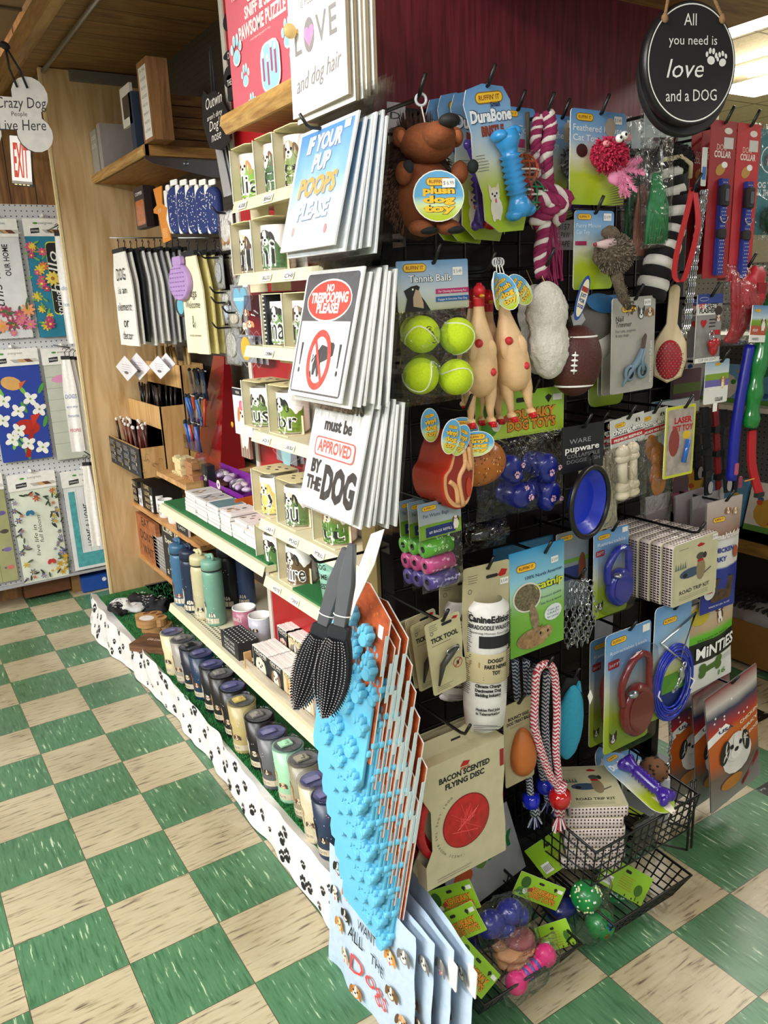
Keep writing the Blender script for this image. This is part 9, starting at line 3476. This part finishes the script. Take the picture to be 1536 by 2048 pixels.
tag(mb.build('grey_packet',None,(1.02,-3.31,.19),.1),'grey white packets standing at the right side of the upper basket','packet')
def card_at(u,v,Y,w_,h,ang,tilt,lab,back=False,y2=0.):
 q=onY(u,v,Y)
 t=thing('squeaky_toy_pack',lab,'dog toy',q,group='squeaky toy packs in the baskets')
 t.rotation_euler=(R(tilt),R(ang),R(-38))
 mb=MB()
 mb.T=Matrix.Translation((0,0,h/2))
 if back:
  mb.prism(rrect(0,-h/2,w_,h,.002),0,.0015,LG,WHITE)
  mb.k=8
  mb.prism(rrect(0,-h*.2,w_*.12,h*.1,.003),-.0012,-.001,INK)
  mb.rc(-w_*.42,-h*.9,-w_*.22,-h*.6,WHITE)
  for j in range(7):
   mb.rc(-w_*.4+.0035*j,-h*.84,-w_*.4+.0035*j+.0015,-h*.66,INK)
  mb.lines(-w_*.1,-h*.35,w_*.3,6,.006,M('#b3641c',.6),t=.001)
  mb.ell(w_*.32,-h*.6,w_*.08,h*.2,M('#3f6a1c',.6))
  mb.tube([(w_*.32,-.001,-h*.7),(w_*.34,-.001,-h*.95)],.001,M('#3f6a1c',.6),4)
  for q_ in(.1,.25,.4):
   mb.rc(w_*q_,-h*.97,w_*q_+.003,-h*.9,INK)
 else:
  squeaky(mb,w_,h)
 mb.build('header_card',t)
 return t
GB=M('#14803a',.3,coat=.3)
q=onY(1120,1715,-3.30)
t=card_at(1108,1705,-3.22,.12,.085,-40,-15,'green card seen from its back with two green balls in clear bag',back=True)
for i,(u,v,r)in enumerate(((1172,1792,.037),(1200,1848,.036))):
 a=onY(u,v,-3.33-.02*i)
 mb=MB()
 mb.blob((0,0,0),r,GB,24,18)
 if i==0:
  for k in range(60):
   d=Vector((random.uniform(-1,1),random.uniform(-1,.4),random.uniform(-1,1))).normalized()
   mb.blob(d*r,(.0028,.0028,.0028),M('#e4e9a8' if k%3 else'#e9e9e4',.4),6,4)
 else:
  for a_,b_,c_ in((-.012,-.006,'#7a4a20'),(.014,-.010,'#7a4a20'),(-.002,.014,'#2a6ab8')):
   mb.W=lambda p:(p.x,-math.sqrt(max(0,r*r-p.x**2-p.z**2))-.0006,p.z)
   mb.paw(a_,b_,.008,M(c_,.5))
   mb.W=None
 o=mb.build('green_ball',t)
 o.matrix_parent_inverse=t.matrix_basis.inverted()
 o.location=a
a=onY(1185,1820,-3.34)
o=MB().pillow(-.05,-.085,.055,.075,.042,FILM,14,.5,5).build('plastic_bag',t)
o.matrix_parent_inverse=t.matrix_basis.inverted()
o.location=a
t=card_at(1250,1760,-3.30,.135,.075,33,-25,'green card seen from its back lying across the lower right basket',back=True)
a=onY(1228,1790,-3.25)
mb=MB()
mb.blob((0,0,0),.042,GB,24,18)
for k in range(60):
 d=Vector((random.uniform(-1,1),random.uniform(-1,.4),random.uniform(-1,1))).normalized()
 mb.blob(d*.042,(.0028,.0028,.0028),M('#e4e9e0',.4),6,4)
o=mb.build('green_ball',t)
o.matrix_parent_inverse=t.matrix_basis.inverted()
o.location=a
t=thing('tan_squeaky_toy','tan wavy burger shaped toy in a bag at the basket corner','dog toy',onY(1292,1730,-3.2))
for z,c,s in((.018,'#b3865c',1.),(.004,'#5a2a24',1.03),(-.012,'#a8784f',1.)):
 mb=MB()
 mb.blob((0,0,z),(.042*s,.04,.012),M(c,.5),26,10,.2,60,z*99)
 mb.build('layer',t)
bag(t,-.06,-.04,.06,.06,.045,8,10)
t=thing('grey_pouch','dark translucent pouch hanging in front of the upper basket','pouch',onY(1290,1660,-3.3))
mb=MB()
mb.pillow(-.04,-.05,.04,.03,.012,M('#3c4038',.3,coat=.3),10,.4,2)
mb.build('pouch_body',t)
bag(t,-.045,-.055,.045,.04,.016,3,8)
cards=[((905,1800),-3.24,.11,.07,-22,-10,'green squeaky toy card leaning at the upper left of the basket',0),((915,1850),-3.28,.11,.07,-30,-15,'green squeaky toy card in front of the upper left one',0),((1078,1782),-3.27,.115,.06,24,-12,'green squeaky toy card with cartoon dog near the disc box',0),((945,1935),-3.37,.125,.062,52,-30,'green squeaky toy card hanging over the basket front',0),((1110,1872),-3.34,.08,.06,-24,-20,'green barcode card above the pink dumbbell',1)]
cts=[card_at(c[0][0],c[0][1],c[1],c[2],c[3],c[4],c[5],c[6],bool(c[7]))for c in cards]
def loose(nm,u,v,Y,lab,fn,bg=None,cat='dog toy',rot=(0,0,0)):
 t=thing(nm,lab,cat,onY(u,v,Y))
 t.rotation_euler=rot
 mb=MB()
 fn(mb)
 mb.build('rubber_toy',t)
 if bg:
  bag(t,*bg)
def f1(mb):
 for x,z,r in((-.035,.005,.036),(.022,.008,.034),(.0,-.02,.03),(.045,-.01,.026)):
  mb.blob((x,0,z),(r,.03,r*.85),DB,20,14)
 for x,z in((-.0,-.02),(.022,-.024)):
  mb.k=4
  mb.paw(x,z,.006,M('#e8c9d4',.5),y=-.031)
loose('blue_squeaky_toy',1005,1838,-3.30,'shiny dark blue rubber toy heaped in the lower left basket',f1,(-.08,-.06,.08,.05,.045,4,12))
def f2(mb):
 mb.blob((0,0,.008),(.05,.04,.014),M('#c08a60',.5),26,12,.22,50,2)
 mb.blob((.012,0,.026),(.036,.034,.016),M('#8a4a4c',.45),22,12)
 mb.blob((-.004,-.004,-.010),(.05,.038,.014),M('#b98358',.5),26,12,.22,50,5)
loose('tan_squeaky_toy',1030,1900,-3.335,'tan and maroon burger toy below the dark blue one',f2,(-.065,-.045,.065,.05,.045,7,12))
def f3(mb):
 HP=M('#e0207c',.4)
 for s in(-1,1):
  mb.blob((s*.045,0,0),(.024,.024,.026),HP,20,14)
  mb.lathe([(0,0),(.012,.0),(.024,.006)],HP,16,(s*.045,0,0),'X')
 for i in range(9):
  mb.lathe([(.013,-.004),(.0155,0),(.013,.004)],HP if i%2 else M('#5a4a9a',.4),18,(-.03+.0075*i,0,0),'X')
loose('pink_dumbbell',1062,1938,-3.385,'bright pink and purple striped dumbbell toy at the basket front',f3,(-.085,-.045,.085,.045,.035,6,12),rot=(0,R(-16),0))
mb=MB()
a=onY(950,1700,-3.12)
mb.prism(rect(-.13,-.11,.1,.09),0,.002,M('#a9a9ad',.5))
mb.k=4
mb.text('TOY',.04,-.02,.035,M('#1f7a3c',.5),w=.10,bold=.07)
mb.ell(-.08,-.02,.03,.022,M('#c25a2c',.5))
mb.ell(-.02,.0,.02,.03,M('#6b8f3c',.5))
mb.tube([(-.02,-.001,.03),(-.03,-.001,.055)],.003,M('#3c4a24',.6),5)
tag(mb.build('header_poster',None,(a.x+.03,-3.125,a.z-.02),0,R(-8),R(-12)),'white poster reading toy in green behind the squeaky toys','poster')
for i,(u,v,c)in enumerate(((930,2000,'#141e6a'),(1010,2010,'#1a2270'),(1120,1945,'#172060'),(900,1960,'#3a1a4a'))):
 a=onY(u,v,-3.24-.02*i)
 mb=MB()
 mb.blob((0,0,0),(.045,.035,.03),M(c,.3,coat=.4),18,12,.3,40,i)
 tag(mb.build('blue_squeaky_toy',None,(a.x,a.y,max(.09,a.z))),['dark blue rubber toy at the bottom left of the basket','dark blue rubber toy at the bottom middle of the basket','dark blue rubber toy under the barcode card','dark purple rubber toy at the left side of the basket'][i],'dog toy')
# ================================================================ RIGHT-HAND BACKGROUND
OAKD=wood('dark_oak_counter','#6a4a1c','#94702e','Y',18,.4)
zc=onX(1490,1078,2.3).z
mb=MB()
mb.box(2.3,-3.6,zc-.06,3.0,-.6,zc,OAKD)
mb.box(2.3,-3.6,zc-.004,3.0,-.6,zc,M('#c3a45c',.35))
mb.box(2.55,-3.6,0,3.0,-.6,zc-.06,M('#17120c',.6))
tag(mb.build('side_counter'),'yellow brown wooden counter with books at the right edge','counter')
mb=MB()
mb.box(2.98,-3.6,zc,3.0,-.6,1.62,peg_mat('#8a8a86',.0254,'#2c2b29','Y'))
tag(mb.build('side_pegboard'),'grey pegboard behind the books at the right edge','pegboard')
for i,(z,c)in enumerate(((1.0,'#a9b0a8'),(1.3,'#8f9894'))):
 mb=MB()
 mb.box(2.62,-3.6,z,2.98,-.6,z+.02,M('#d5d2c6',.4))
 o=tag(mb.build('side_shelf'),['lower metal shelf on the side pegboard','upper metal shelf on the side pegboard'][i],'shelf')
rb=random.Random(8)
cols=['#e9e9e6','#5f9ac0','#2f7a5a','#d8dfe2','#c9a03c','#7fb0d8','#e4e2da','#3f8f6a']
for lv,(z,hh_,n)in enumerate(((zc,.2,11),(1.02,.17,9))):
 for i in range(n):
  y=-3.1+.22*i
  mb=MB()
  c=cols[(i*3+lv)%8]
  mb.box(-.1,0,0,.1,.025,hh_,M(c,.4))
  mb.k=4
  mb.ell(0,hh_*.4,.07,.06,M(cols[(i*5+2)%8],.5))
  for j in range(6):
   mb.ell(rb.uniform(-.07,.07),rb.uniform(.02,.15),.014,.012,M(rb.choice(['#c9542c','#d9b02c','#3f8f3a','#3a5a9a']),.5),n=8)
  mb.rc(-.1,0,.1,hh_*.12,M('#5f9a3c',.5))
  o=mb.build('picture_book',None,(2.42+.28*lv,y,z),LEFT,R(-14))
  tag(o,NTH[i]+(' picture book from the near end of the side counter',' picture book from the near end of the shelf above the counter')[lv],'book',('picture books on the side counter','picture books on the side shelf')[lv])
mb=MB()
CB=M('#8a5f24',.7)
mb.box(2.32,-2.9,0.02,2.54,-2.45,.02,CB)
for a in((2.32,-2.9,2.325,-2.45),(2.535,-2.9,2.54,-2.45),(2.32,-2.9,2.54,-2.895),(2.32,-2.455,2.54,-2.45)):
 mb.box(a[0],a[1],.02,a[2],a[3],.2,CB)
tag(mb.build('cardboard_box'),'open brown cardboard box under the side counter','box')
mb=MB()
mb.blob((2.43,-2.66,.19),(.1,.17,.06),M('#8d8a86',.8),18,12,.4,20)
for i in range(12):
 mb.box(2.36,-2.8+.026*i,.23,2.5,-2.79+.026*i,.25,M('#2a2826',.7))
tag(mb.build('folded_goods'),'striped grey folded goods inside the cardboard box','goods')
